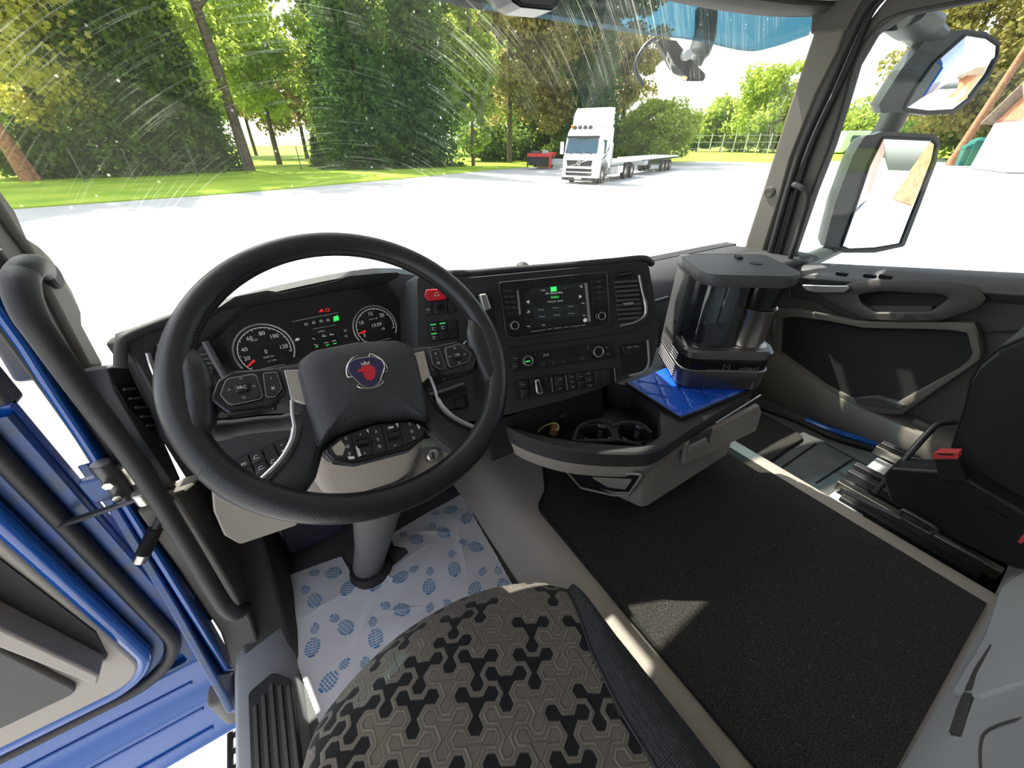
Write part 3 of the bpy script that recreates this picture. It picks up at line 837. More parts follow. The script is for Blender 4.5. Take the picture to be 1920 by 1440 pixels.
def dial(cx, cy, rad, a0, a1, nt, labels, needle, unit, tick_major):
    c = D.px(cx, cy, DC)
    mb = MB()
    N = 60
    ring = [(c[0] + rad * math.cos(R_(a0 + (a1 - a0) * k / N)), c[1] + rad * math.sin(R_(a0 + (a1 - a0) * k / N))) for k in range(N + 1)]
    for k in range(N):
        p, q = ring[k], ring[k + 1]; s = .972
        mb.add([D.w(*p, DC + .0004), D.w(*q, DC + .0004), D.w(c[0] + (q[0] - c[0]) * s, c[1] + (q[1] - c[1]) * s, DC + .0004), D.w(c[0] + (p[0] - c[0]) * s, c[1] + (p[1] - c[1]) * s, DC + .0004)], [(0, 1, 2, 3)])
    for k in range(nt + 1):
        a = R_(a0 + (a1 - a0) * k / nt); l = .10 if k % tick_major == 0 else .055
        d = Vector((math.cos(a), math.sin(a))); t = Vector((-d.y, d.x)) * .0006
        p = Vector(c) + d * rad * .99; q = Vector(c) + d * rad * (1 - l)
        mb.add([D.w(*(p - t), DC + .0004), D.w(*(p + t), DC + .0004), D.w(*(q + t), DC + .0004), D.w(*(q - t), DC + .0004)], [(0, 1, 2, 3)])
    for txt, ang in labels:
        a = R_(ang); put_text(mb, D, txt, c[0] + rad * .74 * math.cos(a), c[1] + rad * .74 * math.sin(a), DC + .0004, .0078)
    for txt, dx, dy, sz in unit: put_text(mb, D, txt, c[0] + dx * rad, c[1] + dy * rad, DC + .0004, sz)
    tag(mb.build('dial_markings', 'display_text', cl, smooth=0, fixn=False), kind=None)
    mb = MB(); mb.tube([D.w(c[0] + rad * 1.13 * math.cos(R_(q)), c[1] + rad * 1.13 * math.sin(R_(q)), DC) for q in range(-30, 215, 7)], .0022, 8)
    mb.build('dial_bezel', 'satin', cl)
    mb = MB(); a = R_(needle); d = Vector((math.cos(a), math.sin(a))); t = Vector((-d.y, d.x))
    p, q = Vector(c) + d * rad * .96, Vector(c) + d * rad * .58
    mb.prism(D, [tuple(p - t * .0012), tuple(p + t * .0012), tuple(q + t * .0026), tuple(q - t * .0026)], DC + .001, DC + .003)
    mb.build('needle', 'red_needle', cl)
lab = [('20', 193), ('40', 163), ('60', 122), ('80', 82), ('100', 45), ('120', 0)]
dial(497, 657, .047, 222, -15, 24, lab, 212, [('0', .02, -.05, .008), ('km/h', -.25, .52, .004), ('704071 km', .05, -.30, .003), ('111 1 km', .12, -.48, .003)], 4)
dial(704, 613, .042, 225, -15, 20, [('5', 205), ('10', 150), ('15', 95), ('20', 48)], 190, [('r/min x 100', .0, .45, .003), ('13:59', .10, .10, .0075), ('13', .38, -.18, .005)], 4)
mb = MB()
c = D.px(497, 657, DC)
for txt, x, y, s in (('F', 640, 655, .004), ('N', 647, 620, .0045), ('N', 649, 630, .0045), ('medium', 602, 621, .0030), ('29', 606, 628, .003), ('36', 620, 626, .003)): put_text(mb, D, txt, *D.px(x, y, DC), DC + .0004, s)
def bar(mb, fr, x0, y0, x1, y1, th, h):
    p, q = Vector(fr.px(x0, y0, h)), Vector(fr.px(x1, y1, h)); t = (q - p).normalized(); t = Vector((-t.y, t.x)) * th / 2
    mb.add([fr.w(*(p - t), h), fr.w(*(q - t), h), fr.w(*(q + t), h), fr.w(*(p + t), h)], [(0, 1, 2, 3)])
h = DC + .0004
for b_ in ((585, 634, 591, 636, .0014), (589, 646, 596, 648, .0014), (604, 631, 612, 630, .0014), (618, 628, 626, 627, .0014), (608, 643, 616, 642, .0014), (622, 640, 630, 638, .0014), (548, 603, 634, 586, .0005), (586, 617, 630, 609, .0003), (491, 692, 532, 683, .0005), (531, 683, 534, 685, .0005), (698, 643, 733, 634, .0006), (697, 643, 699, 640, .0006)):
    bar(mb, D, *b_[:4], b_[4], h)
for x, y in ((574, 608), (588, 605), (602, 602), (615, 600)):
    a, b = D.px(x, y, DC); 
    for k in range(10):
        q0, q1 = 2 * math.pi * k / 10, 2 * math.pi * (k + 1) / 10
        mb.add([D.w(a + .0030 * math.cos(q0), b + .0026 * math.sin(q0), h), D.w(a + .0030 * math.cos(q1), b + .0026 * math.sin(q1), h), D.w(a + .002 * math.cos(q1), b + .0017 * math.sin(q1), h), D.w(a + .002 * math.cos(q0), b + .0017 * math.sin(q0), h)], [(0, 1, 2, 3)])
mb.add([D.p3(x, y, h) for x, y in ((553, 640), (561, 638), (562, 634), (555, 634))], [(0, 1, 2, 3)])
tag(mb.build('display_symbols', 'display_text', cl, smooth=0, fixn=False), kind='stuff')
mb = MB(); mb.add([D.p3(x, y, h) for x, y in ((625, 594), (634, 591), (636, 600), (626, 603))], [(0, 1, 2, 3)])
for b_ in ((592, 651, 596, 650, .0016), (611, 648, 617, 646, .0014), (625, 645, 631, 643, .0014)): bar(mb, D, *b_[:4], b_[4], h)
tag(mb.build('green_lamp', 'green_led', cl, smooth=0, fixn=False), kind='stuff')
mb = MB()
for x, y in ((614, 581),):
    a, b = D.px(x, y, DC)
    for k in range(12):
        q0, q1 = 2 * math.pi * k / 12, 2 * math.pi * (k + 1) / 12
        mb.add([D.w(a + .0046 * math.cos(q0), b + .004 * math.sin(q0), h), D.w(a + .0046 * math.cos(q1), b + .004 * math.sin(q1), h), D.w(a + .003 * math.cos(q1), b + .0025 * math.sin(q1), h), D.w(a + .003 * math.cos(q0), b + .0025 * math.sin(q0), h)], [(0, 1, 2, 3)])
mb.add([D.p3(x, y, h) for x, y in ((597, 586), (603, 578), (608, 584))], [(0, 1, 2)])
mb.build('red_lamp', 'red_needle', cl, smooth=0, fixn=False)
mb = MB(); mb.add([D.p3(x, y, h) for x, y in ((658, 644), (664, 643), (665, 649), (659, 650))], [(0, 1, 2, 3)])
mb.build('amber_lamp', 'display_amber', cl, smooth=0, fixn=False)
mb = MB(); mb.prism(D, F0r, -.0285, -.0275); mb.build('cluster_glass', 'display_glass', cl)

# ---- left wing with its vents
W = Fr((-.20, .82, -.35), (.86, .50, .0), (-.16, .28, .94))
mb = MB()
wp = [(228, 640), (240, 628), (322, 598), (352, 592), (350, 640), (345, 700), (352, 790), (330, 850), (312, 800), (285, 735), (255, 680)]
wl = rpoly([W.px(*p) for p in wp], .008)
mb.loft([[W.w(*p, 0) for p in wl], [W.w(*p, -.01) for p in wl], [W.w(*p, -.12) + Vector((0, .02, 0)) for p in wl]])
mb.build('left_wing', 'dash', dash, bev=.003)
mb = MB(); mb.tube(spline([W.p3(x, y, .0) for x, y in ((226, 690), (228, 645), (242, 630), (285, 612), (325, 597), (356, 590))], 5), .009, 10)
mb.build('wing_lip', 'dash_soft', dash)
mb = MB(); mb.pp(W, [(286, 652), (320, 636), (335, 690), (330, 742), (305, 700)], .0, .002, r=.004)
vt = mb.build('left_vent', 'black', dash)
for k in range(6):
    y = 668 + k * 12
    mb = MB(); mb.tube([W.p3(292 + k * 4, y + 2, .006), W.p3(332, y - 12, .006)], .0026, 6, flat=.6); mb.build('slat', 'dash_grey', vt)
mb = MB(); mb.tube(spline([W.p3(x, y, .006) for x, y in ((277, 662), (284, 685), (296, 715), (306, 742))], 4), .004, 8)
mb.build('vent_chrome', 'chrome', vt)
mb = MB(); mb.tube([W.p3(295, 649, .004), W.p3(318, 640, .004)], .0022, 6); mb.build('vent_thumbwheel', 'satin', vt)
# defroster vent between wing and pillar
mb = MB(); V2 = Fr((-.27, .84, -.42), (.35, .93, 0), (-.0, .1, 1))
mb.pp(V2, [(200, 690), (238, 680), (252, 712), (300, 810), (340, 900), (322, 905), (262, 815), (215, 735)], -.05, 0, r=.005)
mb.build('pillar_side_panel', 'dash_soft', dash, bev=.003)
mb = MB(); mb.pp(V2, [(215, 722), (246, 716), (262, 745), (290, 802), (285, 812), (240, 765)], 0, .002, r=.003)
v2 = mb.build('side_defroster', 'black', dash)
for k in range(5):
    mb = MB(); x = 232 + k * 11; y = 728 + k * 17; mb.tube([V2.p3(x, y + 2, .004), V2.p3(x + 22, y, .004)], .0022, 6); mb.build('slat', 'dash_grey', v2)
# inner left vent (round the wheel): slanted slats between wing and cluster
mb = MB(); mb.pp(D, [(367, 660), (384, 640), (402, 690), (392, 718), (372, 710)], .004, .008, r=.003)
v3 = mb.build('inner_vent', 'black', dash)
for k in range(6):
    mb = MB(); y = 664 + k * 9; mb.tube([D.p3(368, y + 2, .010), D.p3(398, y - 2, .010)], .002, 6); mb.build('slat', 'pillar_dark', v3)
mb = MB(); mb.tube([D.p3(384, 640, .010), D.p3(400, 670, .010), D.p3(424, 712, .010)], .006, 8); mb.build('vent_trim', 'dash_grey', v3)

# ---- hazard button and switch blocks
mb = MB(); mb.pp(K, [(798, 543), (828, 541), (840, 552), (836, 562), (804, 565), (796, 556)], -.004, .010, r=.005)
hz = mb.build('hazard_button', 'red_hazard', dash, bev=.002)
mb = MB()
for q in ((814, 555, 824, 554, .0008), (814, 555, 818.5, 547, .0008), (824, 554, 819.5, 547, .0008)): bar(mb, K, *q, .0104)
mb.build('triangle_symbol', 'white_mark', hz, fixn=False, smooth=0)
def button(fr, quad, name='switch', h=.004, m='button', parent=None, r=.0012, base=-.003):
    mb = MB(); cx = sum(p[0] for p in quad) / len(quad); cy = sum(p[1] for p in quad) / len(quad)
    q = [(cx + (x - cx) * .94, cy + (y - cy) * .94) for x, y in quad]
    mb.pp(fr, q, base, h, r=r, inset=.0006, ih=.0006)
    return mb.build(name, m, parent if parent is not None else dash)
def quads(fr, TL, TR, BR, BL, nx, ny, gx=None):
    """split a photographed quad into nx by ny cells"""
    P = [Vector(p) for p in (TL, TR, BR, BL)]; out = []
    xs = gx or [i / nx for i in range(nx + 1)]
    for j in range(ny):
        for i in range(len(xs) - 1):
            def at(u, v): return tuple((P[0].lerp(P[1], u)).lerp(P[3].lerp(P[2], u), v))
            out.append([at(xs[i], j / ny), at(xs[i + 1], j / ny), at(xs[i + 1], (j + 1) / ny), at(xs[i], (j + 1) / ny)])
    return out
def recess(name, fr, poly, parent, r=.004, d=.0006, m='black'):
    mb = MB(); mb.pp(fr, poly, -.002, d, r=r); return mb.build(name, m, parent)
b0 = recess('headlamp_switch_block', K, [(795, 567), (850, 560), (854, 586), (798, 592)], dash)
for q in quads(K, (796, 568), (853, 561), (854, 585), (798, 592), 3, 1, [0, .24, .76, 1]): button(K, q, parent=b0)
mb = MB(); mb.lathe(K.p3(825, 577, .004), K.n, [(.0075, 0), (.007, .006), (0, .006)], 20); mb.build('selector', 'gloss_black', b0)
b1 = recess('switch_block', K, [(801, 604), (857, 597), (861, 634), (804, 642)], dash)
qq = quads(K, (803, 606), (856, 599), (859, 633), (806, 640), 3, 2)
leds = []
for i, q in enumerate(qq):
    button(K, q, parent=b1)
    if i in (0, 1, 3): leds.append(q)
mb = MB(); mk = MB()
for q in leds:
    a = Vector(q[0]).lerp(Vector(q[1]), .2); b = Vector(q[0]).lerp(Vector(q[1]), .8); d = (Vector(q[3]) - Vector(q[0])) * .22
    bar(mb, K, *(a + d), *(b + d), .0016, .0043)
    c = sum((Vector(p) for p in q), Vector((0, 0))) / 4 + Vector((0, 3))
    bar(mk, K, c.x - 3, c.y - 2, c.x + 3, c.y - 2, .0008, .0043); bar(mk, K, c.x - 2, c.y + 2, c.x + 3, c.y + 2, .0008, .0043); bar(mk, K, c.x - 2, c.y - 3, c.x - 1, c.y + 3, .0008, .0043)
put_text(mk, K, '0.0', *K.px(803, 580), .0043, .0042)
put_text(mk, K, '@ mi.ab', *K.px(838, 652), .0012, .0046)
mb.build('indicator_lamp', 'green_led', b1, fixn=False, smooth=0); mk.build('lettering', 'white_mark', b1, fixn=False, smooth=0)
# parking brake lever area, partly behind the wheel rim
mb = MB(); mb.pp(K, [(868, 560), (905, 548), (918, 560), (930, 610), (920, 640), (880, 650)], -.002, .003, r=.008)
pb = mb.build('parking_brake_panel', 'gloss_black', dash)
mb = MB(); mb.pp(K, [(898, 552), (912, 550), (922, 580), (908, 585)], .003, .030, r=.004); mb.build('brake_lever', 'satin', pb, bev=.003)
mb = MB(); mb.pp(K, [(872, 592), (884, 588), (892, 612), (880, 618)], .003, .010, r=.002); mb.build('brake_switch', 'dash_grey', pb, bev=.001)
mb = MB(); mb.tube(spline([K.p3(x, y, .003) for x, y in ((868, 650), (874, 640), (900, 634), (904, 640))], 4), .002, 6); mb.build('panel_chrome', 'satin', pb)

# ---- infotainment unit
mb = MB(); mb.pp(K, [(935, 530), (1137, 510), (1142, 600), (1135, 612), (965, 634), (950, 630)], -.004, .004, r=.006)
ra = mb.build('radio_unit', 'gloss_black', dash, bev=.001)
mb = MB(); ring = [(935, 530), (1137, 510), (1142, 604), (1130, 612), (965, 634), (950, 630)]
rp = rpoly([K.px(*p) for p in ring], .006); mb.tube([K.w(*p, .003) for p in rp], .0012, 6, closed=True); mb.build('radio_bezel', 'dash_grey', ra)
mb = MB(); mb.pp(K, [(981, 549), (1097, 532), (1103, 600), (988, 618)], .004, .0046, r=.002); sc_ = mb.build('touch_screen', 'screen', ra)
SH = .0050
mb = MB()
put_text(mb, K, 'FM 100.20 MHz', *K.px(1038, 549.5), SH, .0042); put_text(mb, K, 'Vaiko Joy - Ryntte', *K.px(1040, 565), SH, .0044)
for x, y in ((1014, 581), (1042, 577.5), (1070, 574.5), (1016, 594), (1044, 591), (1071, 588)):
    for k in (-1, 0, 1): bar(mb, K, x + k * 4 - 1.4, y, x + k * 4 + 1.4, y - .3, .0007, SH)
for x, y, s in ((989, 566, -1), (1089, 556, 1)):
    bar(mb, K, x - 3 * s, y - 3, x - 3 * s, y + 3, .0011, SH); mb.add([K.p3(x - 2 * s, y - 3, SH), K.p3(x - 2 * s, y + 3, SH), K.p3(x + 2 * s, y, SH)], [(0, 1, 2)])
mb.add([K.p3(x, y, SH) for x, y in ((1093, 600), (1097, 596), (1101, 599), (1100, 603), (1095, 604))], [(0, 1, 2, 3, 4)])
for x, y, s in ((1093, 570, 1), (1095, 590, -1)): bar(mb, K, x - 3, y, x, y - 2.5 * s, .0008, SH); bar(mb, K, x, y - 2.5 * s, x + 3, y, .0008, SH)
bar(mb, K, 988, 586, 994, 585, .0010, SH); bar(mb, K, 991, 582, 991.5, 585, .0014, SH); bar(mb, K, 1088, 539, 1092, 535, .0009, SH); bar(mb, K, 1087, 535, 1092, 540, .0009, SH)
bar(mb, K, 988, 612, 993, 611, .0010, SH); bar(mb, K, 993, 611, 993, 614, .0008, SH)
put_text(mb, K, 'FM', *K.px(1018, 609.5), SH, .0034); put_text(mb, K, 'DAB', *K.px(1017, 544.5), SH, .0030); put_text(mb, K, '::', *K.px(1058, 540.5), SH, .0034)
mb.build('screen_lettering', 'display_text', sc_, fixn=False, smooth=0)
mb = MB(); mb.pp(K, [(1032, 538.5), (1043, 537), (1044, 545.5), (1033, 547)], .0046, .0049); put_text(mb, K, 'KUKU', *K.px(1039.5, 557), SH, .0046); mb.build('screen_highlight', 'green_led', sc_, fixn=False, smooth=0)
mb = MB()
for q in quads(K, (1000, 577), (1084, 569), (1087, 593), (1003, 602), 3, 2): 
    c = [(sum(p[0] for p in q) / 4, sum(p[1] for p in q) / 4)] ; mb.pp(K, [(c[0][0] + (x - c[0][0]) * .97, c[0][1] + (y - c[0][1]) * .95) for x, y in q], .0046, .0048)
mb.pp(K, [(985, 561), (994, 560), (995, 571), (986, 572)], .0046, .0048); mb.pp(K, [(985, 580), (996, 578), (997, 590), (986, 592)], .0046, .0048)
mb.pp(K, [(991, 543), (1100, 528.5), (1099, 536), (994, 551)], .0046, .0047)
mb.build('screen_tiles', mat('screen_tile', (.03, .04, .045), .3), sc_, smooth=0)
# strip of preset bars under the screen and side bars
for x0, y0, x1, y1 in ((996, 622, 1022, 618.5), (1025, 618, 1036, 616.6), (1039, 616, 1054, 614.4), (1057, 614, 1067, 612.8), (1070, 612.4, 1098, 609.6)):
    mb = MB(); p, q = K.p3(x0, y0, .005), K.p3(x1, y1, .005); mb.tube([p, q], .0011, 6); mb.build('preset_bar', 'satin', ra)
mb = MB(); mb.pp(K, [(1096, 531), (1101, 530), (1108, 603), (1103, 604)], .004, .0056, r=.001); mb.build('side_bar', 'grey_plastic', ra)
mb = MB(); mb.pp(K, [(969, 545), (972, 544), (977, 590), (973, 591)], .004, .0056, r=.001); mb.build('side_bar', 'grey_plastic', ra)
tx = MB()
for k in range(5):
    y = 543 + k * 10.2; x = 942 + k * 1.7
    button(K, [(x, y), (x + 26, y - 2), (x + 27.4, y + 8), (x + 1.4, y + 9.6)], 'radio_button', .0055, 'button', ra, .0006, .003)
    put_text(tx, K, ['M  TA', 'RADIO', 'MEDIA', 'TRAFFIC', 'NAV'][k], *K.px(x + 14 + k, y + 3.6), .0060, .0020, wide=1.0)
    y = 525 + k * 10.2; x = 1107 + k * 1.0
    button(K, [(x, y), (x + 27, y - 3), (x + 28, y + 6.6), (x + 1, y + 9.6)], 'radio_button', .0055, 'button', ra, .0006, .003)
    put_text(tx, K, ['PHONE', 'CAMERA', 'DISPLAY', 'SETUP', '<'][k], *K.px(x + 13, y + 3.2), .0060, .0020)
put_text(tx, K, '-/+', *K.px(1003, 528), .0046, .0024); put_text(tx, K, '<o', *K.px(1070, 521.5), .0046, .0024)
tx.build('button_lettering', 'grey_mark', ra, fixn=False, smooth=0)
mb = MB(); mb.pp(K, [(1016, 527.5), (1062, 521.5), (1062, 523), (1016, 529)], .004, .0052); mb.build('card_slot', 'black', ra)
def knob(fr, x, y, rad, h, parent, name='knob', cap='gloss_black', ring='satin', base=.004):
    c = fr.p3(x, y, base + h * .6)
    c = fr.w(*fr.px(x, y, base + h * .6), base)
    mb = MB(); mb.lathe(c, fr.n, [(rad * 1.25, 0), (rad * 1.2, h * .35), (rad, h * .45), (rad, h), (rad * .72, h), (rad * .70, h * .8), (0, h * .8)], 30)
    o = mb.build(name, cap, parent)
    mb = MB(); mb.tube([c + fr.n * h + (fr.ux * math.cos(a) + fr.uy * math.sin(a)) * rad * .86 for a in [2 * math.pi * k / 32 for k in range(32)]], rad * .10, 6, closed=True)
    mb.build(name + '_ring', ring, parent)
    return o
knob(K, 965, 610, .0095, .012, ra); knob(K, 1127, 592.5, .0095, .012, ra)
# ---- climate panel
mb = MB(); mb.pp(K, [(953, 664), (1150, 640), (1153, 671), (958, 697)], -.003, .003, r=.003)
cp = mb.build('climate_panel', 'button', dash, bev=.001)
mb = MB(); mb.pp(K, [(1004, 661), (1100, 648), (1102, 663), (1006, 677)], .003, .0036, r=.002); mb.build('climate_display', 'gloss_black', cp)
knob(K, 990, 676, .012, .010, cp, cap='button', base=.003); knob(K, 1121, 659, .013, .012, cp, base=.003)
mb = MB(); bar(mb, K, 985.5, 678, 994, 677, .0022, .0118); mb.build('knob_lamp', 'green_led', cp, fixn=False, smooth=0)
for q in quads(K, (1010, 680), (1102, 666), (1103, 675), (1012, 690), 5, 1): button(K, q, 'climate_button', .0045, 'button', cp, .0006, .002)
for q in quads(K, (957, 666), (974, 664), (977, 694), (960, 696), 1, 2) + quads(K, (1128, 643), (1148, 641), (1150, 670), (1132, 673), 1, 2): button(K, q, 'climate_button', .0045, 'button', cp, .0006, .002)
mb = MB(); put_text(mb, K, '22.0', *K.px(1023, 665), .004, .0055)
mb.build('display_digits', 'display_dim', cp, fixn=False, smooth=0)
mb = MB()
for x, y in ((1017, 683), (1036, 680), (1054, 678)): bar(mb, K, x - 2, y - 3, x + 1, y + 1, .0007, .005); bar(mb, K, x + 1, y + 1, x + 3, y + 3, .0007, .005); bar(mb, K, x + 3, y - 4, x + 4, y + 1, .0007, .005)
for k in range(3): bar(mb, K, 1088 + k, 671 + k * 1.7, 1096 - k, 670 + k * 1.7, .0006, .005)
for x, y in ((967, 672), (967, 687), (1138, 651), (1140, 664)): bar(mb, K, x - 2, y, x + 2, y, .0020, .005)
bar(mb, K, 1004, 661, 1003, 668, .0008, .0045); put_text(mb, K, '%', *K.px(1101, 652), .005, .005)
mb.build('symbols', 'grey_mark', cp, fixn=False, smooth=0)
# ---- switch row
mb = MB(); mb.pp(K, [(963, 714), (1156, 688), (1158, 720), (968, 750)], -.003, .0008, r=.003)
srow = mb.build('switch_row', 'black', dash)
sym = MB()
def cell(u0, u1, v0=0, v1=1):
    P = [Vector(p) for p in ((966, 715), (1155, 689.5), (1157, 719), (970, 748))]
    at = lambda u, v: tuple(P[0].lerp(P[1], u).lerp(P[3].lerp(P[2], u), v))
    return [at(u0, v0), at(u1, v0), at(u1, v1), at(u0, v1)], at((u0 + u1) / 2, (v0 + v1) / 2)
for u0, u1, v0, v1, mk in ((.035, .125, 0, .5, 1), (.04, .125, .5, 1, 0), (.385, .49, 0, 1, 2), (.52, .60, 0, 1, 3), (.60, .69, 0, .5, 1), (.61, .69, .5, 1, 0), (.69, .77, .0, .28, 1), (.69, .77, .28, .74, 1), (.695, .775, .74, 1, 1), (.78, .87, 0, 1, 0), (.87, .95, 0, 1, 0)):
    q, c = cell(u0, u1, v0, v1); button(K, q, 'switch', .0045, 'button', srow, .0006, -.001)
    if mk == 1: bar(sym, K, c[0] - 2.5, c[1], c[0] + 2.5, c[1] - .4, .0016, .0050)
    if mk == 2:
        bar(sym, K, c[0] - 3, c[1] - 8, c[0] + 3, c[1] - 9, .0022, .0050); bar(sym, K, c[0] - 3, c[1] + 9, c[0] + 3, c[1] + 8, .0016, .0050)
    if mk == 3:
        for dy in (-9, 0, 9): bar(sym, K, c[0] - 2 + dy * .1, c[1] + dy, c[0] + 2.5 + dy * .1, c[1] + dy - .5, .0022, .0050)
bar(sym, K, 1023, 707, 1024, 713, .001, .0050)
sym.build('symbols', 'grey_mark', srow, fixn=False, smooth=0)
q, c = cell(.145, .36); mb = MB(); mb.pp(K, q, -.001, .0040, r=.001); rot = mb.build('rotary_plate', 'button', srow)
mb = MB(); mb.lathe(K.p3(1006, 727, .004), K.n, [(.0135, 0), (.0125, .004), (0, .004)], 28); mb.build('rotary_base', 'gloss_black', srow)
mb = MB(); mb.pp(K, [(1003, 713), (1011, 711), (1019, 736), (1017, 740), (1009, 740), (1005, 733)], .004, .018, r=.003); mb.build('rotary_grip', 'chrome', srow, bev=.002)
mb = MB(); mb.pp(K, [(1006, 716), (1010, 715), (1016, 735), (1011, 737)], .018, .0186, r=.001); mb.build('grip_inlay', 'gloss_black', srow)
for x, y in ((1034, 715), (1061, 711), (1152, 697)):
    mb = MB(); mb.tube([K.p3(x, y - 8, .004), K.p3(x + 3, y + 20, .004)], .0022, 6); mb.build('divider', 'dash_grey', srow)
# ---- open bin with charging sockets at the right
mb = MB(); mb.pp(K, [(1162, 648), (1214, 640), (1218, 682), (1204, 698), (1168, 702)], -.0, .0012, r=.005); bn = mb.build('storage_bin', 'black', dash)
mb = MB(); mb.pp(K, [(1167, 650), (1203, 645), (1204, 660), (1171, 666)], .001, .010, r=.002); mb.build('socket_panel', 'button', bn, bev=.001)
mb = MB(); bar(mb, K, 1176, 652, 1184, 651, .0030, .0105); bar(mb, K, 1188, 650, 1197, 649, .0022, .0105); mb.build('socket_symbols', 'grey_mark', bn, fixn=False, smooth=0)
mb = MB(); mb.tube(spline([K.p3(x, y, .002) for x, y in ((1214, 638), (1216, 660), (1216, 682), (1206, 697), (1180, 704))], 5), .003, 8); mb.build('bin_trim', 'grey_plastic', bn)
# ---- right-hand air vent
mb = MB(); mb.pp(K, [(1152, 512), (1190, 507), (1205, 560), (1206, 588), (1192, 602), (1160, 604)], -.0, .0014, r=.005); vr = mb.build('right_vent', 'black', dash)
for k in range(9):
    y = 527 + k * 8.6; x = 1152 + k * .9
    mb = MB(); mb.pp(K, [(x, y), (x + 45, y - 3), (x + 45.5, y + 2), (x + .5, y + 5)], .001, .006, r=.0006); mb.build('slat', 'pillar_dark', vr, bev=.0006)
mb = MB(); mb.pp(K, [(1169, 568), (1188, 566), (1187, 570), (1173, 572)], .006, .012, r=.001); mb.build('vent_tab', 'grey_plastic', vr)
mb = MB(); mb.tube([K.p3(1158, 517, .004), K.p3(1184, 513.5, .004)], .003, 8); mb.build('thumbwheel', 'gloss_black', vr)
mb = MB(); mb.tube(spline([K.p3(x, y, .003) for x, y in ((1198, 516), (1204, 545), (1211, 575), (1208, 592), (1190, 604), (1162, 611))], 5), [.0028] * 8 + [.0045] * 10 + [.003] * 8, 8); mb.build('vent_chrome', 'satin', vr)
# groove under the radio, and blank switch bank left of the column
mb = MB(); mb.tube(spline([K.p3(x, y, .0) for x, y in ((952, 652), (1040, 642), (1140, 628), (1190, 618), (1225, 596), (1236, 575))], 5), .0016, 6); mb.build('panel_groove', 'black', dash)
LP = K.sub(*K.px(845, 755), 0)
bk = recess('blank_switch_bank', K, [(808, 742), (872, 728), (880, 765), (815, 776)], dash, d=.002, m='gloss_black')
for q in quads(K, (810, 742), (868, 730), (874, 762), (816, 773), 3, 2): button(K, q, 'blank_switch', .004, 'button', bk, .0008)
recess('storage_recess', K, [(886, 702), (925, 697), (930, 745), (890, 752)], dash, d=.002)
# lower left switch panel, beneath the left stalk
LS = Fr((-.10, .68, -.50), (.985, .05, .0), (-.05, .45, .89))
mb = MB(); mb.pp(LS, [(385, 800), (430, 790), (560, 780), (590, 830), (600, 890), (470, 900), (440, 920), (390, 880)], -.05, 0, r=.006)
lp = mb.build('lower_switch_panel', 'dash', dash, bev=.002)
cells = [[(437, 866), (465, 852), (472, 870), (444, 884)], [(466, 852), (490, 842), (497, 860), (473, 871)], [(444, 886), (472, 872), (479, 888), (452, 900)], [(474, 872), (497, 862), (506, 880), (480, 892)], [(491, 842), (512, 832), (528, 866), (508, 878)], [(514, 832), (536, 822), (552, 852), (530, 866)], [(538, 821), (546, 818), (560, 845), (554, 851)]]
for q in cells: button(LS, q, 'switch', .004, 'button', lp, .001)
mb = MB(); put_text(mb, LS, 'M1', *LS.px(457.5, 869), .0045, .0050, rot=6); put_text(mb, LS, 'M2', *LS.px(467, 888), .0045, .0050, rot=6)
for x, y in ((482, 858), (491, 878), (514, 866)): 
    bar(mb, LS, x - 6, y + 3, x - 5, y - 3, .0008, .0045); bar(mb, LS, x - 5, y - 3, x + 1, y - 5, .0008, .0045); bar(mb, LS, x - 6, y + 3, x + 5, y - 1, .0008, .0045)
bar(mb, LS, 526, 836, 529, 832, .0008, .0045); bar(mb, LS, 535, 858, 538, 854, .0008, .0045); bar(mb, LS, 528, 846, 536, 843, .0020, .0045)
mb.build('lettering', 'white_mark', lp, fixn=False, smooth=0)
# beige lower dash parts: knee panel left, skirt below column, side of the footwell
mb = MB(); KN = YF(.70)
mb.pp(KN, [(395, 900), (430, 930), (470, 950), (560, 940), (560, 985), (450, 1022), (420, 1005), (400, 960)], -.10, 0, r=.012)
mb.build('knee_panel', 'trim', dash, bev=.006)
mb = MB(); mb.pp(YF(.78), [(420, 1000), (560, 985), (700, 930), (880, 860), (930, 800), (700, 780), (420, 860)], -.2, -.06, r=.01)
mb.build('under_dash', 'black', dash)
# passenger side dash: lower shelf
mb = MB(); loops = []
for k in range(9):
    x = .80 + (XR - .82) * k / 8; y = .80 + .05 * math.sin(k / 8 * 3.1)
    loops.append([Vector((x, 1.10, -.50)), Vector((x, 1.10, -.405)), Vector((x, y + .12, -.40)), Vector((x, y + .03, -.43)), Vector((x, y, -.47)), Vector((x, y - .01, -.60)), Vector((x, y + .08, -.90)), Vector((x, 1.10, -.95))])
mb.loft(loops); mb.build('passenger_dash', 'dash_soft', dash, bev=.006)
mb = MB(); mb.pp(YF(.80), [(1224, 566), (1256, 556), (1258, 562), (1226, 574)], 0, .012); mb.build('passenger_ledge', 'dash', dash, bev=.002)
# bump of the dash end by the right pillar
p = ony(1440, 480, .86)
mb = MB(); mb.box(WF, p.x - .22, p.x + .16, .74, 1.0, -.52, -.405, r=.04); mb.build('dash_end', 'dash_soft', dash, bev=.012, seg=3)
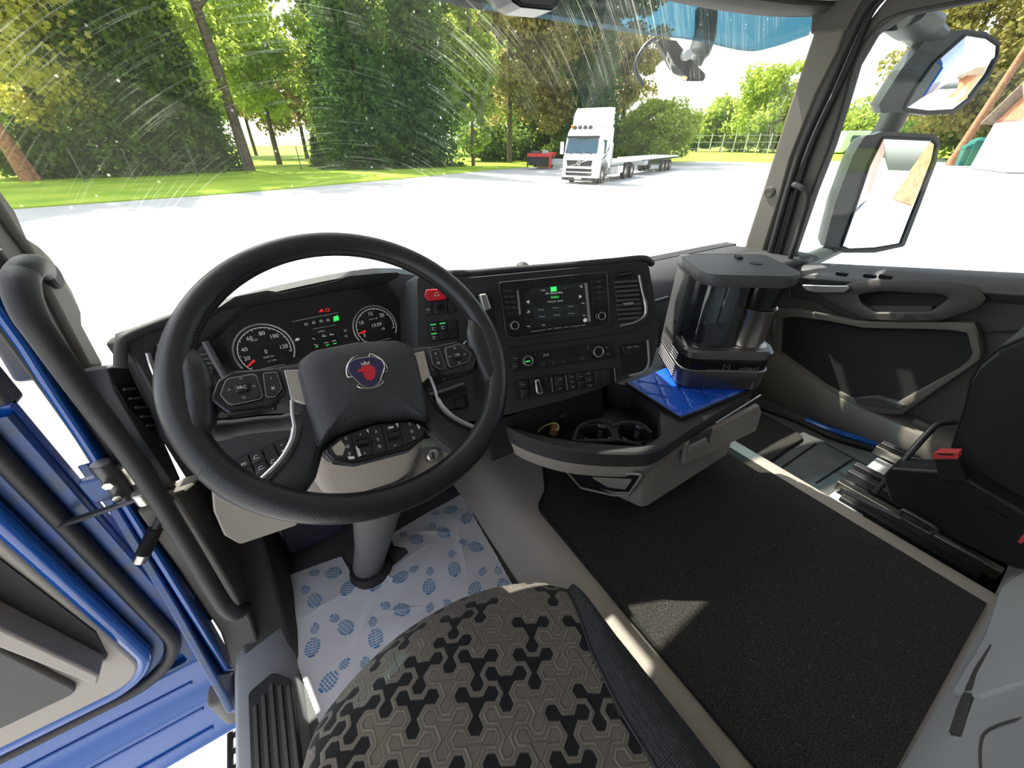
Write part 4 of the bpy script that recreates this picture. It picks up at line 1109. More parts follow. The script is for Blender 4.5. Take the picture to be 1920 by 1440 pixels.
# ------------------------------------------------------------------ steering wheel
_a = R_(39.1)
WH0 = Fr((.071, .531, -.268), (1, .056, 0), (0, math.cos(_a), math.sin(_a)))
S = WH0.sub(0, 0, 0, -8.4)                     # turned a little clockwise
sw = thing('steering_wheel', S.w(0, 0, -.05), 'black leather steering wheel with buttons and a shield emblem', 'steering wheel')
N = 96
def rim_pt(t):
    a = 2 * math.pi * t
    x, y = .2100 * math.cos(a), .2100 * math.sin(a)
    if y < -.13: y = -.13 + (y + .13) * .90
    return x, y
def rim_r(t):
    y = rim_pt(t)[1]
    x = rim_pt(t)[0]
    side = max(0, 1 - abs(y + .02) / .09)
    return .0178 + .0012 * side
def rim_seg(t0, t1, extra=0.0, caps=True, n=96):
    mb = MB(); m = max(8, int(n * (t1 - t0))); pts = [S.w(*rim_pt(t0 + (t1 - t0) * k / m)) for k in range(m + 1)]
    mb.tube(pts, [rim_r(t0 + (t1 - t0) * k / m) + extra for k in range(m + 1)], 20, caps=caps, up=S.n)
    return mb
# upper rim of smooth leather, lower rim of coarser leather, joined at seams left and right
rim_seg(-.085, .585).build('rim', 'leather', sw)
rim_seg(.585, .915, .0008).build('lower_rim', mat('leather_lower', (.016, .016, .017), .36, bump=.2, bscale=420), sw)
# inner thickenings where the spokes run into the rim
def blob(name, pts, rs, m='leather', flat=1.0):
    mb = MB(); sp = spline(pts, 6); k = len(sp); R = []
    for i in range(k):
        t = i / (k - 1) * (len(rs) - 1); j = min(int(t), len(rs) - 2); R.append(rs[j] + (rs[j + 1] - rs[j]) * (t - j))
    mb.tube(sp, R, 16, flat=flat, up=S.n); return mb.build(name, m, sw)
for s in (-1, 1):
    blob('thumb_rest', [S.w(s * .196, .055, 0), S.w(s * .190, .02, .0), S.w(s * .188, -.02, -.002), S.w(s * .190, -.055, 0), S.w(s * .195, -.085, 0)], [.006, .016, .019, .016, .006])
# seam stitching on the inner side of the rim
stn = MB()
for k in range(150):
    t = -.07 + .64 * k / 150
    x, y = rim_pt(t); l = math.hypot(x, y); d = rim_r(t)
    c = S.w(x * (1 - d / l), y * (1 - d / l), .004); x2, y2 = rim_pt(t + .0022); e = S.w(x2 * (1 - d / l), y2 * (1 - d / l), .0068)
    stn.tube([c, e], .0009, 5)
tag(stn.build('stitching', 'stitch', sw), kind='stuff')
# spokes
for s in (-1, 1):
    mb = MB()      # upper arm to the button pod
    lo = []
    for x, y0, y1, h0, h1 in ((.06, -.055, .010, -.022, .004), (.095, -.052, .008, -.022, .008), (.13, -.046, .006, -.020, .008), (.168, -.044, .000, -.016, .004), (.192, -.040, -.005, -.010, .002)):
        lo.append([S.w(s * x, y0, h0), S.w(s * x, y0 + .004, h1 - .004), S.w(s * x, y0 + .010, h1), S.w(s * x, y1 - .006, h1), S.w(s * x, y1, h1 - .004), S.w(s * x, y1, h0)])
    mb.loft(lo); mb.build('spoke', 'gloss_black' if 0 else 'dash', sw, bev=.002)
    mb = MB()      # lower arm sweeping down to the rim
    lo = []
    for x, y, wd, h in ((.072, -.060, .026, -.004), (.078, -.095, .034, -.006), (.095, -.128, .042, -.008), (.118, -.152, .044, -.008), (.140, -.165, .034, -.006)):
        d = Vector((.55, -.45)).normalized() if x > .08 else Vector((.15, -1)).normalized(); nn = Vector((-d.y, d.x))
        p = Vector((x, y)); A, B = p + nn * wd / 2, p - nn * wd / 2
        lo.append([S.w(s * A.x, A.y, h - .016), S.w(s * A.x, A.y, h + .003), S.w(s * (A.x * .8 + B.x * .2), A.y * .8 + B.y * .2, h + .008), S.w(s * (A.x * .2 + B.x * .8), A.y * .2 + B.y * .8, h + .008), S.w(s * B.x, B.y, h + .003), S.w(s * B.x, B.y, h - .016)])
    mb.loft(lo); mb.build('lower_spoke', 'dash', sw, bev=.002)
    # bright trim: plate beside the pad, then a thin line bending out to the rim
    mb = MB(); mb.prism(S, [(s * .076, -.004), (s * .094, -.002), (s * .092, -.045), (s * .074, -.055)], .004, .011)
    mb.build('trim_plate', 'satin', sw, bev=.001)
    mb = MB(); mb.tube(spline([S.w(s * .091, -.045, .009), S.w(s * .093, -.062, .008), S.w(s * .094, -.082, .006), S.w(s * .101, -.100, .004), S.w(s * .118, -.120, .002), S.w(s * .148, -.142, .0)], 6), [.0028] * 12 + [.0042] * 9 + [.0036] * 10, 8)
    mb.build('trim_line', 'satin', sw)
# airbag pad
mb = MB()
pad = [(-.070, -.112), (-.050, -.101), (.0, -.094), (.050, -.101), (.070, -.112), (.077, -.06), (.079, -.012), (.076, .006), (.058, .018), (.0, .023), (-.058, .018), (-.076, .006), (-.079, -.012), (-.077, -.06)]
pp_ = rpoly(pad, [.004, .02, .03, .02, .004, .02, .02, .016, .02, .05, .02, .016, .02, .02], 4)
def sc(k, kx=None): return [(a * (kx or k), -.042 + (b + .042) * k) for a, b in pp_]
mb.loft([[S.w(a, b, -.02) for a, b in sc(1)], [S.w(a, b, .012) for a, b in sc(1)], [S.w(a, b, .020) for a, b in sc(.965)], [S.w(a, b, .026) for a, b in sc(.88)], [S.w(a, b, .030) for a, b in sc(.6)], [S.w(a, b, .031) for a, b in sc(.2)]])
mb.build('airbag_pad', 'pad', sw, smooth=60)
mb = MB(); mb.prism(S, sc(1.035), -.03, .004); mb.build('hub', 'black', sw, bev=.003)
# emblem
EM = S.sub(.004, -.030, .0305)
def ringpts(r, k=3, amp=.10, ph=90, n=60): return [(r * (1 + amp * math.cos(k * (2 * math.pi * q / n - R_(ph)))) * math.cos(2 * math.pi * q / n), r * (1 + amp * math.cos(k * (2 * math.pi * q / n - R_(ph)))) * math.sin(2 * math.pi * q / n)) for q in range(n)]
em = None
mb = MB(); mb.prism(EM, ringpts(.0222, 3, -.12), -.004, .0016); em = mb.build('emblem', 'navy', sw)
mb = MB(); mb.tube([EM.w(a, b, .0012) for a, b in ringpts(.0226, 3, -.12)], .0009, 6, closed=True); mb.build('emblem_ring', 'chrome', em)
outer_arc = []
mb = MB()
for ph in (30, 150, 270):
    pts = [EM.w(.0262 * math.cos(R_(ph + q)), .0262 * math.sin(R_(ph + q)), .0008) for q in range(-42, 43, 6)]
    pts = [EM.w(.0205 * math.cos(R_(ph - 42)), .0222 * math.sin(R_(ph - 42)), .0008)] + pts + [EM.w(.0205 * math.cos(R_(ph + 42)), .0222 * math.sin(R_(ph + 42)), .0008)]
    mb.tube(pts, .0008, 6)
mb.build('emblem_wings', 'chrome', em)
# griffin head: mane, beak, crown
gr = [(-.0080, .0030), (-.0055, .0042), (-.0040, .0060), (-.0010, .0068), (.0030, .0064), (.0062, .0046), (.0078, .0018), (.0072, -.0004), (.0082, -.0020), (.0066, -.0034), (.0070, -.0056), (.0050, -.0064), (.0046, -.0088), (.0024, -.0088), (.0010, -.0112), (-.0006, -.0090), (-.0026, -.0094), (-.0026, -.0066), (-.0046, -.0058), (-.0038, -.0034), (-.0056, -.0022), (-.0036, -.0008), (-.0058, .0008), (-.0084, .0004), (-.0094, .0020)]
mb = MB(); mb.prism(EM, [(x * 1.35, y * 1.35 - .001) for x, y in gr], .0012, .0024); mb.build('griffin', 'emblem_red', em)
mb = MB(); mb.prism(EM, [(x * 1.35, y * 1.35 - .001) for x, y in [(-.0040, .0072), (-.0052, .0108), (-.0028, .0090), (-.0006, .0118), (.0012, .0092), (.0040, .0110), (.0036, .0072)]], .0012, .0022); mb.build('crown', 'chrome', em)
S0 = S
# button pods
for s in (-1, 1):
    S = S0.sub(-s * .009, -.006, 0)
    pod = [(s * .186, -.020), (s * .176, .004), (s * .158, .014), (s * .108, .010), (s * .104, -.030), (s * .124, -.044), (s * .170, -.042)]
    mb = MB(); mb.prism(S, rpoly(pod, .010), -.012, .010); po_ = mb.build('button_pod', 'gloss_black', sw, bev=.004, seg=3)
    # rocker cluster
    rk = [(s * .173, -.018), (s * .165, .002), (s * .134, .004), (s * .130, -.031), (s * .165, -.033)]
    if s > 0: rk = [(s * .175, -.014), (s * .160, .006), (s * .134, .002), (s * .132, -.032), (s * .165, -.026)]
    mb = MB(); mb.prism(S, rpoly(rk, .006), .008, .0145, .002, .002); mb.build('rocker', 'button', po_)
    mb = MB(); P_ = rpoly(rk, .006); mb.tube([S.w(a, b, .0125) for a, b in P_], .0006, 5, closed=True); mb.build('rocker_outline', 'grey_mark', po_)
    mb = MB(); mb.box(S, min(s * .143, s * .157), max(s * .143, s * .157), -.020, -.008, .0145, .0175, r=.003); mb.build('centre_key', 'gloss_black', po_, bev=.001)
    side = [(s * .126, .003), (s * .111, .002), (s * .109, -.022), (s * .118, -.032), (s * .127, -.030)]
    mb = MB(); mb.prism(S, rpoly(side, .003), .008, .0135, .001, .001); mb.build('side_key', 'button', po_)
    mb = MB(); P_ = rpoly(side, .003); mb.tube([S.w(a, b, .0125) for a, b in P_], .0005, 5, closed=True); mb.build('side_key_outline', 'grey_mark', po_)
    tx = MB()
    put_text(tx, S, 'SRC' if s < 0 else 'OK', s * .150, -.014, .0178, .0040)
    for x, y, t in ((.150, -.001, '^' if s > 0 else '<)'), (.150, -.027, 'v' if s > 0 else '<)'), (.138, -.014, '>|' if s < 0 else '<'), (.163, -.014, '|<' if s < 0 else '>')): put_text(tx, S, t, s * x, y, .0150, .0036)
    for t, y in (('(', -.006), ('x', -.020)) if s < 0 else (('>', -.005), ('/', -.013), ('o', -.021)): put_text(tx, S, t, s * .118, y, .0140, .0042)
    tx.build('key_lettering', 'white_mark', po_, fixn=False, smooth=0)
S = S0
# lower button strip on the hub
class _N(Fr):
    def w(s, a, b, c=0.0): return Fr.w(s, a * .9, b, c)
S = _N(S0.o, S0.ux, S0.uy)
low = [(-.075, -.120), (-.055, -.104), (.0, -.097), (.055, -.104), (.075, -.120), (.066, -.134), (.040, -.144), (-.040, -.144), (-.066, -.134)]
mb = MB(); mb.prism(S, rpoly(low, [.004, .02, .03, .02, .004, .008, .02, .02, .008]), -.02, .006); lb = mb.build('lower_button_strip', 'gloss_black', sw, bev=.003)
tx = MB(); wr = MB()
for k, (x0, x1) in enumerate(((-.066, -.036), (-.034, -.012), (-.010, .008), (.010, .032), (.034, .066))):
    yt = lambda x: -.103 - (x / .07) ** 2 * .013; yb = lambda x: -.140 + (x / .07) ** 2 * .010
    mb = MB(); mb.prism(S, rpoly([(x0, yb(x0)), (x1, yb(x1)), (x1, yt(x1)), (x0, yt(x0))], .002), .004, .0095, .0008, .0008); mb.build('lower_key', 'button' if k else 'button', lb)
    xc = (x0 + x1) / 2
    if k in (1, 3):
        mb = MB(); c = S.w(xc - .008, -.121, .009); mb.tube([S.w(xc - .008, -.121, .0085), S.w(xc + .008, -.121, .0085)], .006, 14); mb.build('thumb_roller', 'gloss_black', lb)
        put_text(tx, S, '+' if k == 1 else '-', xc, -.109, .0099, .0030); put_text(tx, S, '-', xc, -.135, .0099, .0010)
    else:
        for t, y in (('C' if k != 2 else 'A', -.110), ('o' if k != 2 else '%', -.121), ('0' if k == 0 else 'n', -.131)): put_text(tx, S, t, xc + (.008 if k == 0 else 0), y, .0099, .0042)
tx.build('key_lettering', 'white_mark', lb, fixn=False, smooth=0)
# worn silver patches on the lower keys
for k, pts in enumerate(([(-.064, -.118), (-.050, -.111), (-.046, -.121), (-.052, -.131), (-.060, -.129)], [(-.033, -.125), (-.030, -.121), (-.028, -.137), (-.032, -.138)], [(-.014, -.105), (-.011, -.104), (-.011, -.110)], [(.029, -.105), (.033, -.105), (.032, -.112)], [(.060, -.112), (.064, -.117), (.061, -.121)], [(-.046, -.134), (-.037, -.136), (-.038, -.139), (-.045, -.138)])):
    mb = MB(); mb.prism(S, pts, .0090, .0098); mb.build('worn_patch', 'chrome' if k == 0 else 'white_mark', lb)

S = S0
# ------------------------------------------------------------------ steering column
co = thing('steering_column', (.06, .76, FZ), 'beige and grey steering column rising from the driver footwell', 'steering column')
mb = MB()      # beige shroud below the wheel
lo = []
for t, wx, wz in ((0, .085, .050), (.08, .092, .060), (.16, .085, .065), (.22, .07, .055)):
    c = S.w(-.005, -.055, -.05) - S.n * t + Vector((0, .02 * t, -.25 * t))
    lo.append([c + S.ux * a + S.uy * b for a, b in rpoly([(-wx, -wz), (wx, -wz), (wx, wz), (-wx, wz)], .03)])
mb.loft(lo); mb.build('upper_shroud', 'trim', co, bev=.003)
mb = MB(); c = S.w(0, -.07, -.02); lo = []
for h, k in ((0, 1.0), (-.03, 1.05), (-.045, 1.0)): lo.append([S.w(a * k, -.075 + b * k, -.025 + h) for a, b in rpoly([(-.07, -.05), (.07, -.05), (.07, .06), (-.07, .06)], .03)])
mb.loft(lo); mb.build('collar', 'dash', co, bev=.003)
a = onz(694, 1062, FZ + .02); b = S.w(0, -.06, -.22)
b = Vector((.085, .66, -.60))
mb = MB(); mb.loft([[p + Vector((rx * math.cos(q), ry * math.sin(q), 0)) for q in [2 * math.pi * k / 24 for k in range(24)]] for p, rx, ry in ((a + Vector((0, 0, -.02)), .046, .042), (a + Vector((0, 0, .02)), .043, .039), (a.lerp(b, .3), .047, .041), (a.lerp(b, .7), .060, .048), (b, .070, .055))])
mb.build('lower_tube', 'column_grey', co)
mb = MB(); mb.lathe(a - Vector((0, 0, .02)), (0, 0, 1), [(.060, 0), (.057, .012), (.052, .03), (.05, .03)], 24); mb.build('floor_boot', 'rubber', co)
# beige knee surround behind the wheel
mb = MB(); mb.pp(YF(.66), [(565, 890), (600, 880), (690, 905), (770, 860), (810, 850), (872, 842), (880, 870), (800, 905), (755, 920), (740, 960), (690, 975), (640, 950), (575, 925)], -.05, 0, r=.012); mb.build('lower_shroud', 'trim', co, bev=.006)
# stalks
mb = MB(); mb.tube(spline([S.w(-.05, -.045, -.05), S.w(-.10, -.052, -.052), S.w(-.14, -.050, -.045), S.w(-.18, -.050, -.040), S.w(-.20, -.050, -.038)], 5), [.013] * 6 + [.011] * 8 + [.013] * 7, 14); mb.build('left_stalk', 'dash_grey', co)
mb = MB(); mb.lathe(S.w(-.20, -.050, -.038), -S.ux, [(.013, 0), (.0135, .012), (.010, .018), (0, .018)], 16); mb.build('stalk_end', 'gloss_black', co)
mb = MB(); mb.tube(spline([S.w(.05, -.05, -.05), S.w(.10, -.06, -.052), S.w(.16, -.055, -.045)], 5), .010, 12); mb.build('right_stalk', 'dash', co)
# ignition lock
IG = Fr(ony(810, 852, .60), (1, 0, 0), (0, .35, .94))
mb = MB(); mb.pp(IG, [(792, 838), (828, 834), (834, 866), (795, 870)], -.06, 0, r=.008); ig = mb.build('ignition_housing', 'pillar', co, bev=.003)
mb = MB(); c = IG.p3(811, 853); mb.lathe(c, IG.n, [(.013, 0), (.013, .004), (.0095, .007), (.0095, .005), (0, .005)], 24); mb.build('ignition_lock', 'satin', ig)
mb = MB(); mb.box(Fr(c + IG.n * .006, IG.ux, IG.uy), -.0015, .0015, -.006, .006, 0, .001); mb.build('key_slot', 'black', ig)
# ------------------------------------------------------------------ storage console under the centre panel
cs_ = thing('storage_console', (.8, .5, TZ), 'black and beige storage console with cup holders beneath the dashboard', 'console')
ZR = -.575
plan = [(.365, .72), (.368, .64), (.388, .57), (.435, .495), (.50, .435), (.575, .386), (.615, .374), (.67, .377), (.75, .385), (1.02, .400), (1.055, .415), (1.07, .45), (1.07, .72)]
plan = [plan[0]] + [tuple(p) for p in spline(plan[1:-1], 5)] + [plan[-1]]
def ins(P, d, cx=.72, cy=.72): 
    out = []
    for x, y in P:
        v = Vector((x - cx, y - cy)); L = v.length; out.append((cx + v.x * (1 - d / max(L, .05)), cy + v.y * (1 - d / max(L, .05))))
    return out
lv = lambda P, z: [Vector((x, y, z)) for x, y in P]
# rim ring with the tray opening
inner_px = [(948, 748), (955, 800), (1003, 813), (1075, 825), (1150, 832), (1205, 836), (1240, 815), (1238, 772), (1190, 724), (1100, 705), (1000, 722)]
inn = [onz(x, y, ZR) for x, y in inner_px]; inn = rpoly([(p.x, p.y) for p in inn], .012)
mb = MB()
oA = plan; hA = [(p[0], p[1]) for p in inn]
ring_between(mb, Fr((0, 0, 0), (1, 0, 0), (0, 1, 0)), oA, hA, ZR - .04, ZR, n=140)
mb.build('rim', 'dash_soft', cs_)
mb = MB(); n_ = len(hA)
mb.loft([lv(hA, ZR - .035), lv(ins(hA, .004, *(sum(p[0] for p in hA) / n_, sum(p[1] for p in hA) / n_)), ZR - .075)], cap0=False)
mb.build('tray', 'dash', cs_, fixn=True)
# cup holder insert
CUP = [(1117, 812), (1188, 812)]
for i, (x, y) in enumerate(CUP):
    c = onz(x, y, ZR - .03)
    mb = MB(); mb.lathe(c - Vector((0, 0, .05)), (0, 0, 1), [(.024, 0), (.030, .0), (.033, .046), (.038, .050), (.0345, .053), (.030, .048), (.026, .003), (0, .003)], 32)
    cu = mb.build('cup_holder', 'gloss_black', cs_)
    for q in (20, 140, 260):
        d = Vector((math.cos(R_(q)), math.sin(R_(q)), 0)); mb = MB(); mb.box(Fr(c + d * .029 - Vector((0, 0, .024)), Vector((-d.y, d.x, 0)), (0, 0, 1)), -.006, .006, -.01, .012, -.003, .006); mb.build('grip_tab', 'dash_grey', cu, bev=.0015)
mb = MB(); c0, c1 = onz(1117, 812, ZR - .03), onz(1188, 812, ZR - .03)
mb.tube(spline([onz(x, y, ZR - .022) for x, y in ((1075, 828), (1084, 802), (1110, 790), (1140, 792), (1150, 799), (1170, 793), (1200, 795), (1222, 812))], 5), .005, 8); mb.build('cup_surround', 'dash', cs_)
# divider wall and inclined tray panels
mb = MB(); mb.add([onz(1078, 826, ZR - .07), onz(1205, 838, ZR - .07), onz(1205, 836, ZR - .02), onz(1160, 824, ZR - .012), onz(1140, 826, ZR - .012), onz(1080, 826, ZR - .02)], [(0, 1, 2, 3, 4, 5)]); mb.build('cup_front_wall', 'dash_soft', cs_, sol=.006)
mb = MB(); mb.loft([[onz(1232, 766, ZR - .004), onz(1262, 790, ZR - .002), onz(1240, 812, ZR - .03), onz(1236, 800, ZR - .06)], [onz(1190, 724, ZR - .004), onz(1200, 720, ZR - .002), onz(1194, 728, ZR - .03), onz(1192, 728, ZR - .06)]]); mb.build('tray_side', 'dash', cs_)
mb = MB(); p = onz(1056, 776, ZR - .05); T12 = Fr(ony(1056, 778, .615), (1, 0, 0), (0, .3, .95))
put_text(mb, T12, '12 V', 0, 0, 0, .0075); bar(mb, T12, 1051, 781.5, 1055, 781.3, .0014, 0); bar(mb, T12, 1057, 781.2, 1061, 781, .0014, 0); mb.build('socket_lettering', 'grey_mark', cs_, fixn=False, smooth=0)
mb = MB(); mb.box(T12, -.22, .14, -.045, .05, -.012, -.001); mb.build('tray_back', 'dash', cs_)
mb = MB(); mb.lathe(T12.w(0, 0, -.0008), T12.n, [(.017, -.002), (.017, .0004), (0, .0004)], 24); mb.build('socket_cap', 'button', cs_)
# beige lower body with an inset waist and a pointed keel
mb = MB()
lower = [(.53, .66), (.575, .50), (.640, .392), (.70, .386), (1.00, .396), (1.06, .42), (1.06, .66)]
mid = [(.45, .70), (.47, .56), (.56, .42), (.66, .375), (.80, .375), (1.03, .39), (1.065, .43), (1.065, .70)]
body1 = ins(plan, .004)
mb.loft([lv(plan, ZR - .028), lv(ins(plan, .002), ZR - .032), lv(ins(plan, .006), ZR - .07), lv(ins(plan, .016), ZR - .088), lv(ins(plan, .05), ZR - .094)], cap0=False)
mb.build('beige_skirt', 'trim', cs_, bev=.002)
mb = MB()
m1 = rpoly([(.47, .72), (.48, .60), (.56, .47), (.63, .400), (.66, .396), (1.03, .404), (1.06, .43), (1.06, .72)], .012, 3)
m2 = rpoly([(.51, .72), (.53, .61), (.585, .49), (.640, .400), (.66, .396), (1.03, .402), (1.055, .42), (1.055, .72)], .012, 3)
m3 = rpoly([(.55, .72), (.57, .62), (.60, .50), (.646, .398), (.665, .392), (1.02, .398), (1.045, .43), (1.045, .72)], .012, 3)
mb.loft([lv(m1, ZR - .085), lv(m1, ZR - .135), lv(m2, ZR - .20), lv(m3, ZR - .232)])
mb.build('lower_body', 'trim', cs_, bev=.003)
# open pocket in the lower body
PK = Fr(onz(1130, 898, -.715), (.165, -.21, 0), (-.25, -.35, .9))
mb = MB(); mb.pp(PK, [(1068, 886), (1200, 890), (1182, 922), (1150, 922), (1095, 908)], -.002, .004, r=.008); pk = mb.build('pocket', 'black', cs_)
mb = MB(); P_ = rpoly([PK.px(*p) for p in ((1062, 880), (1205, 886), (1178, 926), (1150, 926), (1090, 912))], .008); mb.tube([PK.w(a, b, .004) for a, b in P_], .003, 8, closed=True); mb.build('pocket_frame', 'trim', pk)
mb = MB(); mb.pp(PK, [(1110, 896), (1185, 900), (1172, 918), (1140, 914)], .004, .006, r=.003); mb.build('pocket_flap', 'trim', pk)
# drawer front on the passenger-facing side, with finger recess
DR = YF(.384)
mb = MB(); mb.pp(DR, [(1283, 872), (1289, 830), (1424, 760), (1428, 774), (1418, 808)], -.01, .003, r=.006); dr = mb.build('drawer_front', 'trim', cs_, bev=.002)
mb = MB(); mb.pp(DR, [(1291, 848), (1294, 822), (1336, 802), (1330, 830)], .003, .0036, r=.003); mb.build('finger_recess', 'pillar_dark', dr)
mb = MB(); mb.pp(DR, [(1294, 838), (1326, 822), (1328, 832), (1292, 850)], .0036, .010, r=.003); mb.build('finger_pull', 'trim', dr, bev=.002)
mb = MB(); mb.tube([DR.p3(1342, 793, .005), DR.p3(1426, 741, .005)], .0024, 8); mb.build('bright_strip', 'satin', dr)

# ------------------------------------------------------------------ blue quilted mat on the console lid
ZQ = ZR + .006
qm = thing('quilted_mat', onz(1300, 740, ZQ), 'bright blue diamond quilted mat under the coffee maker', 'mat')
Q0, Q1 = Vector((.735, .60)), Vector((1.045, .375))
def quilt(x, y):
    u, v = (x * .8 + y * .6) / .054, (x * .8 - y * .6) / .054
    return .0075 * min(1, 2.6 * math.sqrt(abs(math.sin(math.pi * u)) * abs(math.sin(math.pi * v)) + 1e-6))
rows = []
qp = [Vector((.748, .60)), Vector((.742, .415)), Vector((1.03, .396)), Vector((1.045, .60))]
for i in range(91):
    rows.append([])
    for j in range(91):
        p = qp[0].lerp(qp[3], j / 90).lerp(qp[1].lerp(qp[2], j / 90), i / 90)
        e = min(i, 90 - i, j, 90 - j)
        rows[-1].append(Vector((p.x, p.y, ZQ + .003 + quilt(p.x, p.y) * min(1, e / 5))))
mb = MB(); mb.grid(rows); mb.build('quilted_panel', 'quilt', qm, fixn=False, smooth=80)
mb = MB(); mb.prism(WF, [tuple(p) for p in qp], ZQ - .004, ZQ + .003); mb.build('backing', 'black', qm)
mb = MB(); mb.tube([Vector((p.x, p.y, ZQ + .003)) for p in [qp[0], qp[1], qp[2], qp[3]]], .004, 8); mb.build('binding', 'black', qm)

# ------------------------------------------------------------------ coffee maker
ZB = ZQ + .0105
CM = Fr((.94, .44, ZB), (.82, -.57, 0), (.57, .82, 0))
cm = thing('coffee_maker', (.98, .50, ZB), 'compact black and steel coffee maker standing on the blue quilted mat', 'coffee maker')
def cplan(d=0.0, a0=-.122, a1=.105, b0=-.010, b1=.175, r=.042): return rpoly([(a0 + d, b0 + d), (a1 - d, b0 + d), (a1 - d, b1 - d), (a0 + d, b1 - d)], [r, r, .012, .012], 8)
mb = MB(); mb.loft([[CM.w(a, b, h) for a, b in cplan(d)] for d, h in ((.004, 0), (.0, .006), (0, .052), (.003, .055))]); mb.build('base', 'anodised', cm)
mb = MB(); mb.loft([[CM.w(a, b, h) for a, b in cplan(d)] for d, h in ((.003, .055), (.001, .058), (.001, .092), (.004, .094))]); mb.build('band', 'gloss_black', cm)
mb = MB(); mb.loft([[CM.w(a, b, h) for a, b in cplan(d)] for d, h in ((-.002, .0915), (-.002, .108), (.002, .114), (.012, .116))]); mb.build('base_rim', 'anodised', cm)
for h in (.014, .0215, .029, .0365, .044, .064, .072, .080):
    for side in (0, 1):
        a = -.1222 if side == 0 else .1052
        mb = MB(); mb.tube([CM.w(a, .035, h), CM.w(a, .172, h)], .0026, 6); mb.build('rib', 'anodised', cm)
ln_ = [p for p in cplan(-.0008)]
mb = MB(); front_pts = [p for p in ln_ if p[1] < .10]
front_pts = sorted(front_pts, key=lambda p: math.atan2(p[1] - .08, p[0]))
mb.tube([CM.w(a, b, .0565) for a, b in [(-.1228, .17)] + [p for p in cplan(-.0008)][0:18] + [(.1058, .17)]], .0016, 6); mb.build('bright_line', 'satin', cm)
FT = Fr(CM.w(0, -.0112, 0), CM.ux, (0, 0, 1))
mb = MB(); put_text(mb, FT, 'ntiecl', .045, .067, 0, .010, wide=1.5); put_text(mb, FT, '[~]', -.012, .070, 0, .014, wide=1.0)
mb.add([FT.w(a, b, 0) for a, b in ((-.06, .0600), (.085, .0600), (.085, .0612), (-.06, .0612))], [(0, 1, 2, 3)])
mb.build('lettering', 'satin', cm, fixn=False, smooth=0)
mb = MB(); mb.box(CM, -.124, -.112, .085, .178, .05, .300, r=.003); sp_ = mb.build('side_plate', 'dash_grey', cm, bev=.002)
for b_, h in ((.10, .285), (.10, .145)):
    mb = MB(); mb.lathe(CM.w(-.124, b_, h), -CM.ux, [(.005, 0), (.005, .002), (0, .003)], 12); mb.build('bolt', 'black', sp_)
mb = MB(); mb.box(CM, -.112, .100, .150, .176, .10, .290, r=.006); mb.build('back_panel', 'light_grey', cm, bev=.002)
mb = MB(); mb.prism(CM, cplan(.012), .1155, .1175); mb.build('top_plate', 'steel', cm)
tp = rpoly([(-.112, .010), (.000, .004), (.006, .06), (.006, .145), (-.112, .145)], [.035, .02, .01, .01, .004], 6)
mb = MB(); mb.loft([[CM.w(a, b, h) for a, b in tp] for h in (.115, .283)]); mb.build('water_tank', 'tank_glass', cm)
tp2 = [( -.053 + (a + .053) * .94, .075 + (b - .075) * .94) for a, b in tp]
mb = MB(); mb.loft([[CM.w(a, b, h) for a, b in tp2] for h in (.116, .124)]); mb.build('tank_foot', 'dash_grey', cm)
mc = CM.px(1396, 640, .116)
mcx, mcy = .042, .046
mb = MB(); mb.lathe(CM.w(mcx, mcy, .116), (0, 0, 1), [(.040, 0), (.044, .004), (.0445, .092), (.047, .096), (.0475, .100), (.044, .099), (.043, .096), (.042, .01), (0, .01)], 40); mb.build('mug', 'steel', cm)
mb = MB(); mb.lathe(CM.w(mcx, mcy, .205), (0, 0, 1), [(.040, 0), (.042, .012), (.048, .06), (.050, .080)], 36); mb.build('filter_holder', 'gloss_black', cm)
lid = rpoly([(-.130, -.016), (.055, -.022), (.098, .010), (.098, .178), (-.130, .172)], [.045, .04, .03, .01, .006], 8)
mb = MB(); mb.loft([[CM.w(a * k, .08 + (b - .08) * k, h) for a, b in lid] for k, h in ((.98, .280), (1.0, .284), (1.0, .302), (.985, .308))]); mb.build('lid', 'dash_grey', cm)
mb = MB(); c = CM.w(*CM.px(1417, 494, .308), .308); mb.lathe(c, (0, 0, 1), [(.015, -.002), (.015, .0012), (.013, .0018), (0, .0018)], 28); mb.build('lid_badge', 'dash', cm)
mb = MB(); LT = Fr(c + Vector((0, 0, .0021)), CM.ux, CM.uy); put_text(mb, LT, 'JIC', 0, 0, 0, .007, wide=1.2); mb.build('badge_lettering', 'grey_plastic', cm, fixn=False, smooth=0)
mb = MB(); mb.pp(Fr(CM.w(0, 0, .308), CM.ux, CM.uy), [(1378, 476), (1388, 476), (1394, 482), (1384, 482)], 0, .006, r=.002); mb.build('lid_latch', 'dash', cm, bev=.001)
mb = MB(); mb.tube([CM.w(-.125, .176, .304), CM.w(.09, .180, .304)], .004, 8); mb.build('lid_hinge', 'black', cm)

# ------------------------------------------------------------------ cork with a looped string in the tray
c = onz(1038, 806, ZR - .035)
ck = thing('cork_stopper', c, 'orange brown cork with a tan string loop lying in the console tray', 'cork')
mb = MB(); mb.lathe(c + Vector((0, 0, -.012)), (.15, -.1, 1), [(.010, 0), (.0108, .004), (.0108, .022), (.009, .025), (0, .025)], 18); mb.build('cork', 'cork', ck)
mb = MB(); mb.tube(spline([onz(x, y, z) for x, y, z in ((1006, 812, ZR - .05), (1015, 803, ZR - .035), (1027, 796, ZR - .02), (1040, 793, ZR - .012), (1047, 798, ZR - .014), (1046, 806, ZR - .02), (1041, 806, ZR - .02))], 5), .0020, 8); mb.build('string_loop', 'string', ck)
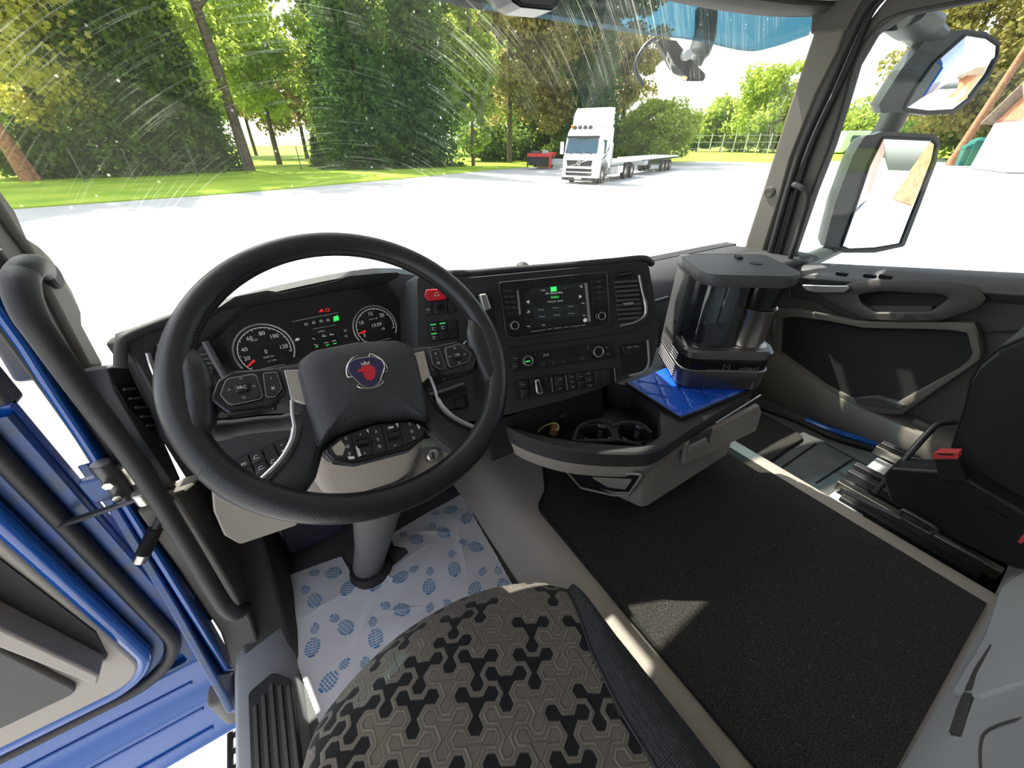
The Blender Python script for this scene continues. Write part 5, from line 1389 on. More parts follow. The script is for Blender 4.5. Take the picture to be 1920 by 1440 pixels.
# ------------------------------------------------------------------ mats, paper, seats, bunk
fm = thing('tunnel_mat', (.8, .2, TZ), 'black carpet mat with stitched edge on the engine tunnel', 'mat')
mp = rpoly([(.452, -.166), (1.150, -.166), (1.150, .80), (.62, .80), (.51, .625), (.452, .585)], [0, 0, .02, .02, .04, .05], 5)
mb = MB(); mb.prism(WF, mp, TZ - .002, TZ + .008); mb.build('carpet', 'carpet', fm, bev=.002)
mb = MB(); mb.tube([Vector((x, y, TZ + .005)) for x, y in mp[2:] + mp[:1]], .0055, 8); mb.build('bound_edge', 'carpet_edge', fm)
# lint and crumbs on the mat
rnd = random.Random(3)
mb = MB()
for k in range(170):
    x, y = rnd.uniform(.47, 1.13), rnd.uniform(-.14, .55); a = rnd.uniform(0, 6.28); l = rnd.uniform(.0008, .004)
    mb.tube([Vector((x, y, TZ + .0086)), Vector((x + l * math.cos(a), y + l * math.sin(a), TZ + .0092))], .00035, 4)
tag(mb.build('lint', 'grey_mark', fm), kind='stuff')
# passenger footwell mat
pm = thing('footwell_mat', (1.5, .6, FZ), 'small black carpet mat in the passenger footwell', 'mat')
pq = [onz(1400, 858, FZ), onz(1452, 884, FZ), onz(1532, 826, FZ), onz(1425, 772, FZ)]
mb = MB(); pl_ = rpoly([(1.24, .40), (1.66, .40), (1.70, .95), (1.24, .95)], .03); mb.prism(WF, pl_, FZ, FZ + .010); mb.build('carpet', 'carpet', pm, bev=.002)
mb = MB(); mb.tube([Vector((x, y, FZ + .007)) for x, y in pl_], .005, 8, closed=True); mb.build('bound_edge', 'carpet_edge', pm)
# rubber ridges of the passenger floor
for (x0, y0, x1, y1) in ((1455, 884, 1530, 832), (1530, 905, 1600, 860), (1545, 830, 1625, 872)):
    mb = MB(); mb.tube([onz(x0, y0, FZ + .002), onz(x1, y1, FZ + .002)], .003, 6)
    o = mb.build('floor_ridge', 'black', bpy.data.objects['floor'])
# ---- paper foot sheet with printed boot soles
PZ = FZ + .006
pa = thing('paper_floor_sheet', (.1, .65, PZ), 'white paper foot sheet with blue boot prints in the driver footwell', 'paper sheet')
ppx = [(526, 1086), (600, 1057), (640, 1043), (651, 1062), (663, 1084), (685, 1088), (702, 1082), (720, 1072), (748, 1052), (766, 1036), (760, 1028), (738, 1024), (733, 1004), (742, 996), (800, 962), (862, 928), (880, 945), (888, 968), (930, 1040), (968, 1110), (920, 1240), (700, 1420), (615, 1400), (570, 1280), (527, 1160)]
pol = [(p.x, p.y) for p in (onz(x, y, PZ) for x, y in ppx)]
P = np.array(pol)
x0, x1, y0, y1 = P[:, 0].min(), P[:, 0].max(), P[:, 1].min(), P[:, 1].max()
st_ = .0017
gx = np.arange(x0, x1 + st_, st_); gy = np.arange(y0, y1 + st_, st_)
GX, GY = np.meshgrid(gx, gy)
def inside(px_, py_, P):
    r = np.zeros(px_.shape, bool); n = len(P)
    for i in range(n):
        xa, ya = P[i]; xb, yb = P[(i + 1) % n]
        c_ = ((ya > py_) != (yb > py_)) & (px_ < (xb - xa) * (py_ - ya) / (yb - ya + 1e-12) + xa); r ^= c_
    return r
def crease(x, y, ax, ay, ang, l, hgt, wd):
    u = (x - ax) * math.cos(ang) + (y - ay) * math.sin(ang); v = -(x - ax) * math.sin(ang) + (y - ay) * math.cos(ang)
    return hgt * np.exp(-np.abs(v) / wd) * np.clip(1 - np.abs(u) / l, 0, 1)
GZp = .0015 * np.sin(GX * 31 + 2 * np.sin(GY * 23)) + .0012 * np.sin(GY * 47 + GX * 11)
for (cx_, cy_, an, l, hh, wd) in ((.0, .75, .5, .09, .006, .010), (.03, .72, -1.0, .08, .005, .008), (.12, .74, .2, .07, .004, .006), (-.05, .62, .9, .10, .004, .01), (.2, .78, -.6, .07, .006, .008), (.25, .68, 1.3, .1, .004, .012), (-.13, .72, .1, .08, .005, .012), (.05, .6, -.4, .07, .003, .006)):
    GZp = GZp + crease(GX, GY, cx_, cy_, an, l, hh, wd)
GZp = np.maximum(GZp, -.001)
ny_, nx_ = GX.shape
vs = np.stack([GX, GY, PZ + GZp], -1).reshape(-1, 3)
cxm = (GX[:-1, :-1] + st_ / 2); cym = (GY[:-1, :-1] + st_ / 2); keep = inside(cxm, cym, P)
ii, jj = np.nonzero(keep); a0 = ii * nx_ + jj
fs = np.stack([a0, a0 + 1, a0 + nx_ + 1, a0 + nx_], -1)
used = np.unique(fs); remap = -np.ones(len(vs), int); remap[used] = np.arange(len(used))
mb = MB(); mb.v = [tuple(v) for v in vs[used]]; mb.f = [tuple(int(i) for i in f) for f in remap[fs]]
mb.build('sheet', 'paper', pa, fixn=False, smooth=60)
def paper_z(x, y):
    i = min(max(int(round((y - y0) / st_)), 0), ny_ - 1); j = min(max(int(round((x - x0) / st_)), 0), nx_ - 1)
    return PZ + float(GZp[i, j])
def sole(fore):
    """tread blocks of a boot sole, unit length along +y"""
    out = []
    L = 1.0 if fore else .7; Wd = .36 if fore else .27
    def half(y):
        t = (y / L) * 2 - 1
        return Wd * math.sqrt(max(0, 1 - abs(t) ** 2.4)) * (1.0 if fore else .95)
    for k in range(7 if fore else 5):
        ya, yb = L * (k + .10) / (7 if fore else 5), L * (k + .82) / (7 if fore else 5)
        w_ = min(half(ya + .02), half(yb - .02))
        if k == 6 and fore or (k == 0 and not fore): out.append([(-w_, ya), (w_, ya), (w_ * .7, yb), (-w_ * .7, yb)]); continue
        for s in (-1, 1):
            out.append([(s * .62 * w_, ya + .03), (s * w_, ya - .01), (s * w_, yb - .02), (s * .62 * w_, yb)])
        out.append([(-.5 * w_, ya), (-.06 * w_, ya + .05), (-.06 * w_, yb), (-.5 * w_, yb - .03)]); out.append([(.06 * w_, ya + .03), (.5 * w_, ya), (.5 * w_, yb - .04), (.06 * w_, yb)])
    return out
pairs = [((625, 1074), (590, 1075)), ((590, 1127), (573, 1106)), ((652, 1104), (664, 1078)), ((704, 1095), (714, 1072)), ((751, 1084), (776, 1068)), ((804, 1100), (806, 1072)), ((753, 1144), (723, 1136)), ((852, 1069), (847, 1040)), ((832, 999), (811, 987)), ((781, 1012), (757, 1003)), ((845, 956), (817, 962)), ((875, 973), (884, 950)), ((892, 1026), (869, 1018)), ((890, 1106), (904, 1072)), ((944, 1100), (934, 1070)), ((796, 1176), (806, 1140)), ((856, 1155), (839, 1132)), ((648, 1177), (627, 1160)), ((704, 1198), (699, 1167)), ((586, 1215), (590, 1179)), ((616, 1279), (646, 1245)), ((684, 1277), (684, 1243)), ((532, 1129), (540, 1108)), ((938, 1150), (925, 1130)), ((740, 1250), (730, 1222))]
for fp, hp in pairs:
    f3, h3 = onz(*fp, PZ), onz(*hp, PZ); d = (f3 - h3); d.z = 0; d.normalize(); t = Vector((d.y, -d.x, 0))
    mb = MB(); ok = False
    for c3, fore, Ls in ((f3, True, .046), (h3, False, .038)):
        for q in sole(fore):
            pts = []
            for a, b in q:
                p = c3 + t * a * Ls + d * (b - (.5 if fore else .35)) * Ls
                pts.append(p)
            m_ = sum(pts, Vector((0, 0, 0))) / len(pts)
            if not inside(np.array([m_.x]), np.array([m_.y]), P)[0]: continue
            if not all(inside(np.array([p.x]), np.array([p.y]), P)[0] for p in pts): continue
            mb.add([Vector((p.x, p.y, paper_z(p.x, p.y) + .0015)) for p in pts], [tuple(range(len(pts)))]); ok = True
    if ok: mb.build('boot_print', 'print_blue', pa, fixn=False, smooth=0)
mb = MB()
for k in range(26):
    x, y = rnd.gauss(795, 40), rnd.gauss(1205, 18)
    if rnd.random() < .4: x, y = rnd.gauss(655, 14), rnd.gauss(1285, 10)
    p = onz(x, y, PZ)
    if inside(np.array([p.x]), np.array([p.y]), P)[0]:
        r = rnd.uniform(.0006, .002); z = paper_z(p.x, p.y) + .001
        mb.add([Vector((p.x + r * math.cos(q), p.y + r * .6 * math.sin(q), z)) for q in [k2 * math.pi / 3 for k2 in range(6)]], [(0, 1, 2, 3, 4, 5)])
tag(mb.build('dirt_specks', 'smudge', pa, fixn=False, smooth=0), kind='stuff')
# grey footrest panel left of the paper and pedals in the dark
fo = MB(); fo.loft([[Vector((-.30, y, FZ)), Vector((-.30, y, z + .02)), Vector((-.215, y, z)), Vector((-.19, y, FZ))] for y, z in ((.60, FZ + .012), (.72, FZ + .03), (.86, FZ + .14), (.98, FZ + .30))])
tag(fo.build('trim_19', 'pillar_dark', bev=.01), 'dark grey footrest wedge at the left of the driver footwell', kind='structure')
fo = MB(); fo.box(WF, -.19, -.10, .90, 1.0, FZ, FZ + .3)
fo = MB(); fo.loft([[Vector((-.18, y, z)), Vector((-.03, y, z)), Vector((-.03, y, z - .012)), Vector((-.18, y, z - .012))] for y, z in ((.90, FZ + .05), (.96, FZ + .20))])
pe = thing('brake_pedal', (-.1, .93, FZ + .04), 'dark brake pedal deep in the driver footwell', 'pedal'); fo.build('pad', mat('navy_rubber', (.012, .014, .03), .5), pe, bev=.004)
fo = MB(); fo.tube([Vector((-.1, .95, FZ + .12)), Vector((-.1, 1.0, FZ + .30))], .012, 8); fo.build('arm', 'black', pe)

# ---- driver seat cushion with woven tripod pattern
ds = thing('driver_seat', (.075, .0, FZ), 'grey brown driver seat cushion with black tripod pattern and black side bolster', 'seat')
SX, HW = .072, .255
NX, NY = 430, 400
xs = np.linspace(-.19, .335, NX); ys = np.linspace(-.12, .435, NY)
GX, GY = np.meshgrid(xs, ys)
def front_y(x):
    u = (x - SX) / .24
    return .405 - .085 * np.abs(u) ** 2.2
t_ = (GY - (front_y(GX) - .14)) / .14
dy = np.clip(t_, 0, None)
ux_ = np.abs(GX - SX) / HW
side = np.clip((ux_ - .72) / .28, 0, None)
side_l = np.where(GX < SX, side, side * .75)
drop = 1 - np.sqrt(np.clip(1 - np.clip((dy ** 2.2 + side_l ** 2.4), 0, 1), 0, 1))
over = np.clip((dy ** 2.2 + side_l ** 2.4) - 1, 0, None)
Z = -.655 - .13 * drop - .25 * np.clip(over, 0, .6) + .010 * np.sin((GX - SX) * 9) * 0
Z = Z + .012 * np.exp(-((GX - SX) / .2) ** 2) * (1 - np.clip(t_, 0, 1))
p_ = .0235
# hex lattice, one lobe of every tripod pointing to +X
def hexcell(x, y):
    q = (2 / 3 * x) / (p_ / math.sqrt(3)); r = (-1 / 3 * x + math.sqrt(3) / 3 * y) / (p_ / math.sqrt(3))
    return q, r
# axial basis with neighbour directions at 0,60,...: e0=(p,0), e1=(p/2, p*sqrt3/2)
arc = np.where(t_ > 0, .14 * (np.clip(t_, 0, 1.4)), 0)
PX_ = GX; PY_ = GY + .03 * np.clip(t_, 0, 1.2) ** 3
rq = PY_ / (p_ * math.sqrt(3) / 2); qq_ = PX_ / p_ - rq / 2
cx_, cz_ = qq_, rq; cy_ = -cx_ - cz_
rx, ry, rz = np.round(cx_), np.round(cy_), np.round(cz_)
dx, dyy, dz = np.abs(rx - cx_), np.abs(ry - cy_), np.abs(rz - cz_)
m1 = (dx > dyy) & (dx > dz); m2 = ~m1 & (dyy > dz)
rx = np.where(m1, -ry - rz, rx); rz = np.where(~m1 & ~m2, -rx - ry, rz)
Q, Rr = rx.astype(int), rz.astype(int)
# alternate neighbours of a centre: (1,0), (-1,1), (0,-1)
def owner(q, r):
    e, f = q % 2, r % 2
    oq = np.where((e == 1) & (f == 0), q - 1, np.where((e == 1) & (f == 1), q + 1, q))
    orr = np.where((e == 1) & (f == 1), r - 1, np.where((e == 0) & (f == 1), r + 1, r))
    return oq, orr
oq, orr = owner(Q, Rr)
hx = (Q + Rr / 2) * p_; hy = Rr * p_ * math.sqrt(3) / 2
dist = np.full(GX.shape, 9.0)
for k, (aq, ar) in enumerate(((1, 0), (0, 1), (-1, 1), (-1, 0), (0, -1), (1, -1))):
    nq, nr = owner(Q + aq, Rr + ar)
    diff = (nq != oq) | (nr != orr)
    ex = (aq + ar / 2); ey = ar * math.sqrt(3) / 2
    d = .5 - ((PX_ - hx) * ex + (PY_ - hy) * ey) / p_
    # the three lobes pinch in a little at the waist: pull edges of the centre cell inwards
    dist = np.where(diff, np.minimum(dist, d), dist)
# distance to foreign corners
for k in range(6):
    an = math.pi / 6 + k * math.pi / 3; vx, vy = math.cos(an) / math.sqrt(3), math.sin(an) / math.sqrt(3)
    # cells sharing this corner: neighbours k and k+1
    nb = ((1, 0), (0, 1), (-1, 1), (-1, 0), (0, -1), (1, -1)); a1_, a2_ = nb[k], nb[(k + 1) % 6]
    n1 = owner(Q + a1_[0], Rr + a1_[1]); n2 = owner(Q + a2_[0], Rr + a2_[1])
    diff = (n1[0] != oq) | (n1[1] != orr) | (n2[0] != oq) | (n2[1] != orr)
    d = np.hypot((PX_ - hx) / p_ - vx, (PY_ - hy) / p_ - vy)
    dist = np.where(diff, np.minimum(dist, d), dist)
hsh = np.abs(np.sin(oq * 12.9898 + orr * 78.233) * 43758.5453) % 1
blackm = (hsh < .47)
col = np.zeros(GX.shape + (4,)); col[..., 3] = 1
taupe = np.array([.112, .097, .077]); dark = np.array([.008, .008, .008]); line = np.array([.185, .167, .138]); groove = np.array([.066, .057, .046])
base = np.where((dist < .10)[..., None], taupe * .92, taupe)
base = np.where(((dist > .10) & (dist < .165) & ~blackm)[..., None], line, base)
base = np.where(((dist > .165) & (dist < .23) & ~blackm)[..., None], groove, base)
base = np.where(((dist > .12) & blackm)[..., None], dark, base)
base = np.where(((dist > .05) & (dist <= .12) & blackm)[..., None], line * .75, base)
nz_ = (np.random.RandomState(2).rand(*GX.shape) - .5) * .16 + 1
col[..., :3] = np.clip(base * nz_[..., None], 0, 1)
Z = Z + np.where(blackm & (dist > .12), -.0007, 0) + np.where((dist > .10) & (dist < .165) & ~blackm, .0006, 0)
# bolster border: pattern ends on a curve at the right
bx = np.interp(ys, [-.12, .0, .10, .17, .235, .27, .30, .435], [.222, .226, .232, .247, .272, .285, .315, .34])
keepv = GX <= bx[:, None] + .004
def grid_obj(name, GX, GY, Z, keep, mat_, parent, colr=None):
    ny, nx = GX.shape
    vs = np.stack([GX, GY, Z], -1).reshape(-1, 3)
    k4 = keep[:-1, :-1] & keep[1:, :-1] & keep[:-1, 1:] & keep[1:, 1:]
    ii, jj = np.nonzero(k4); a0 = ii * nx + jj
    fs = np.stack([a0, a0 + 1, a0 + nx + 1, a0 + nx], -1)
    used = np.unique(fs); rm = -np.ones(len(vs), int); rm[used] = np.arange(len(used))
    v = vs[used]; f = rm[fs]; c = Vector((float(v[:, 0].mean()), float(v[:, 1].mean()), float(v[:, 2].min())))
    v = v - np.array(c)
    me = bpy.data.meshes.new(name)
    me.vertices.add(len(v)); me.vertices.foreach_set('co', v.ravel().astype(np.float32))
    me.loops.add(f.size); me.loops.foreach_set('vertex_index', f.ravel().astype(np.int32))
    me.polygons.add(len(f)); me.polygons.foreach_set('loop_start', np.arange(0, f.size, 4, dtype=np.int32))
    me.update(calc_edges=True); me.validate()
    if colr is not None:
        at = me.color_attributes.new('weave', 'FLOAT_COLOR', 'POINT'); at.data.foreach_set('color', colr.reshape(-1, 4)[used].ravel().astype(np.float32))
    me.shade_smooth(); me.materials.append(M[mat_])
    o = bpy.data.objects.new(name, me); link(o, c, parent); return o
m = mat('weave', (.2, .18, .15), .9, spec=.2, bump=.3, bscale=1200, sheen=.1)
vc = m.node_tree.nodes.new('ShaderNodeVertexColor'); vc.layer_name = 'weave'
m.node_tree.links.new(vc.outputs[0], m.node_tree.nodes['Principled BSDF'].inputs['Base Color'])
grid_obj('cushion', GX, GY, Z, keepv & (Z > -.90), 'weave', ds, col)
# bolster of black mesh fabric: dotted weave as fine relief
m = M['seat_mesh']; t = m.node_tree; b_ = t.nodes['Principled BSDF']
tc = t.nodes.new('ShaderNodeTexCoord'); vo = t.nodes.new('ShaderNodeTexVoronoi'); vo.inputs['Scale'].default_value = 330; vo.inputs['Randomness'].default_value = .15
t.links.new(tc.outputs['Object'], vo.inputs['Vector']); bp = t.nodes.new('ShaderNodeBump'); bp.inputs['Strength'].default_value = .9; bp.inputs['Distance'].default_value = .002
t.links.new(vo.outputs['Distance'], bp.inputs['Height']); t.links.new(bp.outputs[0], b_.inputs['Normal'])
rp = t.nodes.new('ShaderNodeValToRGB'); rp.color_ramp.elements[0].color = (.05, .052, .056, 1); rp.color_ramp.elements[1].color = (.012, .012, .013, 1); rp.color_ramp.elements[1].position = .6
t.links.new(vo.outputs['Distance'], rp.inputs[0]); t.links.new(rp.outputs[0], b_.inputs['Base Color'])
xs2 = np.linspace(.20, .345, 90); ys2 = np.linspace(-.12, .36, 160); GX2, GY2 = np.meshgrid(xs2, ys2)
bx2 = np.interp(ys2, [-.12, .0, .10, .17, .235, .27, .30, .435], [.222, .226, .232, .247, .272, .285, .315, .34])[:, None]
outer = np.interp(ys2, [-.12, 0, .1, .2, .27, .31, .36], [.335, .338, .338, .332, .322, .310, .30])[:, None]
u = np.clip((GX2 - bx2) / np.maximum(outer - bx2, .004), 0, 1)
zc = np.interp(GY2, ys, Z[:, np.argmin(np.abs(xs - .225))])
Zin = np.zeros_like(GX2)
for i in range(len(ys2)):
    row = Z[np.argmin(np.abs(ys - ys2[i]))]; Zin[i] = np.interp(bx2[i, 0], xs, row)
Z2 = Zin + .012 * np.sin(np.clip(u * 1.6, 0, 1) * math.pi) - .11 * np.clip(u - .35, 0, 1) ** 2 * 2 
Z2 = np.where(GX2 > outer, Z2 - 3.0 * (GX2 - outer), Z2)
grid_obj('side_bolster', GX2, GY2, Z2, (GX2 >= bx2 - .006) & (GX2 <= outer + .05) & (GY2 < front_y(np.minimum(GX2, .31)) - .005), 'seat_mesh', ds)
mb = MB(); mb.tube([Vector((float(np.interp(y, ys2, bx2[:, 0])), y, float(np.interp(y, ys2, np.array([Z2[i][np.argmin(np.abs(GX2[i] - bx2[i, 0]))] for i in range(len(ys2))]))) + .001)) for y in np.linspace(-.12, .285, 40)], .0022, 6); mb.build('piping', 'black', ds)
mb = MB(); mb.loft([lv(rpoly([(-.14, -.30), (.30, -.30), (.30, .26), (.24, .33), (-.06, .33), (-.14, .26)], .03), z) for z in (-.98, -.78)]); mb.build('seat_base', 'dash', ds, bev=.006)

# ---- passenger seat, tipped up, with its slide base
ps_ = thing('passenger_seat', (1.5, 0, FZ), 'black passenger seat on steel slide rails with red belt buckle', 'seat')
sp_px = [(1990, 600), (1925, 632), (1872, 655), (1836, 684), (1818, 715), (1806, 770), (1783, 840), (1770, 885), (1800, 915), (1990, 985)]
fS = XF(1.33); prof = rpoly([fS.px(*p) for p in sp_px], .02, 4)
def psc(k): 
    cxs = sum(p[0] for p in prof) / len(prof); cys = sum(p[1] for p in prof) / len(prof); return [(cxs + (a - cxs) * k, cys + (b - cys) * k) for a, b in prof]
mb = MB(); mb.loft([[fS.w(a, b, h) for a, b in psc(k)] for k, h in ((.90, .0), (.97, -.02), (1.0, -.05), (1.0, -.42), (.95, -.46))]); mb.build('cushion', 'seat_black', ps_, smooth=70)
mb = MB(); mb.tube([fS.w(a, b, -.02) for a, b in psc(.985)], .004, 8, closed=True); mb.build('cushion_seam', 'black', ps_)
fB = XF(1.27)
mb = MB(); mb.pp(fB, [(1655, 893), (1668, 878), (1760, 884), (1806, 893), (1840, 914), (1925, 964), (1990, 1010), (1990, 1080), (1900, 1066), (1760, 1000), (1668, 940)], -.08, 0, r=.01); bc = mb.build('base_cover', 'button', ps_, bev=.006, seg=3)
mb = MB(); mb.pp(fB, [(1838, 952), (1846, 950), (1892, 974), (1890, 982), (1842, 962)], 0, .006, r=.002); mb.build('cover_grip', 'black', bc)
mb = MB(); mb.pp(XF(1.30), [(1664, 879), (1690, 872), (1765, 880), (1758, 895), (1680, 888)], -.06, .0, r=.004); mb.build('cover_top', 'grey_plastic', ps_, bev=.003)
# belt buckle
bk_ = XF(1.25)
mb = MB(); mb.pp(bk_, [(1750, 860), (1795, 858), (1812, 905), (1762, 902)], -.03, 0, r=.004); bu = mb.build('belt_buckle', 'black', ps_, bev=.003)
mb = MB(); mb.pp(bk_, [(1748, 852), (1758, 848), (1798, 849), (1796, 861), (1750, 861)], -.026, .002, r=.002); mb.build('release_button', 'red_plastic', bu, bev=.002)
mb = MB(); mb.pp(bk_, [(1756, 850), (1790, 851), (1786, 854), (1760, 853)], -.01, .0026); mb.build('latch_slot', 'black', bu)
mb = MB(); mb.pp(XF(1.24), [(1908, 1016), (1918, 1004), (1930, 1008), (1914, 1020)], -.02, 0, r=.002); mb.build('red_tab', 'red_plastic', ps_)
# slide rails
for i, (px0, py0, X, l) in enumerate(((1569, 908, 1.34, .36), (1588, 888, 1.41, .34), (1600, 876, 1.45, .32), (1640, 842, 1.58, .30), (1650, 836, 1.62, .30))):
    p = onx(px0, py0, X)
    mb = MB(); mb.box(Fr(p, (1, 0, 0), (0, -1, 0)), -.012, .012, -.0, l, -.02, .012, r=.003); mb.build('slide_rail', 'steel' if i in (0, 3) else 'dark_steel', ps_, bev=.002)
mb = MB(); p = onx(1625, 878, 1.5); mb.box(Fr((1.5, p.y, p.z), (1, 0, 0), (0, -1, 0)), -.045, .06, .0, .22, -.02, -.005); mb.build('rail_bridge', 'light_grey', ps_, bev=.003)
mb = MB(); mb.box(WF, 1.30, 1.70, -.15, .16, FZ, -.93); mb.build('pedestal', 'black', ps_, bev=.004)
mb = MB(); mb.tube(spline([XF(1.30).p3(1640, 925), XF(1.33).p3(1690, 868), XF(1.40).p3(1740, 812), XF(1.45).p3(1760, 795), XF(1.55).p3(1790, 792)], 5), .008, 10); mb.build('side_frame', 'dark_steel', ps_)
mb = MB(); mb.tube([XF(1.6).p3(1712, 790), XF(1.6).p3(1745, 806)], .012, 10); mb.build('adjuster_knob', 'pillar_dark', ps_)
fb = XF(1.24)
mb = MB(); pts = [(1690, 962), (1698, 958), (1748, 986), (1756, 996), (1748, 1000), (1740, 998), (1694, 972)]
mb.tube(spline([fb.p3(x, y) for x, y in pts], 5, closed=True), .0045, 8, closed=True); mb.build('slide_handle', 'dark_steel', ps_)
mb = MB(); mb.tube([fb.p3(1575, 918), fb.p3(1690, 972)], .006, 8); mb.tube([fb.p3(1745, 995), fb.p3(1846, 1054)], .0032, 8); mb.build('slide_bar', 'dark_steel', ps_)
mb = MB(); p = onz(1590, 938, FZ + .06); mb.pp(Fr((0, 0, -.945), (1, 0, 0), (0, 1, 0)), [(1552, 930), (1578, 912), (1622, 946), (1618, 972)], -.08, 0, r=.006); mb.build('base_foot', 'light_grey', ps_, bev=.003)

# ---- bunk base with hinged flap, bottom right
bb = thing('bunk_base', (1.2, -.4, TZ), 'grey moulded storage base of the bunk with a raised latch handle', 'bunk')
mb = MB(); loops = []
for x in np.linspace(.55, XR - .02, 16):
    f = .010 * math.sin((x - .55) * 3)
    loops.append([Vector((x, -.92, TZ - .1)), Vector((x, -.165 - f, TZ - .02)), Vector((x, -.168 - f, TZ + .02)), Vector((x, -.185 - f, TZ + .07)), Vector((x, -.215 - f, TZ + .12)), Vector((x, -.225 - f, TZ + .30)), Vector((x, -.26 - f, TZ + .33)), Vector((x, -.92, TZ + .34))])
mb.loft(loops); mb.build('front_shell', 'light_grey', bb, bev=.004)
fBk = Fr((0, -.205, TZ + .10), (1, 0, 0), (0, -.5, .85))
mb = MB(); mb.pp(fBk, [(1800, 1322), (1862, 1212), (1890, 1120), (1990, 1050), (1990, 1290), (1908, 1316), (1858, 1332)], 0, .022, r=.008); mb.build('latch_flap', 'light_grey', bb, bev=.005)
mb = MB(); mb.pp(fBk, [(1784, 1380), (1800, 1330), (1830, 1260), (1862, 1212), (1866, 1216), (1838, 1270), (1806, 1388)], 0, .006, r=.003); mb.build('finger_groove', 'pillar_dark', bb, bev=.002)
mb = MB(); mb.tube(spline([fBk.p3(x, y, .001) for x, y in ((1840, 1460), (1838, 1400), (1850, 1370), (1900, 1350), (1990, 1330))], 5), .0016, 6); mb.build('panel_joint', 'pillar_dark', bb)
# ------------------------------------------------------------------ outside: ground, lawn, trees
def ground_mat(name, c1, c2, scale, rough=.95, c3=None):
    m = bpy.data.materials.new(name); m.use_nodes = True; t = m.node_tree; b = t.nodes['Principled BSDF']
    tc = t.nodes.new('ShaderNodeTexCoord'); n = t.nodes.new('ShaderNodeTexNoise'); n.inputs['Scale'].default_value = scale; n.inputs['Detail'].default_value = 6
    t.links.new(tc.outputs['Object'], n.inputs['Vector'])
    rp = t.nodes.new('ShaderNodeValToRGB'); rp.color_ramp.elements[0].color = (*c1, 1); rp.color_ramp.elements[1].color = (*c2, 1)
    rp.color_ramp.elements[0].position = .35; rp.color_ramp.elements[1].position = .68
    t.links.new(n.outputs['Fac'], rp.inputs[0]); t.links.new(rp.outputs[0], b.inputs['Base Color'])
    b.inputs['Roughness'].default_value = rough; b.inputs['Specular IOR Level'].default_value = .15
    M[name] = m
ground_mat('asphalt', (.40, .41, .41), (.47, .47, .46), .5)
ground_mat('grass', (.22, .38, .025), (.40, .52, .05), .35)
def slab(name, pts, z0, z1, m, label):
    mb = MB(); mb.prism(WF, pts, z0, z1); return tag(mb.build(name, m, smooth=0), label, kind='structure')
slab('ground', [(-250, -150), (450, -150), (450, 450), (-250, 450)], GZ - .4, GZ, 'asphalt', 'pale sunlit asphalt yard')
k9 = 2.35 / 2.5
edge = [(-60, 14), (-30, 22), (-12, 26.6), (-8.85 * k9, 27.5 * k9), (-.25 * k9, 29.7 * k9), (10, 32.5), (24.1 * k9, 42 * k9), (38, 44), (60, 40), (67 * k9, 35.6 * k9), (110, 26), (160, 20), (440, 10), (440, 440), (-240, 440), (-240, -10)]
slab('lawn', edge, GZ - .2, GZ + .06, 'grass', 'green lawn beyond the yard')

def leaf_mat(name, c1, c2, tr=.45):
    m = bpy.data.materials.new(name); m.use_nodes = True; t = m.node_tree
    for n in list(t.nodes): t.nodes.remove(n)
    out = t.nodes.new('ShaderNodeOutputMaterial'); d = t.nodes.new('ShaderNodeBsdfDiffuse'); l = t.nodes.new('ShaderNodeBsdfTranslucent'); mx = t.nodes.new('ShaderNodeMixShader')
    mx.inputs[0].default_value = tr
    g = t.nodes.new('ShaderNodeNewGeometry'); rp = t.nodes.new('ShaderNodeValToRGB')
    rp.color_ramp.elements[0].color = (*c1, 1); rp.color_ramp.elements[1].color = (*c2, 1)
    t.links.new(g.outputs['Random Per Island'], rp.inputs[0])
    hs = t.nodes.new('ShaderNodeHueSaturation'); hs.inputs['Value'].default_value = 1.9; hs.inputs['Hue'].default_value = .485
    t.links.new(rp.outputs[0], d.inputs[0]); t.links.new(rp.outputs[0], hs.inputs['Color']); t.links.new(hs.outputs[0], l.inputs[0])
    t.links.new(d.outputs[0], mx.inputs[1]); t.links.new(l.outputs[0], mx.inputs[2]); t.links.new(mx.outputs[0], out.inputs[0]); M[name] = m
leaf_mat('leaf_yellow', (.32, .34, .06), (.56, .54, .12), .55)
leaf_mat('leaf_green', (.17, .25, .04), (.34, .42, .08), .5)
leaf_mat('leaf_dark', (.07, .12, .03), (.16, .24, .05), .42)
leaf_mat('leaf_spruce', (.045, .10, .025), (.10, .19, .04), .4)
leaf_mat('leaf_brown', (.18, .19, .05), (.34, .29, .10), .45)
mat('bark', (.10, .075, .05), .9, vary=.3, vscale=4, bump=.5, bscale=20)
mat('bark_pine', (.36, .17, .085), .9, vary=.3, vscale=5, bump=.5, bscale=20)
rs = np.random.RandomState(11)
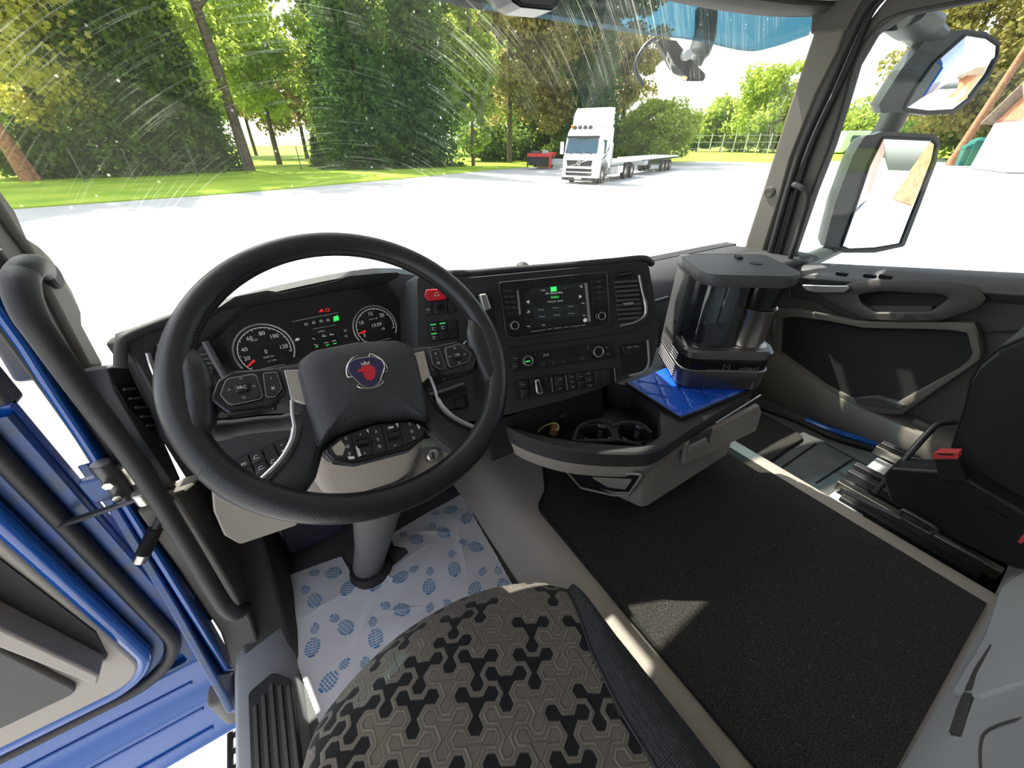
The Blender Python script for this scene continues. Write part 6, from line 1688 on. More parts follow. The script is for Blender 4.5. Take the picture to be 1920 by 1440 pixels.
def cards(name, C, S, m, parent, up=.0, aspect=1.0, N=None):
    """leaf sprays: small bent quads at points C with sizes S"""
    n = len(C); a = rs.rand(n) * 6.283; e = rs.randn(n, 3); e /= np.linalg.norm(e, axis=1)[:, None]
    if N is not None: e = e * .5 + N; e /= np.linalg.norm(e, axis=1)[:, None]
    r = rs.randn(n, 3); t1 = np.cross(e, r); t1 /= np.linalg.norm(t1, axis=1)[:, None]; t2 = np.cross(e, t1)
    S = S[:, None]
    v = np.stack([C - t1 * S - t2 * S * .5 * aspect, C + t1 * S * .2 - t2 * S * .75 * aspect, C + t1 * S + t2 * S * .4 * aspect, C - t1 * S * .3 + t2 * S * .8 * aspect], 1).reshape(-1, 3)
    c = Vector((float(C[:, 0].mean()), float(C[:, 1].mean()), float(C[:, 2].min())))
    v = v - np.array(c)
    me = bpy.data.meshes.new(name); me.vertices.add(len(v)); me.vertices.foreach_set('co', v.ravel().astype(np.float32))
    me.loops.add(n * 4); me.loops.foreach_set('vertex_index', np.arange(n * 4, dtype=np.int32))
    me.polygons.add(n); me.polygons.foreach_set('loop_start', np.arange(0, n * 4, 4, dtype=np.int32)); me.update(calc_edges=True)
    me.materials.append(M[m]); o = bpy.data.objects.new(name, me); link(o, c, parent); return o
def gp(px, dist):
    d = ray(px, 285); d.z = 0; d.normalize(); p = d * dist; return Vector((p.x, p.y, GZ + .05))
def broad(base, h, rx, z0, n, m, parent, size=.3, clumps=60):
    cz = GZ + (z0 + h) / 2; hz = (h - z0) / 2
    u = rs.randn(clumps, 3); u /= np.linalg.norm(u, axis=1)[:, None]; rad = rs.rand(clumps, 1) ** .35
    cc = u * rad * np.array([rx, rx, hz]) + np.array([base.x, base.y, cz])
    k = rs.randint(0, clumps, n); q = rs.randn(n, 3); q /= np.linalg.norm(q, axis=1)[:, None]
    cr = rx * .34 * (.6 + .8 * rs.rand(clumps))[k][:, None]
    P = cc[k] + q * cr * (rs.rand(n, 1) ** .4) * np.array([1, 1, .75])
    return cards('foliage', P, size * (.5 + rs.rand(n)), m, parent)
def conic(base, h, rx, z0, n, m, parent, size=.3, droop=.35):
    t = 1 - (1 - rs.rand(n)) ** .58; z = z0 + (h - z0) * t; R = rx * (1 - t) ** .8 + .15
    tier = np.floor(z / .9); ang = rs.rand(n) * 6.283
    lob = .75 + .25 * np.sin(ang * 7 + tier * 2.4) + .1 * np.sin(ang * 13 + tier)
    r = R * lob * rs.rand(n) ** .45
    zz = z - droop * r + .25 * (z / .9 - tier - .5)
    P = np.stack([base.x + r * np.cos(ang), base.y + r * np.sin(ang), GZ + np.maximum(zz, .1)], -1)
    return cards('foliage', P, size * (.5 + rs.rand(n)), m, parent, aspect=.55)
def trunk(base, h, r, parent, m='bark', lean=(0, 0), name='trunk', fork=None):
    mb = MB(); pts = [base + Vector((lean[0] * t + .12 * math.sin(5 * t + base.x), lean[1] * t, h * t)) - Vector((0, 0, .1)) for t in (0, .15, .3, .5, .7, .85, 1)]
    mb.tube(pts, [r * 1.25, r, r * .92, r * .8, r * .6, r * .42, r * .2], 10); return mb.build(name, m, parent)
def limbs(base, h, parent, m='bark', n=6, r=.12, spread=3.0):
    for k in range(n):
        a = k * 2.4; z = h * (.35 + .5 * k / n); p = base + Vector((0, 0, z))
        mb = MB(); mb.tube([p, p + Vector((math.cos(a) * spread * .4, math.sin(a) * spread * .4, spread * .35)), p + Vector((math.cos(a) * spread, math.sin(a) * spread, spread * .8))], [r, r * .7, r * .2], 6); mb.build('limb', m, parent)
def tree(px, dist, kind, h, rx, label, m, z0=1.0, n=7000, size=.3, group='trees beyond the yard', lean=(0, 0), bark='bark', r=.28, clumps=60):
    n, size = int(n * 2.3), size * (.80 if kind == 'conic' else .64)
    b = gp(px, dist)
    t = thing({'broad': 'leafy_tree', 'conic': 'spruce_tree', 'pine': 'pine_tree', 'bush': 'bush'}[kind], b, label, 'bush' if kind == 'bush' else 'tree', group)
    if kind == 'conic': conic(b, h, rx, z0, n, m, t, size)
    else: broad(b + Vector((lean[0] * .8, lean[1] * .8, 0)), h, rx, z0, n, m, t, size, clumps)
    if kind != 'bush':
        trunk(b, h * (.95 if kind != 'broad' else .8), r, t, bark, lean)
        if kind == 'broad': limbs(b, h, t, bark, r=r * .45, spread=rx * .55)
    else:
        mb = MB(); mb.tube([b, b + Vector((0, 0, h * .5))], .06, 6); mb.build('stem', 'bark', t)
    return t
tree(-130, 50, 'broad', 34, 6.5, 'sunlit yellow green tree at the far left edge of the windscreen', 'leaf_yellow', 2.5, 6000, .30)
tree(22, 46, 'pine', 33, 5.6, 'pine with twin reddish trunks at the left of the windscreen', 'leaf_yellow', 3.2, 7000, .26, bark='bark_pine', r=.34, lean=(-.8, 0))
b = gp(36, 46.4); trunk(b, 12, .30, [o for o in COL.objects if o.name.startswith('pine_tree')][0], 'bark_pine', (-1.6, .3))
tree(112, 49, 'broad', 34, 6.0, 'tall yellow green tree behind the twin trunked pine', 'leaf_yellow', 2.6, 9500, .30, clumps=90)
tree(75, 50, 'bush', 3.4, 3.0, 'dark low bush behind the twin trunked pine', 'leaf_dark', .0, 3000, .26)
tree(225, 50, 'conic', 37, 5.2, 'broad dark spruce left of the forked leafy tree', 'leaf_dark', .2, 12000, .27)
tree(320, 51, 'conic', 34, 5.0, 'dense dark evergreen just left of the forked leafy tree', 'leaf_dark', .1, 12000, .27)
tree(390, 52, 'conic', 15, 3.4, 'lower dark evergreen against the forked tree trunk', 'leaf_spruce', .1, 6000, .25)
tree(455, 50, 'broad', 33, 5.4, 'forked light green leafy tree with a dark trunk', 'leaf_green', 5.0, 8000, .26, r=.42, clumps=80)
tree(520, 62, 'broad', 20, 6.5, 'light green tree behind the meadow gap', 'leaf_green', 5.5, 6500, .36)
tree(575, 84, 'broad', 16, 7, 'brownish tree far behind the meadow gap', 'leaf_brown', 4.0, 5000, .42)
tree(593, 55, 'conic', 3.3, 1.1, 'little young spruce in the meadow gap', 'leaf_dark', .0, 1300, .16, r=.06)
tree(652, 56, 'bush', 1.4, 1.0, 'small bush at the foot of the tall spruces', 'leaf_green', .0, 700, .16)
tree(690, 50, 'conic', 34, 5.0, 'tall dense spruce, left one of the towering pair', 'leaf_spruce', .1, 17000, .27, r=.4)
tree(790, 53, 'conic', 36, 5.2, 'tall dense spruce, right one of the towering pair', 'leaf_spruce', .1, 17000, .28, r=.4)
tree(640, 66, 'conic', 30, 4.5, 'slender spruce behind the towering pair', 'leaf_dark', .5, 8000, .32)
tree(888, 52, 'broad', 20, 2.6, 'narrow light green tree beside the brownish larches', 'leaf_green', .6, 6500, .25, r=.18)
tree(955, 60, 'broad', 30, 4.6, 'brownish larch nearest the narrow green tree', 'leaf_brown', 3.0, 9000, .32, clumps=90)
tree(1035, 62, 'broad', 31, 4.6, 'brownish larch behind the white truck cab', 'leaf_brown', 3.5, 9000, .32, clumps=90)
tree(1000, 70, 'conic', 34, 5.6, 'dark spruce rising between the brownish larches', 'leaf_dark', 1.0, 9000, .36)
tree(1100, 66, 'conic', 31, 5.0, 'dark spruce above the white truck roof', 'leaf_spruce', 1.0, 11000, .34)
tree(1160, 70, 'broad', 24, 4.2, 'olive tree at the edge of the open sky', 'leaf_brown', 2.0, 8000, .32)
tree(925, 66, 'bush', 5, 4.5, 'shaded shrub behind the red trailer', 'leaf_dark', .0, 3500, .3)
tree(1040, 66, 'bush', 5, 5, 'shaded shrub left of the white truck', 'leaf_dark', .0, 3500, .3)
tree(1240, 62, 'bush', 7.0, 3.6, 'rounded pale green bush behind the flatbed', 'leaf_green', .2, 5000, .26)
tree(1180, 66, 'bush', 6.0, 3.0, 'green bush just behind the white cab', 'leaf_green', .2, 4000, .26)
for i, (px, dist, h, rx, m, lb) in enumerate(((1305, 150, 9, 5, 'leaf_dark', 'small dark tree in the far tree line'), (1350, 150, 13, 8, 'leaf_green', 'middle green tree in the far tree line'), (1425, 140, 20, 8.5, 'leaf_green', 'tallest green tree in the far tree line'), (1385, 160, 13, 8, 'leaf_green', 'rounded green tree in the far tree line'), (1475, 150, 12, 7, 'leaf_brown', 'brownish tree in the far line beside the right pillar'), (1600, 140, 8, 8, 'leaf_green', 'low green tree behind the white caravan'), (1660, 150, 13, 9, 'leaf_green', 'green tree seen beside the lower mirror'))):
    tree(px, dist, 'broad', h, rx, lb, m, .8, 4500, .55, group='far tree line')
for i, (px, dist, h, lb) in enumerate(((1795, 76, 27, 'tall pine with a reddish trunk, nearest the upper mirror'), (1850, 84, 29, 'tall pine with a reddish trunk, middle one at the right window'), (1925, 80, 28, 'tall pine with a reddish trunk at the right picture edge'))):
    tree(px, dist, 'pine', h, 5.0, lb, 'leaf_brown' if i != 1 else 'leaf_green', 9, 6500, .34, bark='bark_pine', r=.40, lean=(2.5, -2.0), group='pines at the right')
tree(1730, 92, 'broad', 22, 8, 'olive tree between the two mirrors', 'leaf_brown', 2.0, 6000, .45, group='pines at the right')
tree(1880, 100, 'broad', 17, 9, 'green tree behind the pines at the right', 'leaf_green', 1.0, 7000, .48, group='pines at the right')
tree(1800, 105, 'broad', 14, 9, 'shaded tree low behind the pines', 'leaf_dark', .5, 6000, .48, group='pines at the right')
# wood further back, closing the gaps
for i, px in enumerate((-60, 60, 170, 285, 400, 480, 700, 850, 960, 1090)):
    tree(px, 95 + 7 * (i % 3), 'broad', 26 + 3 * (i % 2), 9, ['backmost', 'rearward'][i % 2] + ' hazy green tree in the wood behind the lawn, ' + ['first', 'second', 'third', 'fourth', 'fifth', 'sixth', 'seventh', 'eighth', 'ninth', 'tenth'][i] + ' from left', 'leaf_dark' if i % 2 else 'leaf_green', 5.0 if i in (4, 5) else 3.0, 4200, .62, group='wood behind the lawn')

# ---- wire fence on the lawn
fe = thing('wire_fence', gp(440, 44), 'low wire fence with thin dark posts along the lawn', 'fence')
mat('fence_post', (.09, .10, .09), .7)
fpx = [(130, 42), (230, 43), (354, 43.5), (450, 45), (557, 49), (631, 51), (720, 54), (810, 57)]
fpts = []
for px, dist in fpx:
    b = gp(px, dist); fpts.append(b); mb = MB(); mb.tube([b, b + Vector((0, 0, 2.0))], .045, 6); mb.build('post', 'fence_post', fe)
for z in (.4, .9, 1.4, 1.9):
    mb = MB(); mb.tube([p + Vector((0, 0, z)) for p in fpts], .010, 4); mb.build('wire', 'fence_post', fe)
fe = thing('far_fence', gp(1350, 120), 'distant pale post fence before the far trees', 'fence')
fpts = []
for k in range(9):
    b = gp(1285 + 22 * k, 122); fpts.append(b); mb = MB(); mb.tube([b, b + Vector((0, 0, 4.2))], .12, 6); mb.build('post', 'light_grey', fe)
for z in (1.0, 2.4, 3.8):
    mb = MB(); mb.tube([p + Vector((0, 0, z)) for p in fpts], .03, 4); mb.build('wire', 'light_grey', fe)

# ------------------------------------------------------------------ white truck with flatbed and trailer
mat('truck_white', (.80, .80, .79), .3, coat=.5)
mat('truck_glass', (.04, .10, .14), .08, coat=.5)
mat('truck_black', (.02, .02, .02), .5)
mat('truck_red', (.55, .03, .02), .4)
mat('lamp_glass', (.6, .62, .62), .15)
mat('amber', (.8, .25, .02), .4)
tp_ = onz(1083, 345, GZ)
T = Fr((tp_.x, tp_.y, GZ), (.417, -.909, 0), (.909, .417, 0))
tk = thing('white_truck', tp_ + Vector((3, 1.5, 0)), 'white flatbed truck parked facing the yard with roof lamps', 'truck')
TF = Fr(T.o, T.ux, (0, 0, 1))                       # front face: a across, b up, height = towards us
def tbox(a0, a1, b0, b1, z0, z1, name, m, bev=.05, r=0): mb = MB(); mb.box(T, a0, a1, b0, b1, z0, z1, r=r); return mb.build(name, m, tk, bev=bev)
mb = MB()
sec = [(-.0, .35), (-.02, 1.0), (.0, 1.55), (.10, 1.72), (.34, 2.60), (.55, 2.95), (.80, 3.15), (2.25, 3.20), (2.25, .9), (1.9, .9), (1.75, 1.15), (1.25, 1.30), (.75, 1.15), (.60, .9), (.55, .35)]
mb.loft([[T.w(a, b + d, z) for b, z in sec] for a, d in ((-1.24, .12), (-1.20, .03), (-.9, 0), (.9, 0), (1.20, .03), (1.24, .12))]); mb.build('cab', 'truck_white', tk, bev=.04)
mb = MB(); mb.loft([[T.w(a * k, b, z) for a in (-1.15, 1.15)] + [T.w(a * k, b + .0, z2) for a in (1.15, -1.15)] for b, z, z2, k in ((.75, 3.12, 3.2, .92), (1.05, 3.15, 3.95, .95), (1.5, 3.15, 4.25, 1.0), (2.3, 3.15, 4.28, 1.03))]); mb.build('roof_spoiler', 'truck_white', tk, bev=.05)
WS = Fr(T.w(0, .10, 1.72), T.ux, T.w(0, .34, 2.60) - T.w(0, .10, 1.72))
mb = MB(); mb.prism(WS, rpoly([(-1.12, .04), (1.12, .04), (1.06, .86), (-1.06, .86)], .08), -.01, .02); mb.build('windscreen', 'truck_glass', tk)
mb = MB(); mb.prism(WS, [(-1.1, .87), (1.1, .87), (1.12, 1.02), (-1.12, 1.02)], .02, .10); mb.build('sun_visor', 'truck_black', tk)
for a in (-.6, .1, .8):
    mb = MB(); mb.tube([WS.w(a, .0, .03), WS.w(a - .45, .14, .03)], .02, 6); mb.build('wiper', 'truck_black', tk)
def fp(name, poly, h, m, r=.03, h0=-.02, bev=.01): mb = MB(); mb.prism(TF, rpoly(poly, r), h0, h); return mb.build(name, m, tk, bev=bev)
gr_ = fp('grille', [(-.85, 1.05), (.85, 1.05), (.92, 1.38), (-.92, 1.38)], .05, 'truck_black')
for k in range(4):
    mb = MB(); mb.box(TF, -.82, .82, 1.09 + k * .075, 1.115 + k * .075, .05, .07); mb.build('grille_bar', 'dark_steel', gr_)
mb = MB(); mb.tube([TF.w(-.6, 1.06, .08), TF.w(.6, 1.38, .08)], .025, 6); mb.build('diagonal_bar', 'chrome', gr_)
mb = MB(); mb.tube([TF.w(.11 * math.cos(q), 1.22 + .11 * math.sin(q), .09) for q in [k * math.pi / 12 for k in range(24)]], .03, 6, closed=True); mb.build('round_badge', 'chrome', gr_)
for a0, a1 in ((-1.12, -.95), (.95, 1.12)): fp('headlamp', [(a0, .62), (a1, .62), (a1, .95), (a0, .95)], .05, 'lamp_glass')
fp('lower_grille', [(-.9, .50), (.9, .50), (.95, .66), (-.95, .66)], .05, 'truck_black'); fp('lower_grille', [(-.9, .74), (.9, .74), (.92, .90), (-.92, .90)], .05, 'truck_black')
fp('bumper_lip', [(-1.2, .20), (1.2, .20), (1.22, .38), (-1.22, .38)], .03, 'truck_black', h0=-.5)
fp('number_plate', [(-.26, .28), (.26, .28), (.26, .38), (-.26, .38)], .06, 'white_mark', 0)
for k in range(4):
    mb = MB(); mb.lathe(T.w(-.75 + k * .36, .62, 3.18), (T.uy * -1), [(.10, 0), (.12, .06), (.115, .10), (0, .10)], 14); mb.build('roof_lamp', 'dark_steel', tk)
mb = MB(); mb.lathe(T.w(-1.05, .75, 3.15), (0, 0, 1), [(.08, 0), (.08, .14), (.04, .18), (0, .18)], 12); mb.build('beacon', 'amber', tk)
TS = Fr(T.w(1.25, 0, 0), T.uy, (0, 0, 1))           # side facing us: a = backwards, b = up
mb = MB(); mb.prism(TS, rpoly([(.45, 1.78), (1.25, 1.70), (1.25, 2.5), (.72, 2.5)], .06), -.005, .012); mb.build('door_window', 'truck_glass', tk)
mb = MB(); mb.prism(TS, [(.62, 1.35), (1.10, 1.62), (1.62, 1.72), (1.20, 1.52)], .0, .012); mb.prism(TS, [(1.3, 1.75), (1.75, 1.95), (1.8, 2.2), (1.6, 1.95)], .0, .012); mb.build('side_stripes', 'dark_steel', tk)
for s in (-1, 1):
    mb = MB(); c = T.w(s * 1.42, .15, 2.05); mb.box(Fr(c, T.ux, (0, 0, 1)), -.10, .10, -.35, .35, -.12, .06, r=.05); mi = mb.build('mirror', 'truck_white', tk, bev=.03)
def wheel(a, b, parent, r=.50, w_=.30):
    mb = MB(); c = T.w(a, b, r); mb.lathe(c - T.ux * w_ / 2, T.ux, [(r * .55, 0), (r * .95, 0), (r, .04), (r, w_ - .04), (r * .95, w_), (r * .6, w_), (r * .55, w_ - .06)], 24, cap0=True, cap1=True); o = mb.build('wheel', 'truck_black', parent)
    mb = MB(); mb.lathe(c + T.ux * (w_ / 2 - .06), T.ux, [(r * .56, 0), (r * .5, .02), (r * .3, .05), (r * .18, .08), (0, .08)], 20); mb.build('hub', 'satin', o)
for b in (1.25, 5.9, 7.3): wheel(1.06, b, tk); wheel(-1.06, b, tk)
tbox(-.45, .45, .5, 9.2, .75, 1.02, 'chassis', 'truck_black')
tbox(-1.22, 1.22, 2.7, 9.4, 1.12, 1.24, 'flatbed', 'truck_white', .03)
tbox(-1.2, 1.2, 2.6, 2.72, 1.1, 2.35, 'headboard', 'light_grey', .03)
tbox(.85, 1.22, 2.6, 3.9, .45, .95, 'side_tank', 'light_grey', .06); tbox(.85, 1.22, 4.05, 5.15, .45, .95, 'tool_box', 'truck_white', .05)
tbox(1.1, 1.2, 2.5, 5.2, 1.0, 1.1, 'side_rail', 'light_grey', .02)
mb = MB(); mb.prism(TS, [(.66, .75), (.78, 1.16), (1.25, 1.36), (1.72, 1.16), (1.84, .75), (1.95, .75), (1.80, 1.24), (1.25, 1.46), (.70, 1.24), (.55, .75)], -.04, .02); mb.build('wheel_arch', 'light_grey', tk)
tr_ = thing('flatbed_trailer', T.w(0, 15, 0), 'low flatbed trailer coupled behind the white truck', 'trailer')
_tk = tk; tk = tr_
tbox(-1.22, 1.22, 10.2, 21.5, 1.15, 1.30, 'deck', 'truck_white', .03); tbox(-.5, .5, 10.4, 21.2, .8, 1.15, 'frame', 'truck_black'); tbox(-.1, .1, 8.6, 10.6, .75, .9, 'drawbar', 'truck_black')
tbox(-1.2, 1.2, 10.3, 11.3, .75, 1.1, 'front_beam', 'light_grey', .05); tbox(-1.1, 1.1, 21.3, 22.6, 1.0, 1.15, 'tail_ramp', 'dark_steel', .03)
for b in (16.5, 17.8, 19.1): wheel(1.02, b, tr_, .46); wheel(-1.02, b, tr_, .46)
tk = _tk
# ---- red trailer left of the truck
rp_ = onz(1010, 318, GZ); RT = Fr((rp_.x, rp_.y, GZ), (.75, -.66, 0), (.66, .75, 0))
rt = thing('red_trailer', rp_ + Vector((0, 0, .0)), 'red low trailer with a dark open front beside the white truck', 'trailer')
def rbox(a0, a1, b0, b1, z0, z1, name, m): mb = MB(); mb.box(RT, a0, a1, b0, b1, z0, z1); return mb.build(name, m, rt, bev=.03)
rbox(-1.25, 1.25, 0, 8, 1.12, 1.42, 'deck', 'truck_red'); rbox(1.0, 1.25, -.02, .3, .12, 1.3, 'corner_post', 'truck_red'); rbox(-1.25, -1.1, 0, .2, .2, 1.2, 'corner_post', 'truck_black'); rbox(-1.1, 1.0, .3, 1.2, .35, 1.12, 'underframe', 'truck_black')
rbox(1.25, 2.6, .3, 1.0, .4, .95, 'side_locker', 'light_grey'); rbox(-.9, -.1, 1, 3, 1.42, 1.62, 'load_frame', 'dark_steel'); rbox(.3, .9, .2, .6, 1.42, 1.72, 'load_frame', 'light_grey')
for b in (5, 6.2):
    for a in (-.95, .95):
        mb = MB(); mb.lathe(RT.w(a - .13, b, .42), RT.ux, [(.2, 0), (.42, .02), (.42, .24), (.2, .26)], 18); mb.build('wheel', 'truck_black', rt)
# ---- caravan, bins, house at the right
cv = gp(1595, 120); CV = Fr(cv, (.85, -.53, 0), (.53, .85, 0))
ca_ = thing('caravan', cv, 'small white caravan standing far off beside the right pillar', 'caravan')
mb = MB(); mb.prism(Fr(cv, CV.ux, (0, 0, 1)), rpoly([(-2.6, .5), (3.2, .5), (3.2, 4.4), (-2.2, 4.4)], .4), -3, 0); mb.build('body', 'truck_white', ca_, bev=.1)
mb = MB(); mb.prism(Fr(cv, CV.ux, (0, 0, 1)), rpoly([(-1.0, 2.4), (1.4, 2.4), (1.4, 3.6), (-1.0, 3.6)], .2), 0, .05); mb.build('window', 'truck_glass', ca_)
for a in (-1, 1.2):
    mb = MB(); mb.lathe(CV.w(a, -.1, .5), -CV.uy, [(.5, 0), (.5, .3)], 16); mb.build('wheel', 'truck_black', ca_)
mat('bin_green', (.01, .12, .10), .5)
for i, (px, s) in enumerate(((1822, 1.0), (1838, 1.25))):
    b = gp(px, 72); bi = thing('waste_bin', b, ['smaller', 'larger'][i] + ' green waste bin under the pines at the right', 'bin', 'green bins')
    B_ = Fr(b, (.5, -.87, 0), (.87, .5, 0)); mb = MB(); mb.loft([[B_.w(a * k * s, b2 * k * s, z * s) for a, b2 in rpoly([(-.9, -.7), (.9, -.7), (.9, .7), (-.9, .7)], .15)] for k, z in ((.8, .1), (.95, 1.6), (1.0, 1.75))]); mb.build('tub', 'bin_green', bi)
    mb = MB(); mb.loft([[B_.w(a * k * s, b2 * k * s, z * s) for a, b2 in rpoly([(-.9, -.7), (.9, -.7), (.9, .7), (-.9, .7)], .15)] for k, z in ((1.05, 1.75), (1.0, 2.0), (.6, 2.25))]); mb.build('lid', 'bin_green', bi)
mat('house_wall', (.78, .76, .72), .8); mat('roof_brown', (.20, .15, .11), .8, vary=.2, vscale=3); mat('brick_red', (.50, .20, .11), .85, vary=.2, vscale=3)
h0 = gp(1905, 60); HF = Fr(h0, Vector((.45, -.89, 0)), (.89, .45, 0))
ho = thing('house', h0 + Vector((4, -6, 0)), 'pale house with a brown pitched roof at the right picture edge', 'house')
mb = MB(); mb.box(HF, 0, 16, 0, 9, 0, 4.2); mb.build('walls', 'house_wall', ho, bev=.03)
mb = MB(); HE = Fr(HF.o, HF.uy, (0, 0, 1)); mb.loft([[HF.w(a, -.8, 3.9), HF.w(a, 4.5, 6.8), HF.w(a, 9.8, 3.9), HF.w(a, 9.8, 4.15), HF.w(a, 4.5, 7.1), HF.w(a, -.8, 4.15)] for a in (-.8, 16.8)]); mb.build('roof', 'roof_brown', ho, bev=.02)
mb = MB(); mb.prism(Fr(HF.o, HF.uy, (0, 0, 1)), [(0, 4.0), (9, 4.0), (4.5, 6.6)], .0, .3); mb.build('gable', 'brick_red', ho)
# brick store behind the cab, seen in the mirrors
b2 = Vector((2.9, -25, GZ)); br = thing('brick_store', b2, 'orange brick store behind the cab, seen in the right mirror', 'building')
mb = MB(); mb.box(Fr(b2, (1, .15, 0), (-.15, 1, 0)), 0, 14, -8, 0, 0, 4.2); mb.build('walls', 'brick_red', br, bev=.05)
mb = MB(); mb.box(Fr(b2, (1, .15, 0), (-.15, 1, 0)), -.6, 14.6, -8.6, .6, 4.2, 5.0); mb.build('roof', 'roof_brown', br, bev=.05)
mb = MB(); mb.box(Fr(b2, (1, .15, 0), (-.15, 1, 0)), 3, 5, -.05, .05, 0, 2.4); mb.build('door', 'house_wall', br)

# ------------------------------------------------------------------ mirrors outside the passenger window
mat('mirror_shell', (.045, .055, .05), .45)
nrm = Vector((-.60, -.80, .03)).normalized()
def mirror_frame(o): ux = Vector((0, 0, 1)).cross(nrm).normalized(); return Fr(o, ux, nrm.cross(ux) * -1 if False else Vector((0, 0, 1)))
mA = thing('main_mirror', onx(1660, 460, 2.28), 'large lower rear view mirror in a dark shell outside the passenger window', 'mirror')
MF = mirror_frame(onx(1665, 360, 2.28))
gls = [(1656, 258), (1748, 262), (1756, 270), (1750, 300), (1715, 390), (1688, 458), (1640, 466), (1592, 468), (1578, 462), (1600, 400), (1630, 310)]
shell = [(1640, 252), (1655, 246), (1752, 252), (1763, 262), (1757, 302), (1722, 395), (1696, 462), (1640, 474), (1580, 474), (1545, 462), (1566, 380), (1600, 290), (1622, 254)]
P0 = rpoly([MF.px(*p) for p in shell], .012); n0 = len(P0); cc = (sum(p[0] for p in P0) / n0, sum(p[1] for p in P0) / n0)
mb = MB(); mb.loft([[MF.w(cc[0] + (a - cc[0]) * k, cc[1] + (b - cc[1]) * k, h) for a, b in P0] for k, h in ((1, .0), (1.0, -.03), (.93, -.08), (.75, -.12), (.4, -.14))]); mb.build('shell', 'mirror_shell', mA, smooth=50)
P1 = rpoly([MF.px(*p) for p in gls], .008); n1 = len(P1); c1 = (sum(p[0] for p in P1) / n1, sum(p[1] for p in P1) / n1)
mb = MB(); mb.loft([[MF.w(c1[0] + (a - c1[0]) * k, c1[1] + (b - c1[1]) * k, .001 + .0035 * (1 - k * k)) for a, b in P1] for k in (1, .9, .8, .65, .5, .35, .2, .08, .02)], cap0=False); mb.build('glass', 'mirror_glass', mA, smooth=80)
mb = MB(); P_ = rpoly([MF.px(x, y, .003) for x, y in gls], .008); mb.tube([MF.w(a, b, .002) for a, b in P_], .005, 8, closed=True); mb.build('gasket', 'rubber', mA)
mB = thing('wide_angle_mirror', onx(1780, 205, 2.25), 'upper wide angle mirror in a dark shell outside the passenger window', 'mirror')
MU = mirror_frame(onx(1780, 140, 2.25))
glu = [(1812, 64), (1850, 70), (1870, 84), (1868, 105), (1850, 140), (1815, 185), (1786, 207), (1740, 210), (1694, 204), (1716, 165), (1750, 118)]
shu = [(1806, 55), (1850, 60), (1876, 80), (1873, 110), (1855, 146), (1820, 190), (1790, 213), (1740, 216), (1690, 210), (1652, 212), (1648, 196), (1690, 130), (1735, 75), (1770, 58)]
P0 = rpoly([MU.px(*p) for p in shu], .012); n0 = len(P0); cc = (sum(p[0] for p in P0) / n0, sum(p[1] for p in P0) / n0)
mb = MB(); mb.loft([[MU.w(cc[0] + (a - cc[0]) * k, cc[1] + (b - cc[1]) * k, h) for a, b in P0] for k, h in ((1, .0), (1.0, -.03), (.93, -.07), (.7, -.10), (.4, -.11))]); mb.build('shell', 'mirror_shell', mB, smooth=50)
# gently domed glass
P1 = rpoly([MU.px(*p) for p in glu], .010); n1 = len(P1); c1 = (sum(p[0] for p in P1) / n1, sum(p[1] for p in P1) / n1)
mb = MB(); mb.loft([[MU.w(c1[0] + (a - c1[0]) * k, c1[1] + (b - c1[1]) * k, h) for a, b in P1] for k, h in ((1, .0), (1, .002), (.8, .0054), (.6, .0078), (.4, .0094), (.2, .0103), (.05, .0106))]); mb.build('glass', 'mirror_glass', mB, smooth=80)
mb = MB(); mb.tube([MU.w(a, b, .002) for a, b in P1], .005, 8, closed=True); mb.build('gasket', 'rubber', mB)
ma = thing('mirror_arm', onx(1500, 490, 2.05), 'dark mirror arm joining both right mirrors to the cab', 'arm')
mb = MB(); mb.tube(spline([onx(1690, 30, 1.99), onx(1720, 50, 2.1), onx(1745, 85, 2.26), onx(1720, 140, 2.34)], 5), [.075] * 6 + [.06] * 6 + [.05] * 4, 12, flat=.5); mb.build('upper_arm', 'mirror_shell', ma)
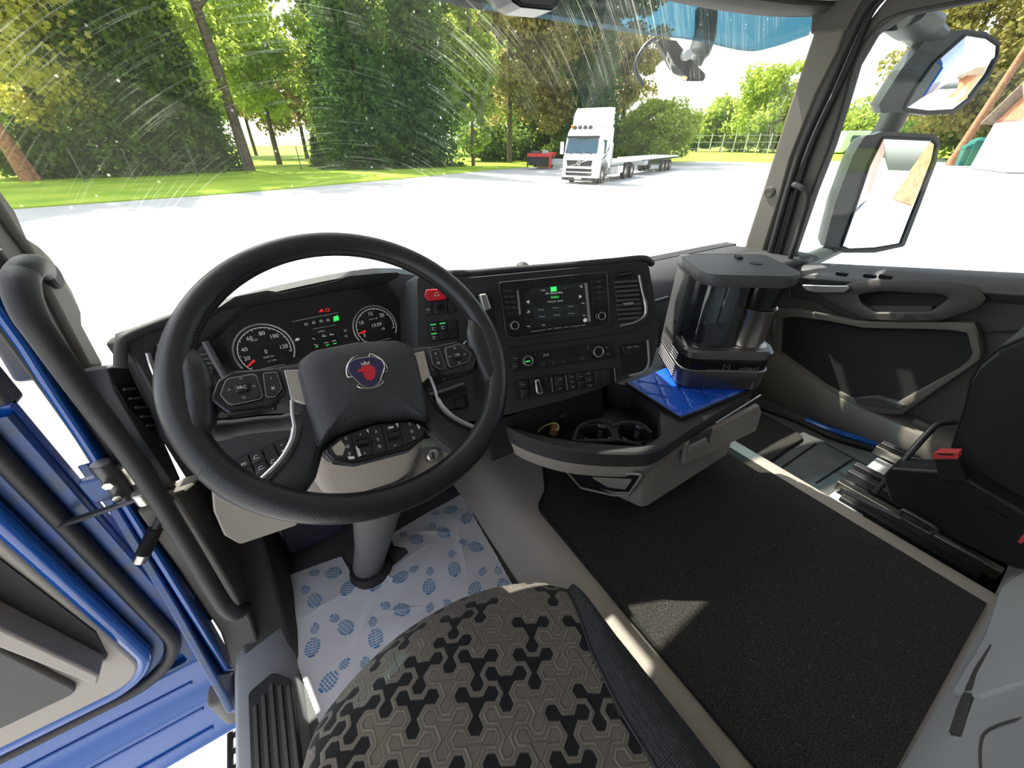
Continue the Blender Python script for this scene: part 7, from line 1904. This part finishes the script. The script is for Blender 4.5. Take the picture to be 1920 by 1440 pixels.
mb = MB(); mb.tube([onx(1684, 200, 2.31), onx(1668, 235, 2.31), onx(1650, 262, 2.31)], .045, 12); mb.build('link_post', 'mirror_shell', ma)
mb = MB(); mb.tube([onx(1492, 494, 1.98), onx(1525, 484, 2.08), onx(1575, 462, 2.28)], [.05, .045, .04], 10, flat=.6); mb.build('lower_arm', 'mirror_shell', ma)
# front view mirror on its bracket ahead of the windscreen
fmr = thing('front_mirror', ony(1270, 120, 1.62), 'small convex front mirror hanging ahead of the windscreen', 'mirror')
YM = Fr(ony(1270, 115, 1.62), (.9, -.35, -.2), (.12, -.1, 1))
mb = MB(); pts = [(1228, 72), (1212, 84), (1198, 104), (1192, 124), (1196, 142), (1206, 160)]; mb.tube(spline([YM.p3(x, y) for x, y in pts], 5), .010, 8, flat=1); mb.build('rim', 'truck_black', fmr)
sh_ = [(1228, 72), (1268, 76), (1296, 112), (1324, 140), (1320, 152), (1290, 152), (1262, 130), (1248, 104)]
P0 = rpoly([YM.px(*p) for p in sh_], .015); n0 = len(P0); cc = (sum(p[0] for p in P0) / n0, sum(p[1] for p in P0) / n0)
mb = MB(); mb.loft([[YM.w(cc[0] + (a - cc[0]) * k, cc[1] + (b - cc[1]) * k, h) for a, b in P0] for k, h in ((1, .0), (1, -.03), (.8, -.06))]); mb.build('shell', 'truck_black', fmr)
mb = MB(); mb.pp(YM, [(1250, 92), (1264, 120), (1290, 146), (1308, 148), (1288, 152), (1262, 138), (1250, 112)], 0, .004, r=.006); mb.build('glass', 'mirror_glass', fmr)
mb = MB(); mb.tube(spline([YM.p3(1325, 10, -.05), YM.p3(1322, 60, -.03), YM.p3(1312, 95, -.02), YM.p3(1300, 118, -.02)], 5), [.055] * 6 + [.06] * 6 + [.05] * 4, 12, flat=.6); mb.build('bracket', 'mirror_shell', fmr)
mb = MB(); mb.lathe(YM.p3(1290, 102, .03), YM.n, [(.022, -.03), (.022, .0), (.018, .004), (0, .004)], 18); mb.build('ball_joint', 'light_grey', fmr)
bpy.context.view_layer.update()
